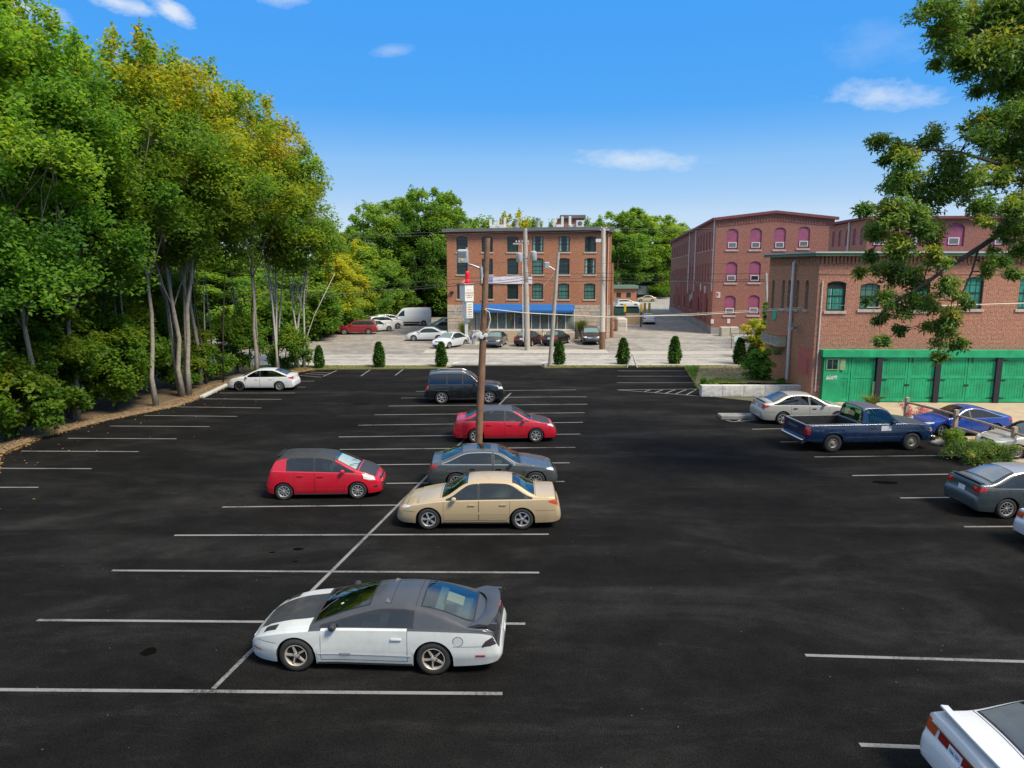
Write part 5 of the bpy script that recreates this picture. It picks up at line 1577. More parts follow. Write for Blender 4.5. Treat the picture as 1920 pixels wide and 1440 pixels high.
for k, (px, cols_, h0, h1, wd) in enumerate([(912, (.10, .05, .06), .9, 1.5, .35), (930, (.55, .36, .03), 1.0, 1.6, .5), (958, (.60, .40, .04), .9, 1.7, .35), (962, (.28, .05, .07), .2, 1.0, .4),
                                             (976, (.10, .06, .28), .5, 1.3, .4), (992, (.16, .03, .03), .3, 1.4, .3), (1014, (.40, .17, .07), .7, 1.3, .6), (1027, (.35, .14, .06), .8, 1.4, .5),
                                             (1047, (.45, .25, .06), .5, 1.5, .35), (1060, (.32, .17, .07), .2, .8, .5)]):
    x = bu(px); mb = MB()
    zz = zl + .1
    mb.lathe([(wd * .5, zz + h0), (wd * .42, zz + h0 * .6 + h1 * .4), (wd * .25, zz + h0 * .3 + h1 * .7), (wd * .42, zz + h1 - .12), (.06, zz + h1)], 8, 'Z', (0, 0, 0))
    mb.v = [(x + a, -.18 + b * .35, c) for a, b, c in mb.v]
    mb.build('display_dress', mat('cloth_%d' % k, cols_, .9, .3, 8), bb, True)
# awning
aw0, aw1 = bu(884), bu(1076)
zaw0, zaw1 = ZY(570, YB), ZY(583.5, YB - 1.0)
mb = MB(); mb.add([(aw0, -.02, zaw0), (aw1, -.02, zaw0), (aw1, -1.05, zaw1 + .12), (aw0, -1.05, zaw1 + .12), (aw0, -1.05, zaw1 - .12), (aw1, -1.05, zaw1 - .12), (aw0, -.02, zaw1 - .12), (aw1, -.02, zaw1 - .12)],
                  [(0, 3, 2, 1), (3, 4, 5, 2), (0, 6, 4, 3), (1, 2, 5, 7), (4, 6, 7, 5)])
mb.build('awning', M_BLUE, bb, fix=True)
# landing and steps with rails
st0, st1 = bu(905), bu(1020)
MB().box(sa + .2, sb, -1.5, -.03, .0, zl).build('landing', mat('landing_stone', (.38, .32, .25), .9, .2, 3, bump=.3), bb)
nst = 6
for k in range(nst):
    MB().box(st0, st1, -1.5 - (k + 1) * .30, -1.5 - k * .30 - .002, 0, zl * (1 - (k + 1) / (nst + 1)) - .004).build('step', mat('step_stone', (.36, .28, .19), .9, .2, 3), bb)
MB().box(bu(1036), sb, -2.3, -1.51, 0, zl - .1).build('planter_wall', M_STONE, bb)
for px in (917, 980, 1018):
    x = bu(px); mb = MB()
    mb.tube([(x, -1.4, zl), (x, -1.4, zl + .9), (x, -3.2, .95), (x, -3.2, .05)], .03, 5); mb.build('hand_rail', M_BLACKPL, bb)
for px in (892.5,):
    x = bu(px); MB().box(x - .05, x + .05, -1.0, -.9, .0, zaw1).build('awning_post', M_BLACKPL, bb)
for px, lb_ in ((1019, 'left cream bollard at the foot of the shop steps'), (1022.5, 'right cream bollard at the foot of the shop steps')):
    x = bu(px); mb = MB().lathe([(.10, 0), (.10, .95), (.05, 1.02)], 10, 'Z', (x, -3.9, 0), True)
    tag(mb.build('bollard', mat('bollard_cream', (.62, .50, .34), .7, .1)), lb_, 'bollard', 'cream bollards by the shop steps')
    bo = COL.objects[-1]; bo.matrix_world = Matrix.Translation((bx0, YB, 0)) @ Matrix.Rotation(RZ_B, 4, 'Z')
# drain pipe, wall lamps
MB().tube([(BW - .35, -.08, .2), (BW - .35, -.08, zt)], .06, 8).build('drain_pipe', mat('drain_pipe_salmon', (.55, .33, .26), .6, .1), bb)
for px, py in ((847, 548),):
    x, z = bu(px), ZY(py, YB); MB().box(x - .2, x + .2, -.25, 0, z - .12, z + .1).build('wall_lamp', M_BLACKPL, bb)
# banner with blue emblem
q0, q1, zb0, zb1 = bu(903), bu(998), ZY(532, YB), ZY(518, YB)
ban = tag(MB().box(0, q1 - q0, -.012, .012, 0, zb1 - zb0).build('banner', mat('banner_white', (.66, .62, .66), .7, .05, 2)), 'long white banner with blue grid emblem hung between the window rows', 'banner')
ban.matrix_world = Matrix.Translation((bx0, YB, 0)) @ Matrix.Rotation(RZ_B, 4, 'Z') @ Matrix.Translation((q0, -.09, zb0))
eb = mat('emblem_blue', (.10, .13, .50), .7, .1)
for i in range(3):
    for j in range(4):
        MB().box(.62 + i * .22, .80 + i * .22, -.018, -.0125, .17 + j * .135, .28 + j * .135).build('emblem_tile', eb, ban)
text_obj('THE', .30, mat('banner_print', (.42, .34, .40), .7, 0), ban, (1.9, -.014, .42), (math.pi / 2, 0, 0), 'banner_lettering')
# roof gear
def on_roof(px, Y2=84.0): return PY(px, 420, Y2).x - bx0
zr = zt + .6
ph0, ph1 = on_roof(1042), on_roof(1092)
pent = MB().box(ph0, ph1, 7.0, 10, zr - .3, ZY(410, 86)).build('roof_house', M_BRICK_A, bb)
MB().box(ph0 + .3, ph1 + .2, 6.7, 10.2, ZY(410, 86), ZY(404, 86)).build('roof_house_cap', M_TRIM, pent)
def antenna(px, Y2, y0, y1, wd=.3):
    x = on_roof(px, Y2); z0, z1 = ZY(y1, Y2), ZY(y0, Y2)
    mb = MB().bev(x - wd / 2, x + wd / 2, Y2 - YB - .12, Y2 - YB + .12, z0, z1, .03); 
    o = mb.build('antenna_panel', M_AC, bb)
    MB().tube([(x, Y2 - YB + .2, zr - .35), (x, Y2 - YB + .2, z1)], .05, 6).build('antenna_mast', mat('galvanised', (.42, .43, .44), .45, .12, 6, metal=.5), o)
for px, a, b in [(917, 411, 428), (931, 411, 428), (944, 409, 427), (1036, 408, 426), (1051, 407, 426), (1065, 406, 426)]: antenna(px, 83, a, b)
for px in (921, 938, 1044, 1069):
    x = on_roof(px, 83); MB().bev(x - .3, x + .3, 3.4, 4.0, zr - .35, zr + .35, .03).build('roof_unit', M_AC, bb)
x = on_roof(1083, 83)
acu = MB().bev(x - .42, x + .42, 3.0, 3.7, zr - .35, ZY(414, 82), .03).build('fan_unit', M_AC, bb)
MB().lathe([(.26, -.01), (.22, -.03), (.0, -.03)], 14, 'Y', (x, 3.0, ZY(419.5, 82))).build('fan_grille', M_TRIM, acu)
for px, a in ((966, 411), (1006, 409)):
    x = on_roof(px, 83); MB().lathe([(.3, zr - .35), (.3, zr + .25), (.2, zr + .28), (.2, ZY(a + 3, 83)), (.28, ZY(a + 3, 83)), (.28, ZY(a, 83)), (.05, ZY(a, 83) + .1)], 10, 'Z', (x, 4, 0)).build('vent_pipe', MATS['galvanised'], bb, True, 40)

# ------------------------------------------------------------------ mill with magenta shutters
c0 = G(1333, 626)
RZ_E = R(-6)
me_ = thing('mill_building', 'three storey dark red brick mill with magenta shuttered windows and letter E sign', 'building', c0, RZ_E)
EY = c0.y
WE, HE = 13.2, ZY(413, EY)
def eu(px, py=500):                      # local x of a pixel on the front
    d = ray(px, py); n = Vector((math.sin(RZ_E) * -1, math.cos(RZ_E), 0)); o = Vector((0, 0, CAM_H))
    t = (Vector(c0) - o).dot(n) / d.dot(n); p = o + d * t
    return (p - Vector(c0)).dot(Vector((math.cos(RZ_E), math.sin(RZ_E), 0)))
ops = []
for pc, top_, bot in [(1373, 429, 468), (1417, 428, 468), (1462, 427, 468), (1507, 425.5, 466), (1371, 491, 530), (1415, 490, 529.5), (1459, 489, 529), (1505, 488, 529), (1368, 554, 591), (1413, 553, 590), (1457, 552, 590), (1502, 552, 590)]:
    c = eu(pc, (top_ + bot) / 2); ops.append((c - .66, c + .66, ZY(bot, EY), ZY(top_, EY), .34))
peak = (WE * .5, lambda x: .75 * (1 - abs(x - WE * .5) / (WE * .5)))
wall_panel(WE, HE, ops, .3, M_BRICK_E, 'brick_wall', me_, peak)
for k, o in enumerate(ops):
    sh = MB().box(o[0], o[1], .10, .16, o[2], o[3]).build('shutter', M_MAG, me_)
    cx_ = (o[0] + o[1]) / 2 + .05
    wz = o[2] + .22
    MB().box(cx_ - .48, cx_ + .48, .04, .09, wz, wz + .62).build('small_window', M_WFRAME, sh)
    MB().box(cx_ - .39, cx_ + .39, .03, .039, wz + .08, wz + .54).build('pane', M_GREYPANE if k != 5 else M_PANE, sh)
    MB().box(o[0] - .1, o[1] + .1, -.08, .05, o[2] - .2, o[2] - .003).build('sill', M_SILL, sh)
# long side wall, receding
LE = 44.0
def side_wall(parent, L, H0, H1, ops, m, name='brick_wall', th=.25):
    """local wall along +y at x=0 facing -x, head falls from H0 to H1"""
    mb = wall_panel(L, H0, ops, th, m, name, parent, (L, lambda x: (H1 - H0) * x / L))
    me = mb.data
    for v in me.vertices:
        x, y, z = v.co
        v.co = (y, x, z)
    me.flip_normals()
    return mb
zr_ = [(ZY(466, EY), ZY(429, EY)), (ZY(529, EY), ZY(491, EY)), (ZY(591, EY) - .1, ZY(556, EY) - .2)]
ops2 = []
ys = [1.5 + 2.25 * k for k in range(19)]
for k, y in enumerate(ys):
    for r_, (z0, z1) in enumerate(zr_):
        if r_ == 2 and k % 3 != 1: continue
        if r_ == 0 and k in (7, 8): continue
        sl = -.028 * y
        ops2.append((y - .45, y + .45, z0 + sl * .6, z1 + sl, .3))
side_wall(me_, LE, HE, HE - 1.2, ops2, M_BRICK_E)
for o in ops2:
    MB().box(.10, .16, o[0], o[1], o[2], o[3]).build('shutter', M_MAG, me_)
    MB().box(-.07, .05, o[0] - .08, o[1] + .08, o[2] - .18, o[2] - .003).build('sill', M_SILL, me_)
MB().add([(.31, .31, 0), (WE - .1, .31, 0), (WE - .1, LE - .1, 0), (.31, LE - .1, 0), (.31, .31, HE - .1), (WE - .1, .31, HE - .1), (WE - .1, LE - .1, HE - 1.3), (.31, LE - .1, HE - 1.3)],
         [(0, 3, 2, 1), (4, 5, 6, 7), (0, 1, 5, 4), (1, 2, 6, 5), (2, 3, 7, 6), (3, 0, 4, 7)]).build('building_core', M_BRICK_E, me_)
# roof edge boards: front gable and side
mb = MB()
for (xa2, xb2) in ((-.35, WE / 2), (WE / 2, WE + .35)):
    za2, zb2 = HE + (peak[1](max(xa2, 0)) if xa2 >= 0 else -.03), HE + (peak[1](min(xb2, WE)) if xb2 <= WE else -.03)
    mb.add([(xa2, -.35, za2), (xb2, -.35, zb2), (xb2, .4, zb2), (xa2, .4, za2), (xa2, -.35, za2 + .3), (xb2, -.35, zb2 + .3), (xb2, .4, zb2 + .3), (xa2, .4, za2 + .3)],
           [(0, 3, 2, 1), (4, 5, 6, 7), (0, 1, 5, 4), (1, 2, 6, 5), (2, 3, 7, 6), (3, 0, 4, 7)])
mb.build('roof_edge', M_TRIMR, me_)
MB().add([(-.4, -.3, HE), (.3, -.3, HE), (.3, LE, HE - 1.2), (-.4, LE, HE - 1.2), (-.4, -.3, HE + .28), (.3, -.3, HE + .28), (.3, LE, HE - .92), (-.4, LE, HE - .92)],
         [(0, 3, 2, 1), (4, 5, 6, 7), (0, 1, 5, 4), (1, 2, 6, 5), (2, 3, 7, 6), (3, 0, 4, 7)]).build('eaves_board', M_TRIMR, me_)
MB().add([(.3, .4, HE + .2), (WE / 2, .4, HE + .95), (WE, .4, HE + .2), (.3, LE, HE - 1.0), (WE / 2, LE, HE - .4), (WE, LE, HE - 1.0)], [(0, 1, 4, 3), (1, 2, 5, 4)]).build('roof', M_ROOF, me_)
# corbel course under the gable
mb = MB()
nb = 40
for k in range(nb):
    x = .3 + (WE - .6) * k / nb
    mb.box(x, x + .17, -.06, 0, HE - .75 + peak[1](x) * .9, HE - .28 + peak[1](x) * .9)
mb.build('corbel_course', M_BRICK_E, me_)['kind'] = 'stuff'
MB().box(-.04, WE, -.05, 0, 0, ZY(614, EY)).build('foundation', M_FOUND, me_)
MB().box(-.06, 0, 0.0, LE, 0, .9).build('foundation', M_FOUND, me_)
for y, z0, z1 in ((.25, 5.0, HE), (14.5, 4.5, HE - .3), (20.5, 4.0, HE - .5)):
    MB().tube([(-.10, y, z0), (-.10, y, z1)], .10, 8).build('drain_pipe', M_PIPE, me_)
# boards of the painted lower side wall
for k in range(10):
    y = 4 + k * 3.4
    MB().box(-.035, 0, y, y + 1.6 + (k % 3) * .4, 1.2, 4.6 + (k % 4) * .35).build('painted_panel', mat('faded_red_paint', (.24, .055, .05), .85, .35, 1.5), me_)
for y, z in ((5.0, 4.6), (8.5, 4.8), (16.0, 3.4), (17.5, 3.0)):
    MB().box(-.10, -.04, y, y + .7, z, z + .9).build('wall_box', M_AC, me_)
# letter sign and notices
def wall_sign(px0, px1, py0, py1, name, label, m=M_WFRAME):
    x0_, x1_ = eu(px0, py0), eu(px1, py0); z0_, z1_ = ZY(py1, EY), ZY(py0, EY)
    o = tag(MB().box(0, x1_ - x0_, -.03, 0, 0, z1_ - z0_).build(name, m), label, 'sign')
    o.matrix_world = Matrix.Translation(c0) @ Matrix.Rotation(RZ_E, 4, 'Z') @ Matrix.Translation((x0_, -.012, z0_))
    return o, x1_ - x0_, z1_ - z0_
sg, w_, h_ = wall_sign(1342, 1350.5, 547.5, 558, 'letter_sign', 'small white and red sign with the letter E on the mill')
MB().box(.03, .20, -.034, -.031, .05, h_ - .05).build('red_edge', mat('sign_red', (.55, .10, .12), .6, .05), sg)
text_obj('E', h_ * .85, mat('letter_dark', (.10, .02, .03), .6, 0), sg, (w_ * .57, -.036, h_ * .5), (math.pi / 2, 0, 0))
wall_sign(1333, 1338.5, 598.5, 606.5, 'wall_notice', 'left of the two small white notices low on the mill front')
wall_sign(1363.5, 1369, 597.5, 606, 'wall_notice', 'right of the two small white notices low on the mill front')

# ------------------------------------------------------------------ mill wing behind
wc0 = Vector((30.6, 62.5, 0))
wg_ = thing('mill_wing', 'long brick mill wing with magenta shuttered windows behind the oak foliage', 'building', wc0, RZ_E)
HW = ZY(411, 62.5)
def wu(px, py=440):
    d = ray(px, py); n = Vector((-math.sin(RZ_E), math.cos(RZ_E), 0)); o = Vector((0, 0, CAM_H))
    t = (wc0 - o).dot(n) / d.dot(n); p = o + d * t
    return (p - wc0).dot(Vector((math.cos(RZ_E), math.sin(RZ_E), 0)))
ops = []
for px in (1650, 1710, 1790, 1878, 1960):
    c = wu(px); ops.append((c - .8, c + .8, ZY(462, 62), ZY(418, 62), .4))
    ops.append((c - .8, c + .8, ZY(530, 62), ZY(486, 62), .4))
wall_panel(34, HW, ops, .25, M_BRICK_E, 'brick_wall', wg_)
for o in ops:
    sh = MB().box(o[0], o[1], .1, .16, o[2], o[3]).build('shutter', M_MAG, wg_)
    cx_ = (o[0] + o[1]) / 2
    MB().box(cx_ - .45, cx_ + .45, .04, .09, o[2] + .15, o[2] + .75).build('small_window', M_WFRAME, sh)
    MB().box(cx_ - .36, cx_ + .36, .03, .039, o[2] + .23, o[2] + .67).build('pane', M_GREYPANE, sh)
ops2 = [(y - .4, y + .4, ZY(462, 62) + .2, ZY(424, 62), .35) for y in (1.2, 3.0, 4.9, 6.8, 8.6)]
side_wall(wg_, 10.0, HW, HW - .1, ops2, M_BRICK_G)
for o in ops2: MB().box(.1, .16, o[0], o[1], o[2], o[3]).build('shutter', M_MAG, wg_)
MB().box(.26, 33.8, .26, 9.9, 0, HW - .15).build('building_core', M_BRICK_E, wg_)
MB().box(-.3, 34.2, -.3, 10.2, HW, HW + .22).build('roof', M_TRIMR, wg_)
MB().tube([(-.1, 4.2, 5), (-.1, 4.2, HW)], .1, 8).build('drain_pipe', M_PIPE, wg_)

# ------------------------------------------------------------------ building with green doors
gc = G(1519, 752); gc = Vector((gc.x, gc.y, 0))
RZ_G = R(-1.2)
gb_ = thing('green_door_building', 'two storey brick building with a row of bright green carriage doors', 'building', gc, RZ_G)
GY = gc.y
HG = ZY(480, GY)
def gu(px, py=560): return PY(px, py, GY - .1).x - gc.x
ops = []
for (p0, p1, t0, b0) in [(1551, 1586, 527, 583), (1613, 1649, 531, 580), (1706, 1742, 527, 582), (1806, 1840, 519, 579), (1906, 1942, 519, 579), (2000, 2036, 519, 579)]:
    ops.append((gu(p0), gu(p1), ZY(b0, GY), ZY(t0, GY), .13))
WG = 30.0
wall_panel(WG, HG, ops, .22, M_BRICK_G, 'brick_wall', gb_)
for k, o in enumerate(ops):
    w = sash_window(gb_, *o[:4], .10, M_FRAME, M_PANEG if k == 1 else M_CURT, 3, 2, .08, True)
    if k == 0:
        MB().box(o[0] + .1, o[1] - .1, .125, .132, o[3] - .42, o[3] - .1).build('open_gap', M_DARKIN, w)
        for q in range(7): MB().box(o[0] + .12 + q * .14, o[0] + .18 + q * .14, .124, .131, o[2] + .1, o[3] - .45).build('curtain_fold', M_CURT2 if q % 3 == 1 else M_CURT, w)
LG = 8.6
def gv(px, z):                             # distance along the side wall for a pixel column
    best = None
    for k in range(0, 430):
        t = k * .02
        X = gc.x - math.sin(RZ_G) * t; Y = gc.y + math.cos(RZ_G) * t
        q = 960 + FPX * X / (Y * CP + (CAM_H - z) * SP)
        if best is None or abs(q - px) < best[0]: best = (abs(q - px), t)
    return best[1]
ops2 = []
for px in (1513, 1495, 1480, 1469, 1450):
    t = gv(px, 6.5); ops2.append((t - .26, t + .26, ZY(580, gc.y + t * .9), ZY(525, gc.y + t * .9), .24))
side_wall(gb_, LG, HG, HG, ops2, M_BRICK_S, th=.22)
for o in ops2:
    w = MB(); w.box(.12, .17, o[0], o[0] + .07, o[2], o[3]); w.box(.12, .17, o[1] - .07, o[1], o[2], o[3]); w.box(.12, .17, o[0] + .07, o[1] - .07, (o[2] + o[3]) / 2 - .04, (o[2] + o[3]) / 2 + .04)
    w = w.build('window', mat('frame_grey_green', (.20, .22, .17), .7, .2), gb_)
    MB().box(.14, .15, o[0] + .03, o[1] - .03, o[2], o[3]).build('pane', M_GREYPANE, w)
    MB().box(-.07, .05, o[0] - .08, o[1] + .08, o[2] - .16, o[2] - .003).build('sill', M_SILL, w)
MB().box(.23, WG - .1, .23, LG - .1, 0, HG - .12).build('building_core', M_BRICK_G, gb_)
MB().box(-.38, WG + .2, -.38, LG + .2, HG, HG + .16).build('cornice', M_TRIMG, gb_)
MB().box(-.46, WG + .3, -.46, LG + .3, HG + .162, HG + .25).build('roof', mat('roof_edge_metal', (.36, .42, .42), .5, .15, 1), gb_)
# corbelled brick teeth under the cornice
mb = MB(); mb2 = MB()
for k in range(70): mb.box(.06 + k * .22, .06 + k * .22 + .11, -.09, 0, HG - .42, HG - .02)
for k in range(38): mb2.box(-.09, 0, .06 + k * .22, .06 + k * .22 + .11, HG - .5, HG - .02)
mb.box(-.03, 16, -.035, 0, HG - 1.05, HG - .92)
mb.build('corbel_course', M_BRICK_G, gb_)['kind'] = 'stuff'
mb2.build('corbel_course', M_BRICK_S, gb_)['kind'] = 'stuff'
# side wall fittings
t = gv(1487, 5)
MB().tube([(-.14, t, .7), (-.14, t, ZY(492, gc.y + t)), (-.02, t, ZY(490, gc.y + t))], .10, 10).build('drain_pipe', M_PIPE, gb_, True, 60)
t0, t1 = gv(1521, 2), gv(1496, 2)
MB().box(-.012, 0, t0 + .05, t1, ZY(706, gc.y + .5), ZY(652, gc.y + 1)).build('painted_patch', mat('salmon_paint', (.50, .13, .10), .8, .12, 2), gb_)
MB().box(-.018, -.013, t0 + .35, t0 + .75, ZY(702, gc.y + .5), ZY(672, gc.y + .7)).build('wall_hatch', mat('salmon_dark', (.36, .09, .075), .8, .15, 2), gb_)
t = gv(1500, 4); z = ZY(612, gc.y + t)
hl = MB(); hl.tube([(-.05, t + .35, z), (-.25, t + .35, z), (-.35, t, z)], [.05, .05, .09], 8); hl.lathe([(.08, -.05), (.22, -.42), (.19, -.42), (.05, -.1)], 14, 'X', (-.15, t - .15, z))
hl.build('wall_lamp', mat('lamp_grey', (.30, .29, .27), .5, .15), gb_, True, 40)
t0, t1 = gv(1474, 3), gv(1443, 3)
zc_ = ZY(640, gc.y + t0)
for k in range(4):
    y0 = t0 + (t1 - t0) * k / 4; y1 = t0 + (t1 - t0) * (k + .92) / 4
    a_ = MB().box(-.62, -.02, y0, y1, zc_ - .35, zc_ + .35).build('cooling_unit', mat('unit_cream', (.50, .43, .30), .6, .2, 3), gb_)
    MB().box(-.64, -.621, y0 + .08, y1 - .08, zc_ - .22, zc_ + .22).build('unit_grille', mat('unit_grille_grey', (.28, .29, .28), .6, .1), a_)
    MB().box(-.68, .0, y0 - .02, y1 + .03, zc_ + .352, zc_ + .39).build('unit_lid', mat('rusty_lid', (.34, .16, .08), .8, .3, 3), a_)
t = gv(1453, 5); z = ZY(590, gc.y + t)
MB().lathe([(.0, -.04), (.42, -.04), (.42, 0)], 16, 'X', (0, t, z)).build('round_plaque', mat('plaque_green', (.01, .42, .25), .6, .1), gb_)
t = gv(1452, 3); z = ZY(620, gc.y + t)
MB().tube([(gu(1541), -.06, ZY(527, GY)), (gu(1541), -.06, .6)], .035, 6).build('conduit', M_PIPE, gb_)
# green frontage
M_GRN = mat('green_door_paint', (.005, .285, .115), .6, .28, 1.3)
M_GRN2 = mat('green_door_paint_lighter', (.006, .31, .13), .6, .25, 1.7)  # slightly lighter green for the lintel and door rails
M_BLK = mat('black_iron', (.012, .013, .02), .5, .2)
zgt, zgl = ZY(656, GY - .3), ZY(669, GY - .3)
gx0 = gu(1541, 700)
MB().box(gx0 - .15, WG, -.45, -.005, zgl, zgt).build('door_lintel', M_GRN2, gb_)
# left closed bay with little window
b1 = gu(1570, 700); b2 = gu(1592, 700)
MB().box(gx0, b1, -.32, -.005, 0, zgl - .004).build('bay_panel', M_GRN, gb_)
wz0, wz1 = ZY(692, GY), ZY(671, GY)
lw = MB().box(gx0 + .12, b1 - .08, -.36, -.322, wz0, wz1).build('bay_window', mat('weathered_green_frame', (.22, .30, .16), .8, .3, 5), gb_)
MB().box(gx0 + .18, (gx0 + b1) / 2 - .0, -.372, -.362, wz0 + .07, wz1 - .05).build('pane', M_PANE, lw)
MB().box((gx0 + b1) / 2 + .04, b1 - .14, -.372, -.362, wz0 + .07, wz1 - .05).build('pane', M_PANE, lw)
MB().box(b1 + .02, b1 + .32, -.33, -.29, wz0, wz1).build('open_casement', MATS['weathered_green_frame'], lw)
posts = [1643, 1750.5, 1862, 1972]
def leaf(x0, x1, z0, z1, y, npl):
    d = MB().box(x0, x1, y, y + .05, z0, z1).build('door_leaf', M_GRN, gb_)
    st = .13; zm = z0 + (z1 - z0) * .56
    for (a, b, c_, e) in [(x0, x0 + st, z0, z1), (x1 - st, x1, z0, z1), (x0 + st, x1 - st, z0, z0 + .22), (x0 + st, x1 - st, z1 - .18, z1), (x0 + st, x1 - st, zm - .1, zm + .1)]:
        MB().box(a + .003, b - .003, y - .032, y - .001, c_ + .003, e - .003).build('door_rail', M_GRN2, d)
    pw = (x1 - x0 - 2 * st) / npl
    for q in range(npl):
        for (za2, zb2) in ((z0 + .22, zm - .1), (zm + .1, z1 - .18)):
            MB().box(x0 + st + q * pw + .008, x0 + st + (q + 1) * pw - .008, y - .014, y - .001, za2 + .004, zb2 - .004).build('plank', M_GRN, d)
    return d
leaf(b1 + .02, b2, .02, zgl - .01, -.2, 2)
leaf(b2 + .03, gu(1637, 700), .02, zgl - .01, -.2, 7)
MB().box(gu(1634, 700), gu(1639.5, 700), -.30, -.26, .05, 1.25).build('pale_post', mat('pale_green_board', (.24, .44, .22), .8, .15, 4), gb_)
for k, pp in enumerate(posts):
    x = gu(pp, 700); MB().box(x - .16, x + .16, -.40, -.01, 0.0, zgl - .004).build('door_post', M_BLK, gb_)
    for z in (.28, 1.35, zgl - .18):
        for sd in (-1, 1):
            if k == 0 and sd == -1 and z < 2: continue
            mb = MB(); mb.add([(x + sd * .16, -.30, z - .055), (x + sd * .16, -.30, z + .055), (x + sd * .55, -.30, z + .012), (x + sd * .55, -.30, z - .012),
                               (x + sd * .16, -.285, z - .055), (x + sd * .16, -.285, z + .055), (x + sd * .55, -.285, z + .012), (x + sd * .55, -.285, z - .012)],
                              [(0, 1, 2, 3), (4, 7, 6, 5), (0, 3, 7, 4), (1, 5, 6, 2), (3, 2, 6, 7)])
            mb.build('strap_hinge', M_BLK, gb_, fix=True)
for k in range(3):
    xa3, xb3 = gu(posts[k], 700) + .165, gu(posts[k + 1], 700) - .165
    xm = (xa3 + xb3) / 2
    leaf(xa3, xm - .012, .04, zgl - .01, -.25, 8); leaf(xm + .012, xb3, .04, zgl - .01, -.25, 8)
    MB().box(xm - .12, xm + .14, -.31, -.285, 1.0, 1.09).build('door_bolt', M_BLK, gb_)
    for q in (-.03, .2): MB().box(xm + q, xm + q + .05, -.31, -.285, zgl - .32, zgl - .02).build('door_bolt', M_BLK, gb_)
# sprayed graffiti tags: flat paint strokes
def graffiti(parent, cx, cz, w, h, y, cols, seed, axis='x'):
    r2 = random.Random(seed)
    for k, c in enumerate(cols):
        pts = []
        for i in range(16):
            t = i / 15
            pts.append((cx - w / 2 + w * (t + .12 * math.sin(i * 2.3 + k)), cz + h * .5 * math.sin(i * 1.9 + k * 1.3) * r2.uniform(.5, 1)))
        mb = MB(); vs = []
        for i, (a, b) in enumerate(pts):
            vs += [(a, y - .001 * k, b - .03), (a + .01, y - .001 * k, b + .03)]
        mb.add(vs, [(2 * i, 2 * i + 2, 2 * i + 3, 2 * i + 1) for i in range(15)])
        mb.build('graffiti', mat('spray_%d_%d' % (seed, k), c, .7, .1), parent)
graffiti(gb_, gx0 + .48, ZY(706, GY), .62, .30, -.326, [(.40, .36, .55), (.55, .52, .60), (.42, .55, .35)], 1)
graffiti(gb_, .28, ZY(728, GY), .42, .5, -.006, [(.55, .30, .28), (.52, .28, .36)], 2)

# ------------------------------------------------------------------ small shed, planters, dumpster by the side street
sc0 = G(1147, 566)
sh = thing('brick_shed', 'low brick shed with green metal roof behind the white hatchback', 'shed', (sc0.x, sc0.y, 0), 0)
SW = G(1193, 566).x - sc0.x
hs_ = ZY(541, sc0.y)
wall_panel(SW, hs_, [(1.0, 2.0, hs_ - 2.0, hs_ - .9, 0), (3.2, 4.2, hs_ - 2.0, hs_ - .9, 0)], .2, M_BRICK_A, 'brick_wall', sh)
for x in (1.0, 3.2):
    w = MB().box(x, x + 1.0, .08, .13, hs_ - 2.0, hs_ - .9).build('window', M_FRAME, sh)
MB().box(.0, SW, .21, 5, 0, hs_ - .05).build('shed_core', M_BRICK_A, sh)
MB().box(-.3, SW + .3, -.5, 5.3, hs_, hs_ + .7).build('roof', mat('shed_roof_green', (.13, .20, .17), .6, .15, 1), sh)
b_ = G(1209, 560)
kb = thing('notice_board', 'white sign board standing on dark posts in front of the far trees', 'sign board', (b_.x, b_.y + 3, 0))
hb = ZY(536, b_.y + 3)
MB().box(-1.6, 1.6, -.05, .05, ZY(552, b_.y + 3), hb).build('board', M_AC, kb)
for x in (-1.5, 1.5): MB().box(x - .1, x + .1, .06, .2, 0, hb).build('post', M_BLACKPL, kb)
dk_ = G(1228, 556)
rb = thing('dark_hut', 'dark grey hut beside the white sign board under the far trees', 'hut', (dk_.x, dk_.y + 8, 0))
MB().box(-2.6, 2.4, 0, 4, 0, 3.6).build('wall', mat('hut_dark', (.05, .06, .07), .8, .2), rb)
MB().box(-2.9, 2.7, -.3, 4.3, 3.6, 3.9).build('roof', mat('hut_roof', (.22, .23, .25), .7, .1), rb)
# concrete planters
pl = G(1166, 621)
pt = thing('concrete_planter', 'pale rounded concrete planter beside the brown utility pole', 'planter', (pl.x, pl.y, 0))
pw_ = G(1176, 621).x - G(1156, 621).x
MB().bev(-pw_ / 2, pw_ / 2, 0, 2.2, 0, 1.6, .15).build('tub', mat('planter_pale', (.48, .46, .40), .9, .12, 2), pt)
for x in (-.42, .08): MB().box(x, x + .4, -.02, .0, .55, 1.05).build('recess', mat('planter_recess', (.34, .34, .32), .9, .1), pt)
p2_ = G(1186, 613)
st_ = thing('timber_bin_store', 'tan boarded bin store with yellow topped posts beside the planter', 'bin store', (p2_.x, p2_.y, 0))
for k in range(6): MB().box(-.9 + k * .3, -.9 + k * .3 + .28, 0, .05, .3, 1.8).build('board', mat('tan_board', (.42, .30, .18), .85, .2, 3), st_)
for x in (-1.15, 1.0):
    po = MB().box(x, x + .2, -.08, .14, 0, 2.0).build('post', mat('timber_dark', (.12, .07, .04), .9, .2), st_)
    MB().box(x - .03, x + .23, -.11, .17, 2.01, 3.0).build('yellow_cap', mat('safety_yellow', (.62, .40, .02), .6, .1), po)
p3_ = G(1200, 606)
dm = thing('dumpster', 'dark green steel dumpster behind the tan bin store', 'dumpster', (p3_.x - 1.2, p3_.y + 4, 0))
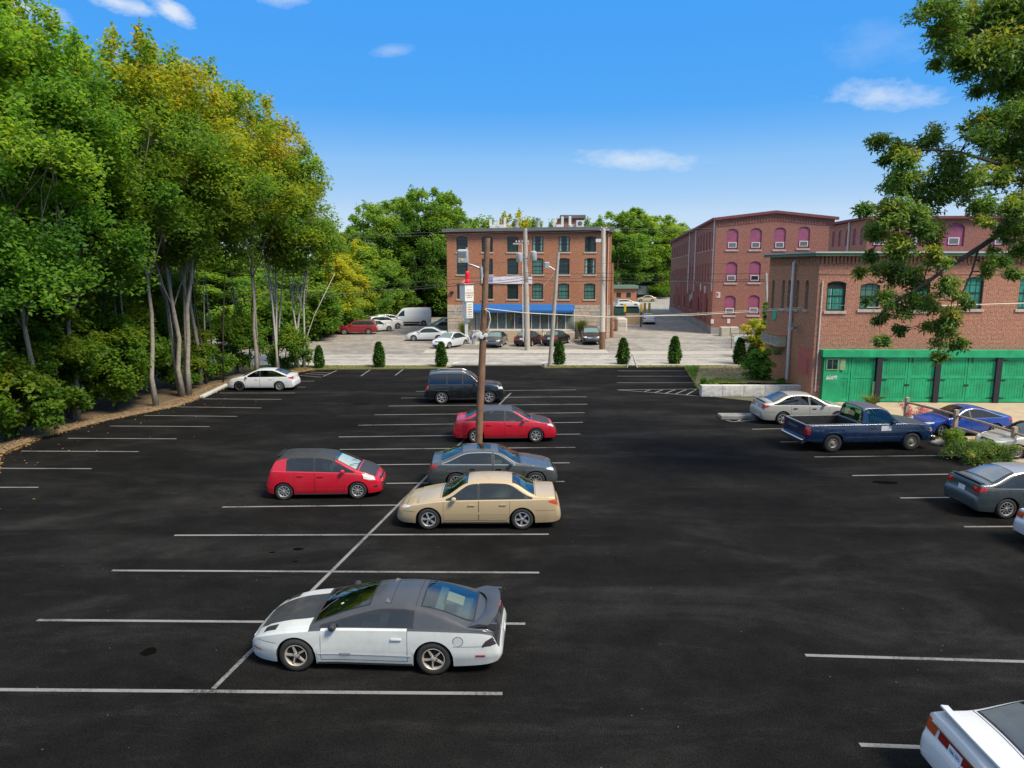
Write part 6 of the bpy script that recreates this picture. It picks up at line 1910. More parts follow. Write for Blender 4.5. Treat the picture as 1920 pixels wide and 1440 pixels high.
MB().add([(-1.6, 0, .2), (1.6, 0, .2), (1.6, 1.6, .2), (-1.6, 1.6, .2), (-1.7, -.25, 1.9), (1.7, -.25, 1.9), (1.7, 1.7, 2.1), (-1.7, 1.7, 2.1)], [(0, 3, 2, 1), (4, 5, 6, 7), (0, 1, 5, 4), (1, 2, 6, 5), (2, 3, 7, 6), (3, 0, 4, 7)]).build('bin', mat('dumpster_green', (.025, .10, .085), .6, .2, 2), dm)
MB().box(-1.72, 1.72, -.3, 1.75, 2.11, 2.2).build('lid', mat('lid_pale', (.40, .42, .40), .6, .1), dm)
for k in range(5): MB().box(-1.5 + k * .7, -1.42 + k * .7, -.20, -.05, .3, 1.8).build('rib', MATS['dumpster_green'], dm)
p4_ = G(1214, 586)
yb_ = thing('yellow_bollard', 'yellow bollard pair on the side street beyond the white saloon', 'bollard', (p4_.x, p4_.y, 0))
for x in (-.5, .3): MB().lathe([(.2, 0), (.2, 1.6), (.1, 1.7)], 10, 'Z', (x, 0, 0), True).build('post', MATS['safety_yellow'], yb_)
# ================================================================== poles, wires, signs, fence, small things
M_WOOD1 = mat('pole_brown', (.13, .065, .035), .9, 0, 2.5, col2=(.24, .14, .085), bump=.5, bscale=20)
M_WOOD2 = mat('pole_grey', (.30, .26, .22), .9, 0, 2.5, col2=(.44, .40, .35), bump=.4, bscale=20)
M_WOOD3 = mat('pole_pale', (.44, .38, .30), .9, 0, 2.0, col2=(.55, .50, .43), bump=.3, bscale=20)
M_WIRE = mat('cable_black', (.015, .015, .017), .6, 0)
M_WIREG = mat('wire_grey', (.12, .12, .12), .6, 0)
M_WIREW = mat('cable_pale', (.58, .53, .42), .6, .1)
M_GALV = MATS['galvanised']
M_RAIL = mat('split_rail_timber', (.26, .19, .13), .9, 0, 4, col2=(.42, .33, .24), bump=.5, bscale=25)

def pole(label, base, topp, r0, r1, m, name='utility_pole'):
    b = G(*base)
    t = PY(topp[0], topp[1], b.y)
    o = thing(name, label, 'utility pole', (b.x, b.y, 0))
    l = Vector((t.x - b.x, 0, t.z))
    MB().tube([(0, 0, -.05), tuple(l * .33), tuple(l * .66), tuple(l)], [r0, r0 * .9 + r1 * .1, r0 * .4 + r1 * .6, r1], 12).build('pole_shaft', m, o, True, 60)
    def at(px, py, dy=0.0):
        p = PY(px, py, b.y + dy); return Vector((p.x - b.x, dy, p.z))
    return o, at, b
# leaning brown pole in the lot
p1, at1, b1_ = pole('tall leaning brown wooden pole standing between the parked red and grey cars', (897, 838), (914, 446), .165, .12, M_WOOD1)
# flood lamp on its arm
a0, a1 = at1(905, 505), at1(858, 491)
arm = MB().tube([at1(908, 512), a0, at1(885, 497), a1], [.035, .045, .045, .03], 8).build('lamp_arm', M_GALV, p1, True)
MB().tube([at1(902, 500) - Vector((0, .2, 0)), at1(904, 520) - Vector((0, .2, 0))], .07, 8).build('arm_bracket', M_GALV, p1)
c = at1(868, 480)
lm = MB().bev(c.x - .24, c.x + .24, -.22, .22, c.z - .28, c.z + .28, .06).build('flood_lamp', mat('lamp_body_grey', (.40, .42, .43), .45, .12, 4, metal=.3), p1)
MB().box(c.x - .19, c.x + .14, -.235, -.222, c.z - .05, c.z + .17).build('lamp_glass', M_GREYPANE, lm)
MB().lathe([(.06, -.012), (.0, -.012)], 10, 'Y', (c.x - .02, -.225, c.z - .16)).build('lamp_sticker', mat('sticker_yellow', (.62, .55, .03), .6, 0), lm)
MB().cyl((c.x + .17, 0, c.z + .28), (c.x + .17, 0, c.z + .36), .05, 10).build('photo_cell', M_GALV, lm)
# white cluster of small spot lamps low on the pole
for k, (px, py, dy) in enumerate([(889, 631, -.1), (895, 627, -.2), (903, 631, -.25), (911, 628, -.12), (900, 625, -.2)]):
    c = at1(px, py, dy)
    mb = MB(); mb.lathe([(.05, .12), (.085, .02), (.10, -.10), (.06, -.11), (0, -.11)], 12, 'Y', (c.x, c.y, c.z)); mb.rbox((c.x, c.y + .12, c.z), (.08, .10, .10))
    mb.build('spot_lamp', M_AC, p1, True, 40)
MB().rbox(at1(900, 628, -.08), (.55, .10, .08)).build('lamp_bar', M_AC, p1)
MB().tube([at1(909, 580, -.2), at1(917, 585, -.2), at1(920, 600, -.2), at1(915, 617, -.2), at1(905, 624, -.2)], .02, 6).build('cable_loop', M_WIREW, p1, True)
# pale grey pole in front of the brick building
p2, at2, b2_ = pole('pale grey utility pole with two transformers in front of the shop', (989, 659), (984.5, 428), .26, .19, M_WOOD2)
MB().tube([at2(981, 640, -.2), at2(979, 458, -.2)], .045, 6).build('conduit', M_PIPE, p2)
for px, py in ((974, 483), (1000.5, 480)):
    c = at2(px, py, -.2)
    t_ = MB().lathe([(.0, .46), (.20, .44), (.30, .36), (.31, -.36), (.26, -.42), (0, -.42)], 14, 'Z', tuple(c)).build('transformer', mat('transformer_grey', (.38, .39, .40), .5, .1), p2, True, 40)
    MB().rbox((c.x * .5, c.y, c.z), (abs(c.x), .06, .08)).build('bracket', M_GALV, t_)
MB().rbox(at2(977, 457), (1.5, .12, .14)).build('cross_arm', M_WOOD2, p2)
for px in (968, 973, 979, 990): 
    c = at2(px, 454); MB().lathe([(.05, -.05), (.09, .0), (.09, .06), (.04, .14), (0, .16)], 8, 'Z', tuple(c)).build('insulator', mat('insulator_grey', (.34, .35, .36), .4, .1), p2, True)
# leaning grey pole at the near kerb
p3, at3, b3_ = pole('thin grey pole leaning right with a street lamp, at the near kerb', (1031, 687), (1047, 472), .17, .12, M_WOOD2)
MB().tube([at3(1042, 507), at3(1033, 501), at3(1030, 499)], .03, 6).build('lamp_arm', M_GALV, p3)
c = at3(1025, 497); MB().bev(c.x - .20, c.x + .22, -.2, .2, c.z - .22, c.z + .24, .06).build('street_lamp_head', MATS['lamp_body_grey'], p3)
MB().tube([at3(1043, 508), at3(1020, 535)], .012, 5).build('stay_wire', M_WIREW, p3)
# pale pole right of the shop
p4, at4, b4_ = pole('pale tall utility pole with brown foot beside the black boxy off-road car', (1129, 656), (1131.5, 427), .28, .20, M_WOOD3)
MB().tube([(0, 0, 0), tuple(at4(1129.4, 622))], [.295, .292], 12, False).build('foot_sleeve', M_WOOD1, p4, True)
c = at4(1122, 451); MB().rbox(c, (.5, .2, .3)).build('switch_box', M_AC, p4)
MB().rbox(at4(1134, 431), (.9, .12, .14)).build('cross_arm', M_WOOD3, p4)
for px in (1128, 1137): c = at4(px, 428); MB().lathe([(.05, -.05), (.09, .0), (.09, .06), (.04, .14), (0, .16)], 8, 'Z', tuple(c)).build('insulator', MATS['insulator_grey'], p4, True)
p5, at5, b5_ = pole('rust brown wooden pole beside the concrete planter', (1146, 633), (1147, 493), .26, .20, mat('pole_rust', (.22, .10, .055), .9, .25, 3))
p6_, at6, b6_ = pole('short pale pole beside the corner of the green door building', (1440, 668), (1436, 512), .17, .12, M_WOOD2)

def wire(name, label, pts, r=.02, m=M_WIRE, sag=.0):
    P = []
    for i in range(len(pts) - 1):
        a, b = Vector(pts[i]), Vector(pts[i + 1])
        n = 10
        for k in range(n if i < len(pts) - 2 else n + 1):
            t = k / n; p = a.lerp(b, t); p.z -= sag * 4 * t * (1 - t); P.append(p)
    o = MB()
    org = P[0].copy()
    o.tube([p - org for p in P], r, 5)
    q = o.build(name, m); q.location = org
    return tag(q, label, 'cable')
W2, W4, W6 = b2_.y - .3, b4_.y - .3, b6_.y
wire('overhead_cable', 'lowest of the thick black cables crossing in front of the brick building', [PY(430, 566, 64), PY(905, 531, 65), PY(988, 524, W2), PY(1130, 526, W4), PY(1437, 527, W6)], .032, sag=.12)
wire('overhead_cable', 'middle black cable crossing in front of the brick building', [PY(430, 560, 64.3), PY(905, 527, 65.2), PY(988, 518.5, W2), PY(1130, 520, W4), PY(1437, 524, W6)], .02, sag=.12)
wire('overhead_cable', 'upper black cable passing below the second window row', [PY(430, 548, 64.5), PY(905, 520, 65.4), PY(988, 511, W2), PY(1130, 512, W4), PY(1437, 512, W6)], .022, sag=.1)
wire('overhead_cable', 'thin grey wire just above the second window row', [PY(430, 512, 64.8), PY(988, 490, W2), PY(1131, 494, W4), PY(1440, 492, W6 + 1)], .012, M_WIRE, sag=.1)
wire('overhead_cable', 'thin grey wire along the roof edge of the brick building', [PY(400, 446, 64.8), PY(984, 429, W2 + .2), PY(1131, 428, W4 + .2), PY(1560, 424, 66)], .011, M_WIREG, sag=.1)
wire('overhead_cable', 'second thin wire below the roof edge of the brick building', [PY(400, 452, 64.6), PY(984, 434, W2), PY(1131, 432, W4), PY(1560, 430, 66.4)], .010, M_WIREG, sag=.1)
wire('service_cable', 'pale sagging cable from the leaning brown pole to the green door building', [PY(911, 579, b1_.y - .2), PY(985, 587, 40), PY(1130, 594, 46), PY(1300, 591, 46), PY(1487, 580, 44.5), PY(1700, 575, 40.6), PY(1940, 568, 40)], .028, M_WIREW, sag=.0)
wire('service_cable', 'thin pale wire above the sagging cable at the mill front', [PY(1130, 596, 46.4), PY(1320, 587, 46), PY(1487, 577, 44.6), PY(1600, 572, 41.2)], .014, M_WIREW)

# ------------------------------------------------------------------ tall pylon sign
sgp = G(875, 647)
ps = thing('pylon_sign', 'tall white pylon sign with two lettered boxes and a red figure on top', 'sign', (sgp.x, sgp.y, 0))
SY = sgp.y
def su(px, py=560): return PY(px, py, SY).x - sgp.x
MB().lathe([(.42, .16), (.30, .3), (.16, .55)], 4, 'Z', (0, 0, 0), True).build('pole_foot', mat('foot_rust', (.20, .07, .045), .8, .2), ps)
MB().box(-.16, .16, -.16, .16, .16, ZY(600, SY)).build('sign_pole', M_AC, ps)
MB().box(-.30, .30, -.3, .3, ZY(603, SY), ZY(594, SY)).build('pole_head', M_AC, ps)
rot = Matrix.Rotation(R(28), 3, 'Z')
def sign_box(px0, px1, py0, py1, dep, nm):
    z0, z1 = ZY(py1, SY), ZY(py0, SY); xc = (su(px0) + su(px1)) / 2
    W_ = .95 if nm == 'upper_box' else .72
    mb = MB(); mb.rbox((xc, 0, (z0 + z1) / 2), (W_, W_ + .35, z1 - z0), rot)
    o = mb.build(nm, mat('sign_white', (.66, .66, .63), .6, .06, 2), ps)
    return o, xc, z0, z1, W_
ub, ux, uz0, uz1, uw = sign_box(862, 888, 533, 564.5, 0, 'upper_box')
lb, lx, lz0, lz1, lw_ = sign_box(867.5, 885.5, 565.5, 596, 0, 'lower_box')
MB().rbox((ux, 0, uz1 + .05), (1.15, 1.45, .10), rot).build('box_cap', mat('cap_tan', (.40, .24, .17), .8, .1), ps)
red = mat('print_red', (.50, .10, .06), .6, .05); gry = mat('print_grey', (.36, .36, .28), .6, .05)
def on_face(xc, w, z, txt, size, m, par):
    off = rot @ Vector((.0, -(w + .35) / 2 - .012, 0))
    text_obj(txt, size, m, par, (xc + off.x, off.y, z), (math.pi / 2, 0, R(28)), 'sign_lettering')
on_face(ux, uw, uz0 + (uz1 - uz0) * .50, 'LORRAINE', .19, red, ub)
on_face(ux, uw, uz0 + (uz1 - uz0) * .36, 'FABRICS', .21, red, ub)
def print_bar(xc, w, z, wd, hh, m, par):
    off = rot @ Vector((.0, -(w + .35) / 2 - .006, 0))
    MB().rbox((xc + off.x, off.y, z), (wd, .006, hh), rot).build('printed_strip', m, par)
print_bar(ux, uw, uz0 + (uz1 - uz0) * .24, .6, .10, gry, ub); print_bar(ux, uw, uz0 + (uz1 - uz0) * .68, .5, .08, mat('print_cream', (.55, .45, .26), .6, .05), ub)
for q, mm in enumerate([gry, mat('print_green', (.22, .34, .14), .6, .05), red, red, MATS['print_green'], gry]):
    print_bar(lx, lw_, lz1 - .28 - q * .24, .42 + .06 * (q % 2), .09, mm, lb)
# red figure: a tapering boot-like shape on a wedge
zr0 = uz1 + .1; hr = ZY(508, SY) - zr0
xr_ = su(876.5, 520)
MB().lathe([(.34, zr0), (.36, zr0 + hr * .12), (.25, zr0 + hr * .3), (.22, zr0 + hr * .45), (.24, zr0 + hr * .7), (.23, zr0 + hr * .92), (.15, zr0 + hr)], 14, 'Z', (xr_, 0, 0), True).build('red_figure', mat('figure_red', (.62, .012, .025), .4, .06), ps, True, 50)
MB().add([(xr_ - .75, -.2, zr0), (xr_ - .2, -.25, zr0), (xr_ - .2, .25, zr0), (xr_ - .75, .2, zr0), (xr_ - .22, -.2, zr0 + hr * .33), (xr_ - .22, .2, zr0 + hr * .33)], [(0, 3, 2, 1), (0, 1, 4), (3, 5, 2), (0, 4, 5, 3), (1, 2, 5, 4)]).build('pink_wedge', mat('figure_pink', (.62, .26, .20), .5, .08), ps, fix=True)
is0, is1 = G(857, 650), G(897, 650)
tag(MB().bev(is0.x, is1.x, sgp.y - 1.2, sgp.y + 1.4, -.02, .16, .03).build('traffic_island', M_CONC), kind='structure')
bo = G(888, 648)
gbol = tag(MB().lathe([(.17, 0), (.17, 1.35), (.09, 1.45)], 12, 'Z', (0, 0, 0), True).build('bollard', mat('bollard_grey_blue', (.28, .32, .37), .6, .12)), 'grey blue bollard on the island right of the pylon sign', 'bollard')
gbol.location = (bo.x, bo.y - .3, .16)

# ------------------------------------------------------------------ retaining wall of big blocks
rw0, rw1 = G(1315, 743.5), G(1513, 743.5)
wall = thing('retaining_wall', 'low wall of five big pale granite blocks holding the planting bed', 'wall', (rw0.x, rw0.y, 0))
LW = rw1.x - rw0.x; nb_ = 5; hw_ = ZY(723.5, rw0.y)
rr_ = random.Random(11)
M_BLOCK = mat('granite_wall_block', (.42, .41, .385), .85, 0, 2.2, col2=(.58, .56, .52), bump=.7, bscale=6)
for k in range(nb_):
    x0_, x1_ = LW * k / nb_ + .012, LW * (k + 1) / nb_ - .012
    mb = MB(); nx, nz_ = 8, 5; vs = []; fs = []
    for i in range(nx + 1):
        for j in range(nz_ + 1):
            edge = i in (0, nx) or j in (0, nz_)
            vs.append((x0_ + (x1_ - x0_) * i / nx, -(0.0 if edge else rr_.uniform(.004, .028)), hw_ * j / nz_))
    for i in range(nx):
        for j in range(nz_): a = i * (nz_ + 1) + j; fs.append((a, a + nz_ + 1, a + nz_ + 2, a + 1))
    mb.add(vs, fs)
    mb.add([(x0_, 0, hw_), (x1_, 0, hw_), (x1_, .55, hw_), (x0_, .55, hw_), (x0_, 0, 0), (x1_, 0, 0), (x1_, .55, 0), (x0_, .55, 0)], [(0, 1, 2, 3), (4, 0, 3, 7), (1, 5, 6, 2), (3, 2, 6, 7)])
    mb.build('granite_block', M_BLOCK, wall)
# precast kerb block behind the silver saloon
kbp = G(1352, 786.5); kb2 = G(1418, 786.5)
o = tag(MB().bev(0, kb2.x - kbp.x, 0, .75, -.0, .20, .03).build('concrete_block', mat('precast_grey', (.20, .195, .185), .9, .2, 2, bump=.3)), 'flat grey concrete block lying behind the silver saloon', 'concrete block')
o.location = (kbp.x, kbp.y, .0)
# white edge kerb by the white saloon
ka, kb3 = G(383, 746), G(430, 723)
d_ = (kb3 - ka); L_ = d_.length
o = tag(MB().bev(0, L_, -.15, .15, -.01, .14, .03).build('kerb_stone', mat('pale_kerb', (.44, .45, .42), .9, .15, 3)), 'pale concrete kerb in front of the white saloon by the trees', 'kerb')
o.location = (ka.x - .15, ka.y, .0); o.rotation_euler = (0, 0, math.atan2(d_.y, d_.x))
# drain grate and oil stains in the lot
g_ = G(678, 757)
tag(MB().box(-.45, .45, -.3, .3, .005, .012).build('drain_grate', mat('cast_iron', (.006, .006, .006), .95, .3, 8, spec=.05)), 'dark drain grate set in the lot left of the black off-road vehicle', 'drain grate').location = (g_.x, g_.y, 0)
M_OIL = mat('oil_stain', (.004, .0038, .0034), .95, .2, spec=.0)
for px, py, rx, ry in [(279, 1222, .18, .16), (559, 1030, .16, .10), (510, 1036, .10, .05), (555, 1053, .08, .06), (1660, 905, .5, .2)]:
    p_ = G(px, py); n_ = 14
    MB().sheet([(p_.x + rx * math.cos(2 * math.pi * k / n_) * rr_.uniform(.75, 1.15), p_.y + ry * math.sin(2 * math.pi * k / n_) * rr_.uniform(.75, 1.15)) for k in range(n_)], .0065).build('oil_stain', M_OIL, lot)
# A-frame board on the verge
af = G(1186, 690)
a_ = thing('sandwich_board', 'white A-frame sandwich board on the verge between two arborvitae', 'sign', (af.x, af.y + .2, 0))
hA = ZY(665, af.y)
mb = MB()
for sd in (-1, 1): mb.tube([(sd * .42, 0, .0), (0, .05, hA)], .035, 6)
for sd in (-1, 1):
    MB().tube([(sd * .40, 0, .01), (sd * .02, .0, hA)], .04, 6).build('frame_leg', M_WFRAME, a_)
    MB().tube([(sd * .40, .5, .01), (sd * .02, .04, hA)], .04, 6).build('frame_leg', M_WFRAME, a_)
MB().rbox((0, .02, hA), (.14, .12, .08)).build('hinge', M_WFRAME, a_)
MB().box(-.36, .36, .0, .5, .01, .06).build('base_tray', M_BLACKPL, a_)

# ------------------------------------------------------------------ split rail fence on the right
fp = [G(1697, 792), G(1788, 822), G(1896, 858)]
d1 = fp[2] - fp[1]
fp.append(fp[2] + d1 * 1.0)
fe = thing('rail_fence', 'weathered split rail timber fence running down beside the pickup', 'fence', (fp[0].x, fp[0].y, 0))
hts = [ZY(745, fp[0].y), ZY(768, fp[1].y), ZY(800, fp[2].y), 1.25]
for k, p_ in enumerate(fp):
    q = p_ - fp[0]
    MB().bev(q.x - .09, q.x + .09, q.y - .09, q.y + .09, -.1, hts[k], .02).build('fence_post', M_RAIL, fe)
for k in range(len(fp) - 1):
    a, b = fp[k] - fp[0], fp[k + 1] - fp[0]
    for f0, f1 in ((.80, .82), (.40, .42)):
        p_, q = Vector((a.x, a.y, hts[k] * f0)), Vector((b.x, b.y, hts[k + 1] * f1))
        mid = (p_ + q) / 2 + Vector((0, 0, rr_.uniform(-.03, .03)))
        MB().tube([p_, mid, q], [.05, .065, .05], 6).build('rail', M_RAIL, fe)
# rock at the lot corner
p_ = G(1762, 833)
mb = MB(); mb.lathe([(.0, 0), (.3, 0), (.34, .12), (.22, .24), (.0, .27)], 9)
mb.v = [(x * 1.3 * (1 + .12 * math.sin(9 * y)), y * .8, z * (1 + .2 * math.sin(7 * x))) for x, y, z in mb.v]
o = tag(mb.build('boulder', mat('boulder_pale', (.42, .38, .32), .9, .2, 4, bump=.6, bscale=8), smooth=True), 'pale boulder beside the front wheel of the pickup', 'rock'); o.location = (p_.x, p_.y, -.02)
# litter on the verge
p_ = G(1358, 716, .3)
# railing by the mill and concrete blocks
p_ = G(1371, 653); q_ = G(1400, 653)
fr_ = thing('steel_railing', 'dark steel railing with a pale notice by the mill corner', 'railing', (p_.x, p_.y, 0))
LF = q_.x - p_.x + 1.5
for z in (.15, 1.15, 1.45): MB().tube([(0, 0, z), (LF, 0, z)], .03, 5).build('railing_bar', mat('railing_brown', (.12, .06, .05), .6, .1), fr_)
for k in range(9): MB().tube([(LF * k / 8, 0, 0.0), (LF * k / 8, 0, 1.5)], .035 if k in (0, 8) else .018, 5).build('baluster', MATS['railing_brown'], fr_)
MB().box(.25, .85, -.06, -.04, .65, 1.25).build('notice', mat('notice_mint', (.45, .62, .58), .6, .05), fr_)
p_ = G(1361, 631)
for k, (dx, lab) in enumerate(((0, 'left of two concrete blocks at the mill front'), (1.05, 'right of two concrete blocks at the mill front'))):
    o = tag(MB().bev(-.5, .5, 0, 1, 0, 1.05, .06).build('concrete_block', mat('block_weathered', (.40, .37, .31), .9, .2, 2)), lab, 'concrete block', 'concrete blocks at the mill front'); o.location = (p_.x + dx, p_.y + .2, 0)
# far mast
mp_ = PY(668, 378, 320)
ms = thing('radio_mast', 'thin distant radio mast above the trees', 'mast', (mp_.x, 320, 0))
MB().tube([(0, 0, 0), (0, 0, mp_.z)], [.35, .1], 5).build('mast_pole', M_GALV, ms)
# ================================================================== vegetation
def leaf_mat(name, stops, trans=.6, rough=.6, objvar=.25):
    m = bpy.data.materials.new(name); m.use_nodes = True
    nt = m.node_tree; b = nt.nodes['Principled BSDF']
    at = N(nt, 'ShaderNodeAttribute', _attribute_name='tint')
    oi = N(nt, 'ShaderNodeObjectInfo')
    ad = N(nt, 'ShaderNodeMath', _operation='MULTIPLY_ADD'); nt.links.new(oi.outputs['Random'], ad.inputs[0]); ad.inputs[1].default_value = objvar; nt.links.new(at.outputs['Fac'], ad.inputs[2])
    sb = N(nt, 'ShaderNodeMath', _operation='SUBTRACT', _use_clamp=True); nt.links.new(ad.outputs[0], sb.inputs[0]); sb.inputs[1].default_value = objvar / 2
    c = ramp(nt, sb.outputs[0], stops)
    nt.links.new(c, b.inputs['Base Color']); b.inputs['Roughness'].default_value = rough; b.inputs['Specular IOR Level'].default_value = .25
    tr_ = N(nt, 'ShaderNodeBsdfTranslucent')
    c2 = mixrgb(nt, 1.0, c, (1.5, 1.5, .7), 'MULTIPLY'); nt.links.new(c2, tr_.inputs['Color'])
    mx = N(nt, 'ShaderNodeMixShader'); mx.inputs[0].default_value = trans
    nt.links.new(b.outputs[0], mx.inputs[1]); nt.links.new(tr_.outputs[0], mx.inputs[2])
    nt.links.new(mx.outputs[0], nt.nodes['Material Output'].inputs[0])
    return m
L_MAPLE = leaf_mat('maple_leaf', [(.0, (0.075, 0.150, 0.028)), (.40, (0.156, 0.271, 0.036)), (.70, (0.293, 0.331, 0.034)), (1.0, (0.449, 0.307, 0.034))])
L_MAPLEG = leaf_mat('green_maple_leaf', [(.0, (0.062, 0.157, 0.034)), (.5, (0.144, 0.295, 0.042)), (1.0, (0.324, 0.403, 0.047))])
L_DARK = leaf_mat('understory_leaf', [(.0, (0.058, 0.138, 0.024)), (.5, (0.124, 0.238, 0.031)), (1.0, (0.240, 0.286, 0.033))])
L_FAR = leaf_mat('far_leaf', [(.0, (0.062, 0.144, 0.034)), (.5, (0.144, 0.265, 0.047)), (1.0, (0.274, 0.367, 0.058))])
L_YEL = leaf_mat('yellow_green_leaf', [(.0, (0.174, 0.245, 0.028)), (.5, (0.326, 0.371, 0.034)), (1.0, (0.522, 0.406, 0.036))])
L_OAK = leaf_mat('oak_leaf', [(.0, (0.061, 0.133, 0.031)), (.5, (0.131, 0.231, 0.039)), (.85, (0.254, 0.315, 0.048)), (1.0, (0.377, 0.315, 0.050))], .4, .5, .0)
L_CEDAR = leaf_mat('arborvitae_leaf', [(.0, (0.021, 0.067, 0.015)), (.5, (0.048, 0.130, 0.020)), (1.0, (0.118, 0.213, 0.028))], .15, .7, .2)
L_SHRUB = leaf_mat('shrub_leaf', [(.0, (0.035, 0.112, 0.014)), (.5, (0.088, 0.224, 0.020)), (1.0, (0.210, 0.352, 0.028))], .3, .6, .2)
L_GRASS = leaf_mat('grass_blade', [(.0, (.07, .13, .02)), (.55, (.14, .19, .03)), (1.0, (.26, .20, .07))], .3, .8, 0)
L_LAWN = leaf_mat('lawn_blade', [(.0, (.06, .15, .02)), (.6, (.12, .24, .03)), (1.0, (.24, .26, .06))], .3, .8, 0)
L_REED = leaf_mat('reed_blade', [(.0, (.05, .10, .015)), (.5, (.12, .17, .03)), (1.0, (.25, .25, .06))], .3, .8, 0)
L_DEAD = leaf_mat('fallen_leaf', [(.0, (.12, .06, .02)), (.5, (.25, .15, .06)), (1.0, (.42, .28, .12))], .1, .9, 0)
L_PINK = leaf_mat('pink_petal', [(.0, (.50, .10, .13)), (1.0, (.70, .35, .32))], .2, .8, 0)
M_BARK = mat('grey_bark', (.19, .165, .135), .95, 0, 5, col2=(.34, .31, .265), bump=.6, bscale=14)
M_BARKD = mat('dark_bark', (.035, .026, .020), .95, 0, 5, col2=(.075, .058, .045), bump=.6, bscale=14)
M_BARKP = mat('pale_bark', (.32, .29, .25), .95, 0, 5, col2=(.48, .45, .40), bump=.5, bscale=14)
M_TWIG = mat('oak_bark', (.05, .035, .028), .95, 0, 5, col2=(.10, .075, .06), bump=.6, bscale=14)

def leaf_cloud(name, pos, size, m, seed, up=.55, tint=None, tint_n=.5, aspect=.62, fan=1, jitter=.35):
    """many small leaf faces around given points; pos (N,3)"""
    g = np.random.default_rng(seed)
    n = len(pos)
    if fan > 1:
        pos = np.repeat(pos, fan, axis=0)
        if tint is not None: tint = np.repeat(tint, fan)
        n = len(pos)
    nrm = g.normal(size=(n, 3)); nrm /= np.linalg.norm(nrm, axis=1)[:, None]
    nrm[:, 2] = np.abs(nrm[:, 2]) + up; nrm /= np.linalg.norm(nrm, axis=1)[:, None]
    a = g.normal(size=(n, 3)); a -= nrm * (a * nrm).sum(1)[:, None]; a /= np.linalg.norm(a, axis=1)[:, None]
    b = np.cross(nrm, a)
    l = size * (1 + jitter * g.uniform(-1, 1, n))[:, None]; w = l * aspect
    droop = nrm * l * .12
    v = np.empty((n, 4, 3))
    v[:, 0] = pos; v[:, 1] = pos + a * l * .5 + b * w * .5 + droop; v[:, 2] = pos + a * l - droop; v[:, 3] = pos + a * l * .5 - b * w * .5 + droop
    me = bpy.data.meshes.new(name)
    me.vertices.add(n * 4); me.vertices.foreach_set('co', v.reshape(-1))
    me.loops.add(n * 4); me.loops.foreach_set('vertex_index', np.arange(n * 4, dtype=np.int32))
    me.polygons.add(n); me.polygons.foreach_set('loop_start', np.arange(0, n * 4, 4, dtype=np.int32))
    t = g.uniform(0, 1, n) if tint is None else np.clip(tint + g.normal(0, .12, n), 0, 1)
    at = me.attributes.new('tint', 'FLOAT', 'POINT'); at.data.foreach_set('value', np.repeat(t, 4).astype(np.float32))
    me.materials.append(m)
    me.update(calc_edges=True); me.validate()
    return me

def clump_points(centers, radii, per, seed, shell=.55):
    g = np.random.default_rng(seed)
    C = np.asarray(centers, float); Rr = np.asarray(radii, float)
    if np.ndim(per) == 0: per = np.full(len(C), int(per))
    ids = np.repeat(np.arange(len(C)), per)
    n = len(ids)
    d = g.normal(size=(n, 3)); d /= np.linalg.norm(d, axis=1)[:, None]
    r = g.uniform(0, 1, n) ** shell
    if Rr.ndim == 1: Rr = np.stack([Rr, Rr, Rr * .72], 1)
    return C[ids] + d * r[:, None] * Rr[ids], ids

def limb_path(p0, p1, bend, n, g):
    p0, p1 = np.array(p0, float), np.array(p1, float)
    out = []
    for k in range(n + 1):
        t = k / n
        p = p0 + (p1 - p0) * t
        p[2] += bend * math.sin(math.pi * t)
        if 0 < k < n: p[:2] += g.normal(0, .06, 2) * np.linalg.norm(p1 - p0) * .25
        out.append(tuple(p))
    return out

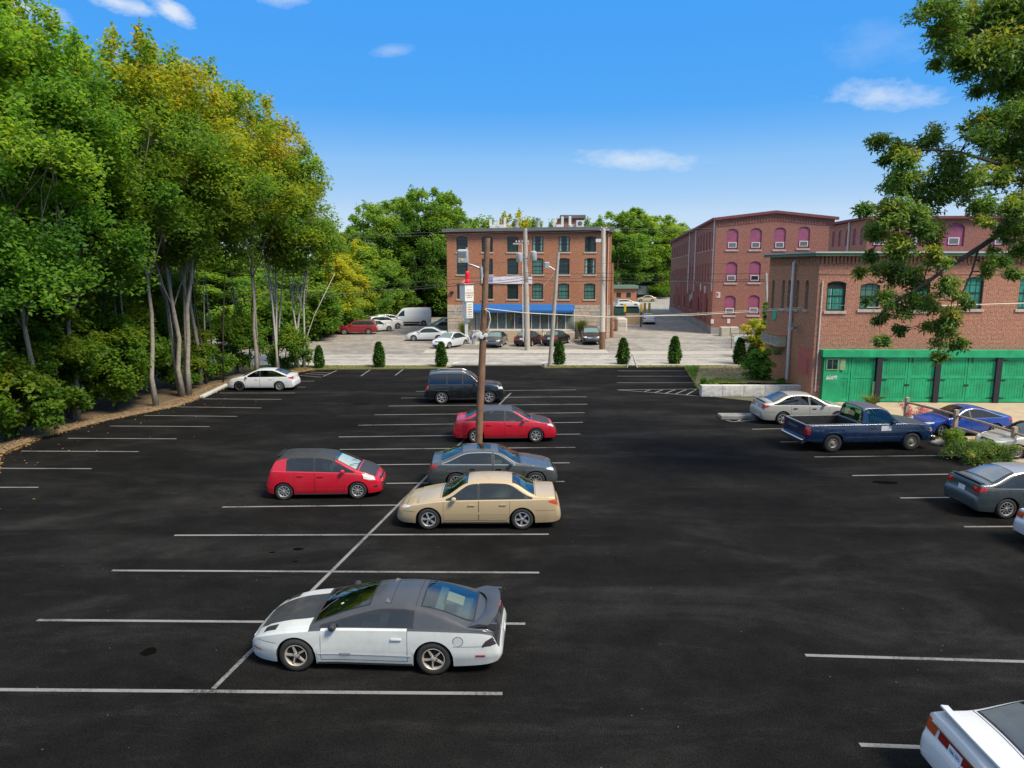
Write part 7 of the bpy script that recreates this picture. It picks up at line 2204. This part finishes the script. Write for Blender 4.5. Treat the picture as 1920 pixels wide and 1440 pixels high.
def make_tree(seed, H, z0, rx, stems=1, nclump=110, per=260, lsize=.26, m=L_MAPLE, bark=M_BARK, r0=.2, tint_c=None, zpow=1.0, crad=(.8, 1.35), lean=0.0, fork=.25):
    """returns (trunk mesh, crown mesh); crown between z0 and H, radius rx"""
    g = np.random.default_rng(seed)
    tb = MB()
    zc, rz = (H + z0) / 2, (H - z0) / 2
    cs, rr, tt = [], [], []
    while len(cs) < nclump:
        d = g.normal(size=3); d /= np.linalg.norm(d)
        q = g.uniform(.35, 1) ** .5
        wob = 1 + .18 * math.sin(3 * math.atan2(d[1], d[0]) + seed) + .12 * math.sin(7 * d[2] + seed)
        p = np.array([d[0] * rx * q * wob, d[1] * rx * q * wob, zc + d[2] * rz * q])
        if d[2] > .3: p[:2] *= .92
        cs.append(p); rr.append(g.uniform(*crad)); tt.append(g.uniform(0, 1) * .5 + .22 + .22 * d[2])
    for k in range(int(nclump * .22)):              # pointed leaders that break the outline
        an = g.uniform(0, 2 * math.pi); q = g.uniform(.2, .95)
        zz = zc + rz * math.sqrt(max(1 - q * q, 0)) * 1.02
        cs.append(np.array([rx * q * math.cos(an), rx * q * math.sin(an), zz + g.uniform(-.2, .5)])); rr.append(g.uniform(.30, .50)); tt.append(g.uniform(.3, .9))
    cs = np.array(cs)
    for s_ in range(stems):
        an = 2 * math.pi * s_ / max(stems, 1) + seed
        sp = 0 if stems == 1 else .22
        bx, by = sp * math.cos(an), sp * math.sin(an)
        tx, ty = (rx * .42 * math.cos(an), rx * .42 * math.sin(an)) if stems > 1 else (g.normal(0, .4) + lean, g.normal(0, .4))
        top = np.array([tx, ty, z0 + (H - z0) * .72])
        pts = []
        ns = 9
        for k in range(ns + 1):
            t = k / ns
            tt_ = t ** 1.35 if stems > 1 else t
            pts.append((bx + (top[0] - bx) * tt_ + g.normal(0, .07) * (k > 0), by + (top[1] - by) * tt_ + g.normal(0, .07) * (k > 0), -.1 + (top[2] + .1) * t))
        rad = [r0 * (1.35 if k == 0 else 1) * (1 - .78 * k / ns) for k in range(ns + 1)]
        tb.tube(pts, rad, 9)
        for q in range(10):
            k = g.integers(3, ns)
            c = cs[g.integers(0, nclump)]
            p0 = np.array(pts[k])
            if c[2] < p0[2] - .5 or np.linalg.norm(c[:2] - p0[:2]) > rx * 1.1: 
                c = c.copy(); c[2] = max(c[2], p0[2] + .6)
            path = limb_path(p0, c, .3, 5, g)
            tb.tube(path, [rad[k] * .5 * (1 - .85 * i / 5) for i in range(6)], 6)
    trunk = tb.mesh('trunk', bark, True)
    rr = np.array(rr); R3 = np.stack([rr, rr, rr * .72], 1)
    R3[nclump:, 2] = rr[nclump:] * 2.0
    per_ = np.full(len(rr), per); per_[nclump:] = int(per * .36)
    P, ids = clump_points(cs, R3, per_, seed + 5)
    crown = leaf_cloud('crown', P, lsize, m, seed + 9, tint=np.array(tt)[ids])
    return trunk, crown

def put_tree(meshes, loc, rz, s, label, name='maple_tree', group=None, sz=None, cat='tree'):
    o = thing(name, label, cat, loc, rz, group)
    o.scale = (s, s, sz or s)
    link('trunk', meshes[0], o); link('crown', meshes[1], o)
    return o

TV = [make_tree(21, 18.0, 7.2, 4.4, 1, 80, 280, .215, L_MAPLE, r0=.13), make_tree(22, 18.0, 4.6, 4.4, 1, 84, 280, .215, L_MAPLEG, r0=.13),
      make_tree(23, 18.5, 7.6, 5.0, 4, 92, 280, .215, L_MAPLE, r0=.145), make_tree(24, 17.0, 7.2, 3.6, 2, 72, 290, .215, L_MAPLE, bark=M_BARKP, r0=.09),
      make_tree(25, 18.0, 3.6, 4.4, 1, 80, 280, .22, L_MAPLEG, bark=M_BARKD, r0=.13)]
def edge_x(Y):
    pts = [(G(*p).y, G(*p).x) for p in [(0, 853), (190, 790), (330, 762), (430, 722), (560, 698)]]
    return float(np.interp(Y, [p[0] for p in pts], [p[1] for p in pts]))
edge = [(4, 30.5, 1.7, .97, 'tall maple at the left edge of the picture, nearest tree of the wood'),
        (1, 33.6, 1.3, 1.0, 'bright green maple, second tree along the lot edge from the left'),
        (1, 37.0, 2.2, .98, 'bright green maple overhanging the left row of spaces'),
        (0, 40.3, 1.2, 1.0, 'yellowing maple on the bank left of the many-stemmed maple'),
        (2, 43.6, 1.1, 1.0, 'many-stemmed maple with spreading grey trunks beside the pale kerb'),
        (0, 47.6, 2.0, 1.04, 'yellowing maple behind the white saloon'),
        (0, 51.6, 1.6, 1.0, 'yellow green maple standing behind the rear of the white saloon'),
        (3, 54.2, 1.8, 1.0, 'slim twin-stemmed maple next to the verge corner'),
        (3, 55.6, .4, .90, 'slim pale-trunked maple at the right end of the wood')]
for k, (v, Y, off, s, lab) in enumerate(edge):
    put_tree(TV[v], (edge_x(Y) - off, Y, -.03), 1.3 * k, s * 1.08, lab, group='maples along the edge of the lot')
rt = random.Random(5)
inner = []
for row, (dx, ys_) in enumerate([(5.8, (34.5, 40, 45.5, 51)), (12, (42, 49))]):
    for Y in ys_:
        x = edge_x(Y) - dx + rt.uniform(-.8, .8)
        put_tree(TV[[0, 1, 0, 0, 3][rt.randrange(5)]], (x, Y + rt.uniform(-.8, .8), -.03), rt.uniform(0, 6), rt.uniform(1.02, 1.16), 'maple standing inside the wood behind the front row of trees', group='maples inside the wood')
# tall pointed dark spires over the near trees
put_tree(make_tree(31, 21.5, 8, 2.0, 1, 60, 200, .25, L_DARK, crad=(.5, .9)), (-25.4, 39.0, -.03), 0, 1.0, 'dark pointed tree top rising above the left maples')
# understory saplings and ivy at the wood edge
UV = [make_tree(41, 5.5, .6, 2.0, 1, 46, 190, .24, L_DARK, M_BARKD, .05, crad=(.5, .9)), make_tree(42, 7.5, 1.2, 1.9, 2, 50, 190, .24, L_DARK, M_BARKD, .06, crad=(.5, .9)), make_tree(43, 3.2, .2, 1.6, 2, 34, 170, .22, L_DARK, M_BARKD, .04, crad=(.4, .7))]
for k, (Y, off, v) in enumerate([(30.6, 2.6, 1), (32.2, 1.5, 2), (33.8, 2.8, 1), (35.6, 1.8, 0), (37.4, 3.0, 1), (39.2, 2.4, 0), (41.5, 3.8, 0), (36, 5.2, 1), (40.5, 6.6, 1), (45.5, 5.2, 0), (46.8, 2.8, 2), (49, 3.4, 2), (50.2, 6.0, 1), (52.6, 4.0, 0), (44, 9.0, 1), (49, 11, 1), (55.2, 1.2, 2), (33, 4.6, 1), (38.5, 8.0, 1), (53.5, 9, 1)]):
    put_tree(UV[v], (edge_x(Y) - off, Y, -.03), k * 1.7, rt.uniform(.85, 1.15), 'leafy sapling growing under the maples at the wood edge', 'sapling', 'saplings in the understory')
# bare thin stems in the wood
for k in range(22):
    Y = rt.uniform(31, 55.5); x = edge_x(Y) - rt.uniform(.9, 7)
    h = rt.uniform(6, 11); lx = rt.uniform(-.9, .9) * (2.2 if k % 6 == 0 else 1)
    o = tag(MB().tube([(0, 0, -.05), (lx * .3, 0, h * .4), (lx, 0, h)], [rt.uniform(.05, .11), .05, .025], 6).build('bare_sapling', [M_BARK, M_BARKD, M_BARKP][k % 3], smooth=True), 'bare thin stem standing in the wood beside the lot', 'tree', 'bare stems in the wood')
    o.location = (x, Y, -.03)
# pale leaning boughs at the right end of the wood
for k, (pts, r_, lab) in enumerate([([(567, 688), (572, 640), (590, 590), (628, 512)], .07, 'pale bare bough leaning right from the end of the wood'), ([(553, 690), (558, 620), (566, 540), (578, 490)], .10, 'pale upright stem at the right end of the wood'),
                                    ([(520, 690), (524, 600), (530, 520), (536, 470)], .09, 'pale upright stem left of the verge arborvitae'), ([(512, 690), (513, 600), (512, 500)], .09, 'slim grey stem behind the tail of the white saloon')]):
    b = G(*pts[0]); P = [PY(p[0], p[1], b.y) - b for p in pts]; P[0].z = -.05
    o = tag(MB().tube(P, [r_ * (1 - .7 * i / (len(P) - 1)) for i in range(len(P))], 7).build('slender_tree', M_BARKP, smooth=True), lab, 'tree'); o.location = b

# ------------------------------------------------------------------ far trees and hedges
FV = [make_tree(51, 22, 3.0, 6.0, 1, 120, 190, .42, L_FAR, M_BARKD, .3, crad=(1.0, 1.8)), make_tree(52, 22, 2.0, 5.0, 1, 110, 190, .42, L_FAR, M_BARKD, .3, crad=(1.0, 1.7)),
      make_tree(53, 12, .5, 4.2, 1, 80, 180, .36, L_YEL, M_BARKD, .15, crad=(.8, 1.4)), make_tree(54, 12, .2, 4.6, 1, 80, 180, .36, L_FAR, M_BARKD, .15, crad=(.8, 1.4))]
def far_tree(px, ytop, Y, v, wid, label, group=None, name='broadleaf_tree'):
    H0 = (22, 22, 12, 12)[v]; R0 = (6.0, 5.0, 4.2, 4.6)[v]
    p = PY(px, ytop, Y); s = p.z / H0 * .98
    put_tree(FV[v], (p.x, Y, -.03), px * .37, wid / R0, label, name, group, sz=s)
for px, yt, Y, v, w, lab in [(705, 378, 112, 0, 5.6, 'tall round-headed green tree behind the far lot, left of the group'), (748, 372, 118, 1, 5.0, 'tall green tree behind the dark cars of the far lot'),
                             (792, 352, 112, 0, 5.2, 'tallest green tree just left of the brick building'), (832, 362, 116, 1, 5.0, 'tall green tree touching the left roof corner of the brick building'),
                             (858, 396, 126, 1, 5.0, 'green tree top showing over the left roof corner'), (668, 425, 150, 0, 8, 'dark distant tree below the radio mast'), (640, 432, 130, 1, 6, 'distant tree between the wood and the tall group'),
                             (905, 412, 130, 3, 5.5, 'pale green tree top behind the left antenna panels'), (965, 403, 128, 2, 4.2, 'yellowing tree top behind the vent pipe on the roof'),
                             (1000, 414, 130, 3, 4.5, 'green tree top behind the middle of the roof'), (1030, 417, 130, 3, 4.5, 'green tree top left of the roof house'), (1112, 411, 130, 3, 3.6, 'green tree top right of the roof house'),
                             (1158, 398, 170, 0, 7.5, 'tall green tree right of the brick building'), (1196, 392, 178, 1, 7.5, 'tallest tree behind the small brick shed'), (1232, 404, 182, 0, 8, 'tall tree behind the dark hut'),
                             (1262, 416, 186, 1, 7, 'tree beside the far corner of the mill'), (1175, 440, 195, 0, 9, 'broad tree behind the small brick shed'), (1290, 430, 200, 1, 8, 'tree top hidden behind the mill roof')]:
    far_tree(px, yt, Y, v, w, lab)
for px, yt, Y, v, w, lab in [(598, 470, 84, 2, 4.2, 'yellow green tree behind the verge left of the red off-road car'), (630, 485, 93, 2, 4.0, 'yellowing tree leaning over the red off-road car'), (668, 500, 99, 3, 4.5, 'bright green tree behind the red off-road car'),
                             (700, 470, 105, 3, 5.0, 'bright green tree behind the white cars of the far row'), (735, 515, 112, 3, 5.0, 'green bushy tree behind the white van'), (775, 500, 116, 3, 5.5, 'dark green tree behind the van roof'), (815, 515, 116, 3, 5.0, 'dark bushy tree by the stone corner of the brick building'),
                             (560, 480, 78, 3, 5.0, 'green tree across the road behind the end of the wood'), (640, 450, 106, 2, 5.2, 'yellow green tree behind the hedge bank')]:
    far_tree(px, yt, Y, v, w, lab, 'trees round the far lot')
HV = [make_tree(61, 4.2, .0, 2.6, 1, 44, 120, .36, L_FAR, M_BARKD, .06, crad=(.7, 1.1)), make_tree(62, 4.2, .0, 2.6, 1, 44, 120, .36, L_DARK, M_BARKD, .06, crad=(.7, 1.1))]
for k, (px, py) in enumerate([(455, 652), (490, 650), (525, 646), (560, 640), (590, 633), (615, 627), (640, 620), (665, 612), (690, 607), (715, 602), (742, 598), (768, 594), (795, 592), (822, 592), (838, 594), (1240, 560), (1252, 556), (1225, 552)]):
    p = G(px, py)
    put_tree(HV[k % 2], (p.x, p.y + 1.2, -.03), k * 1.1, rt.uniform(.95, 1.3), 'bushy green shrub in the hedge bank round the far lot', 'shrub', 'shrubs of the hedge bank', cat='shrub')
# woodland beyond the road seen under the canopy on the left, and the distant tree line
for k in range(15):
    px = -60 + k * 38
    far_tree(px, rt.uniform(430, 500), 84 + (k % 3) * 7, (0, 1, 3)[k % 3], rt.uniform(5.5, 7.5), 'dark tree across the road seen between the trunks of the wood', 'trees across the road behind the wood')
cs = []; g = np.random.default_rng(77)
for x in np.arange(-420, 420, 7.5):
    for q in range(3): cs.append((x + g.uniform(-4, 4), 300 + g.uniform(-20, 40), g.uniform(2, 13)))
P, ids = clump_points(cs, g.uniform(4, 7, len(cs)), 130, 78)
P[:, 2] = np.maximum(P[:, 2], .2)
tag(link('distant_woodland', leaf_cloud('distant_woodland', P, 1.5, L_FAR, 79)), 'distant green woodland closing the horizon', 'woodland', kind='stuff')

# ------------------------------------------------------------------ the oak reaching in from the right
oak_spots = [(1750, 20, 40), (1770, 70, 40), (1820, 40, 60), (1880, 30, 60), (1765, 118, 22), (1800, 120, 36), (1850, 110, 60), (1910, 110, 55), (1838, 168, 26), (1880, 170, 38), (1915, 180, 40),
             (1868, 215, 36), (1905, 225, 38), (1648, 268, 24), (1690, 286, 36), (1735, 262, 34), (1700, 320, 38), (1780, 300, 45), (1835, 250, 38), (1890, 285, 45), (1650, 300, 18), (1695, 350, 40), (1750, 360, 45), (1810, 345, 45), (1870, 340, 40),
             (1625, 392, 24), (1665, 400, 42), (1715, 410, 42), (1640, 440, 34), (1690, 465, 40), (1740, 440, 32), (1625, 480, 22), (1608, 517, 14), (1660, 512, 36), (1712, 520, 36), (1755, 492, 30), (1650, 560, 26), (1690, 570, 32), (1642, 600, 22), (1655, 635, 20), (1690, 612, 16),
             (1742, 570, 34), (1782, 545, 30), (1780, 600, 32), (1750, 625, 28), (1795, 632, 26), (1765, 662, 18), (1810, 570, 20), (1850, 385, 32), (1900, 390, 38), (1838, 420, 22), (1890, 430, 34), (1868, 478, 22), (1912, 470, 32), (1905, 512, 18), (1852, 505, 14), (1885, 500, 16),
             (1950, 60, 70), (1960, 160, 70), (1960, 260, 70), (1960, 360, 60), (1960, 440, 50)]
og = np.random.default_rng(91)
OB = Vector((21.6, 26.5, 0))
cs, rr, per, tt = [], [], [], []
for (px, py, r_) in oak_spots:
    Y = 24.3 + float(og.uniform(-1.3, 1.3)); p = PY(px, py, Y); rm_ = r_ * 24.6 / 1333
    sub = max(3, int(r_ / 6))
    for q in range(sub):
        d = og.normal(size=3); d /= np.linalg.norm(d)
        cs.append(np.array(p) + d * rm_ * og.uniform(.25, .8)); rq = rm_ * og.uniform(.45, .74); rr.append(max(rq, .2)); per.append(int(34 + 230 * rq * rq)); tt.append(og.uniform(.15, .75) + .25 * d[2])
P, ids = clump_points(cs, rr, np.array(per), 92, .5)
oak = thing('oak_tree', 'big oak reaching in from the right with lobed leaves in front of the brick buildings', 'tree', OB)
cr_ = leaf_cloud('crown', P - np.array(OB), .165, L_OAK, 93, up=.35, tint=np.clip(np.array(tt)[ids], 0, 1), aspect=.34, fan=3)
link('crown', cr_, oak)
tb = MB()
tb.tube([(0, 0, -.1), (.1, .0, 3), (0, -.2, 7), (.2, -.3, 11), (.1, -.2, 15)], [.5, .42, .36, .28, .16], 12)
tb.build('trunk', M_TWIG, oak, True)
def olimb(pts, r0_, r1_):
    P = []
    for (px, py, Y) in pts: P.append(PY(px, py, Y) - OB)
    MB().tube(P, [r0_ + (r1_ - r0_) * i / (len(P) - 1) for i in range(len(P))], 7).build('limb', M_TWIG, oak, True)
    return P
limbs = [olimb([(2060, 330, 26.2), (1960, 390, 25.2), (1890, 428, 24.6), (1840, 462, 24.4), (1780, 500, 24.2), (1730, 535, 24.1), (1690, 560, 24), (1650, 590, 24)], .13, .03),
         olimb([(2050, 300, 26.2), (1960, 335, 25.3), (1890, 338, 24.8), (1820, 350, 24.4), (1750, 370, 24.2), (1680, 400, 24)], .11, .025),
         olimb([(2050, 260, 26.2), (1950, 290, 25), (1880, 310, 24.6), (1800, 285, 24.3), (1720, 280, 24)], .10, .02),
         olimb([(2050, 180, 26.2), (1960, 140, 25), (1890, 110, 24.6), (1820, 70, 24.3)], .10, .025),
         olimb([(1835, 465, 24.4), (1822, 510, 24.2), (1800, 560, 24.1), (1775, 620, 24)], .04, .012),
         olimb([(1760, 512, 24.2), (1790, 540, 24), (1780, 590, 24)], .035, .012)]
allp = [(p, q) for l in limbs for p, q in zip(l[:-1], l[1:])]
tw = MB()
for i in range(0, len(cs), 2):
    c = Vector(cs[i]) - OB; best = None
    for (a, b) in allp:
        for t in (0, .5, 1):
            q = a.lerp(b, t); dd = (q - c).length
            if best is None or dd < best[0]: best = (dd, q)
    q = best[1]; mid = q.lerp(c, .5) + Vector((0, 0, .12 * best[0]))
    tw.tube([q, mid, c], [.018, .012, .006], 4, False)
tag(tw.build('twigs', M_TWIG, oak), kind='stuff')

# ------------------------------------------------------------------ arborvitae and shrubs
def cedar_mesh(seed, H, r, n):
    g = np.random.default_rng(seed)
    t = g.uniform(0, 1, n) ** .85
    prof = r * np.sqrt(np.clip(1 - t, 0, 1)) ** 1.05 * (.72 + .5 * np.minimum(t * 4, 1)) 
    an = g.uniform(0, 2 * math.pi, n); q = g.uniform(.72, 1.04, n) * (1 + .08 * np.sin(3 * an + 9 * t))
    P = np.stack([prof * q * np.cos(an), prof * q * np.sin(an), .05 + t * H], 1)
    return leaf_cloud('foliage', P, .16, L_CEDAR, seed, up=.9, aspect=.5)
CV = [cedar_mesh(s, 1.85, .42, 4200) for s in (101, 102, 103)]
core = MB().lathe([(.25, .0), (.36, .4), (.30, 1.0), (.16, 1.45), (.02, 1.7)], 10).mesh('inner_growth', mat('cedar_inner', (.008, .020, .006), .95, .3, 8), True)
for k, (px, py, yt, lab) in enumerate([(597, 690.5, 651, 'narrow arborvitae on the verge, first from the wood'), (710, 689, 644, 'narrow arborvitae on the verge below the red off-road car'), (827, 688, 644, 'narrow arborvitae on the verge just left of the lot entrance'),
                                       (1049, 684.5, 641, 'narrow arborvitae beside the leaning grey pole'), (1169, 684, 637, 'narrow arborvitae left of the sandwich board'), (1266, 683, 634, 'narrow arborvitae at the corner of the far spaces'), (1388, 684, 637, 'narrow dark arborvitae nearest the mill railing')]):
    p = G(px, py, .07)
    hgt = ZY(yt, p.y) - .07
    o = thing('arborvitae', lab, 'shrub', (p.x, p.y + .3, .06), k * 1.3, 'arborvitae along the verge')
    o.scale = (hgt / 1.85 * .98, hgt / 1.85 * .98, hgt / 1.82)
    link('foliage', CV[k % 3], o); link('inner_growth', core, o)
for px, py, yt, lab, s in [(1443, 700, 650, 'dark arborvitae against the side wall of the green door building', 1.15), (1408, 690, 652, 'dark arborvitae half hidden behind the round green bush', 1.1)]:
    p = G(px, py, .35); hgt = ZY(yt, p.y) - .3
    o = thing('arborvitae', lab, 'shrub', (p.x, p.y, .28), 2, 'arborvitae along the verge'); o.scale = (hgt / 1.85 * s,) * 2 + (hgt / 1.82,)
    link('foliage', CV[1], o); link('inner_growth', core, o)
def bush(name, label, loc, rx, H, n, m, seed, ls=.13, cat='shrub', z0=.0):
    g = np.random.default_rng(seed)
    cs = [(rx * .62 * g.normal() * .6, rx * .62 * g.normal() * .6, z0 + (H - z0) * g.uniform(.15, .9)) for _ in range(n)]
    P, ids = clump_points(cs, g.uniform(.25, .45, n) * max(rx, .5), 110, seed)
    P[:, 2] = np.clip(P[:, 2], .02, None)
    o = thing(name, label, cat, loc)
    link('foliage', leaf_cloud('foliage', P, ls, m, seed, tint=g.uniform(.1, .9, n)[ids]), o)
    mb = MB()
    for k in range(5): mb.tube([(0.05 * k - .1, 0, -.05), (cs[k][0] * .6, cs[k][1] * .6, cs[k][2] * .8)], [.025, .01], 5)
    mb.build('stems', M_BARKD, o)
    return o
p = G(1421, 719, .4); bush('round_bush', 'bright green bush on the planting bed behind the retaining wall', (p.x, p.y, .34), .95, ZY(647, p.y) - .35, 60, L_SHRUB, 201, .15)
p = G(1420, 690); bush('leafy_bush', 'tall pale green bush growing by the corner of the green door building', (p.x + .3, p.y + 1.4, .1), 1.1, ZY(592, p.y + 1) - .1, 55, L_YEL, 202, .17)
p = G(1432, 672); bush('climbing_ivy', 'dark ivy climbing the pale pole by the mill', (p.x, p.y - .2, .0), .7, ZY(556, p.y), 50, L_DARK, 203, .16, 'plant')
p = G(1815, 868); bush('flowering_shrub', 'leafy green shrub at the foot of the rail fence', (p.x + .1, p.y + .3, .0), 1.0, .8, 40, L_OAK, 204, .075)
p = G(1878, 866); bush('flowering_shrub', 'leafy shrub by the last fence post behind the dark teal grey saloon', (p.x, p.y + .4, .0), .8, .75, 34, L_OAK, 205, .075)
p = G(1776, 838); bush('flowering_shrub', 'low shrub right of the boulder beside the pickup', (p.x + .3, p.y + .3, .0), .6, .7, 26, L_DARK, 206, .08)
p = G(1770, 812); bush('rose_bush', 'pink flowering rose bush behind the fence in front of the pickup bonnet', (p.x, p.y + 1.4, .0), .8, .85, 20, L_PINK, 207, .07)
p = G(1716, 800); bush('rose_bush', 'pink roses beside the first fence post above the pickup bonnet', (p.x + .4, p.y + .9, .0), .8, .95, 16, L_PINK, 208, .07)
p = G(1502, 735, .4); bush('weed_clump', 'small green weeds at the foot of the side wall', (p.x - .5, p.y + 2.2, .35), .5, .5, 14, L_SHRUB, 209, .1, 'plant')
def reed(name, label, loc, r, H, n, seed, m=L_REED):
    g = np.random.default_rng(seed); mb = MB(); vs = []; fs = []
    for k in range(n):
        an = g.uniform(0, 2 * math.pi); q = g.uniform(.1, 1) * r; h = H * g.uniform(.7, 1)
        for i in range(5):
            t = i / 4; rr_ = .12 + q * t ** 1.7; z = h * (t - .32 * t ** 3)
            w = .025 * (1 - t * .8)
            x, y = rr_ * math.cos(an), rr_ * math.sin(an)
            vs += [(x - w * math.sin(an), y + w * math.cos(an), z), (x + w * math.sin(an), y - w * math.cos(an), z)]
        b = len(vs) - 10
        fs += [(b + 2 * i, b + 2 * i + 1, b + 2 * i + 3, b + 2 * i + 2) for i in range(4)]
    mb.add(vs, fs); me = mb.mesh('blades', m)
    at = me.attributes.new('tint', 'FLOAT', 'POINT'); at.data.foreach_set('value', np.repeat(g.uniform(0, 1, n), 10).astype(np.float32))
    o = thing(name, label, 'grass plant', loc); link('blades', me, o); return o
p = G(868, 646); reed('ornamental_grass', 'tall arching grass clump left of the pylon sign pole', (p.x, p.y + 2.2, 0), 1.1, 3.2, 420, 301)
p = G(1094, 640); reed('ornamental_grass', 'tall arching grass clump behind the black boxy off-road car', (p.x, p.y + 2.0, 0), 1.1, 3.3, 420, 302)
p = G(1323, 723, .5); reed('ornamental_grass', 'spiky grass tuft at the left end of the retaining wall', (p.x, p.y + .6, .45), .3, .75, 120, 303, L_SHRUB)
p = G(1672, 790); reed('ornamental_grass', 'yellow green grass tuft behind the pickup cab by the green doors', (p.x + .4, p.y + 3.0, 0), .8, 1.3, 160, 304)
# grass on verges, bed and lot corner; fallen leaves on the bank: uncountable
g = np.random.default_rng(400)
def in_poly(x, y, poly):
    c = False; j = len(poly) - 1
    for i in range(len(poly)):
        if (poly[i][1] > y) != (poly[j][1] > y) and x < (poly[j][0] - poly[i][0]) * (y - poly[i][1]) / (poly[j][1] - poly[i][1]) + poly[i][0]: c = not c
        j = i
    return c
def scatter(poly, n, zf):
    xs = [p[0] for p in poly]; ys = [p[1] for p in poly]; out = []
    while len(out) < n:
        x, y = g.uniform(min(xs), max(xs)), g.uniform(min(ys), max(ys))
        if in_poly(x, y, poly): out.append((x, y, zf(x, y)))
    return np.array(out)
P = np.concatenate([scatter(VL, 5000, lambda x, y: .055), scatter(VR, 2500, lambda x, y: .06), scatter(BED, 3200, bed_z)])
tag(link('grass', leaf_cloud('grass', P, .11, L_GRASS, 401, up=.0, aspect=.3)), 'short dry grass on the verges and the planting bed', 'grass', kind='stuff')
BL = [(c1.x + .1, c1.y), (c2.x + .1, c2.y + .55), (15.2, c2.y + .55), (13.9, c2.y + 2.6), (12.2, c2.y + 3.2), (c1.x + 1.3, c1.y)]
tag(link('grass', leaf_cloud('grass', scatter(BL, 6500, lambda x, y: bed_z(x, y) + .02), .12, L_LAWN, 404, up=.0, aspect=.3)), 'green grass on the left and front of the planting bed', 'grass', kind='stuff')
cp = gp((1745, 818), (1790, 845), (1835, 868), (1900, 893), (1890, 850), (1800, 822))
P = scatter(cp, 3500, lambda x, y: .0)
tag(link('grass', leaf_cloud('grass', P, .12, L_GRASS, 402, up=.0, aspect=.3)), 'dry yellow grass along the lot corner below the fence', 'grass', kind='stuff')
P = []
for k in range(3000):
    t = g.uniform(0, len(inn) - 1.001); i = int(t); f = t - i
    x = inn[i][0] * (1 - f) + inn[i + 1][0] * f; y = inn[i][1] * (1 - f) + inn[i + 1][1] * f
    o = g.exponential(.5) - .25
    P.append((x - o, y + o * .1, .015 + (.09 if .2 < o < .9 else 0)))
for k in range(130):                    # a few blown onto the asphalt and far into the wood
    Y = g.uniform(22, 54); P.append((edge_x(Y) + abs(g.normal(0, 2.2)), Y, .012))
tag(link('fallen_leaves', leaf_cloud('fallen_leaves', np.array(P), .10, L_DEAD, 403, up=2.0)), 'fallen brown leaves along the left edge of the lot', 'leaves', kind='stuff')
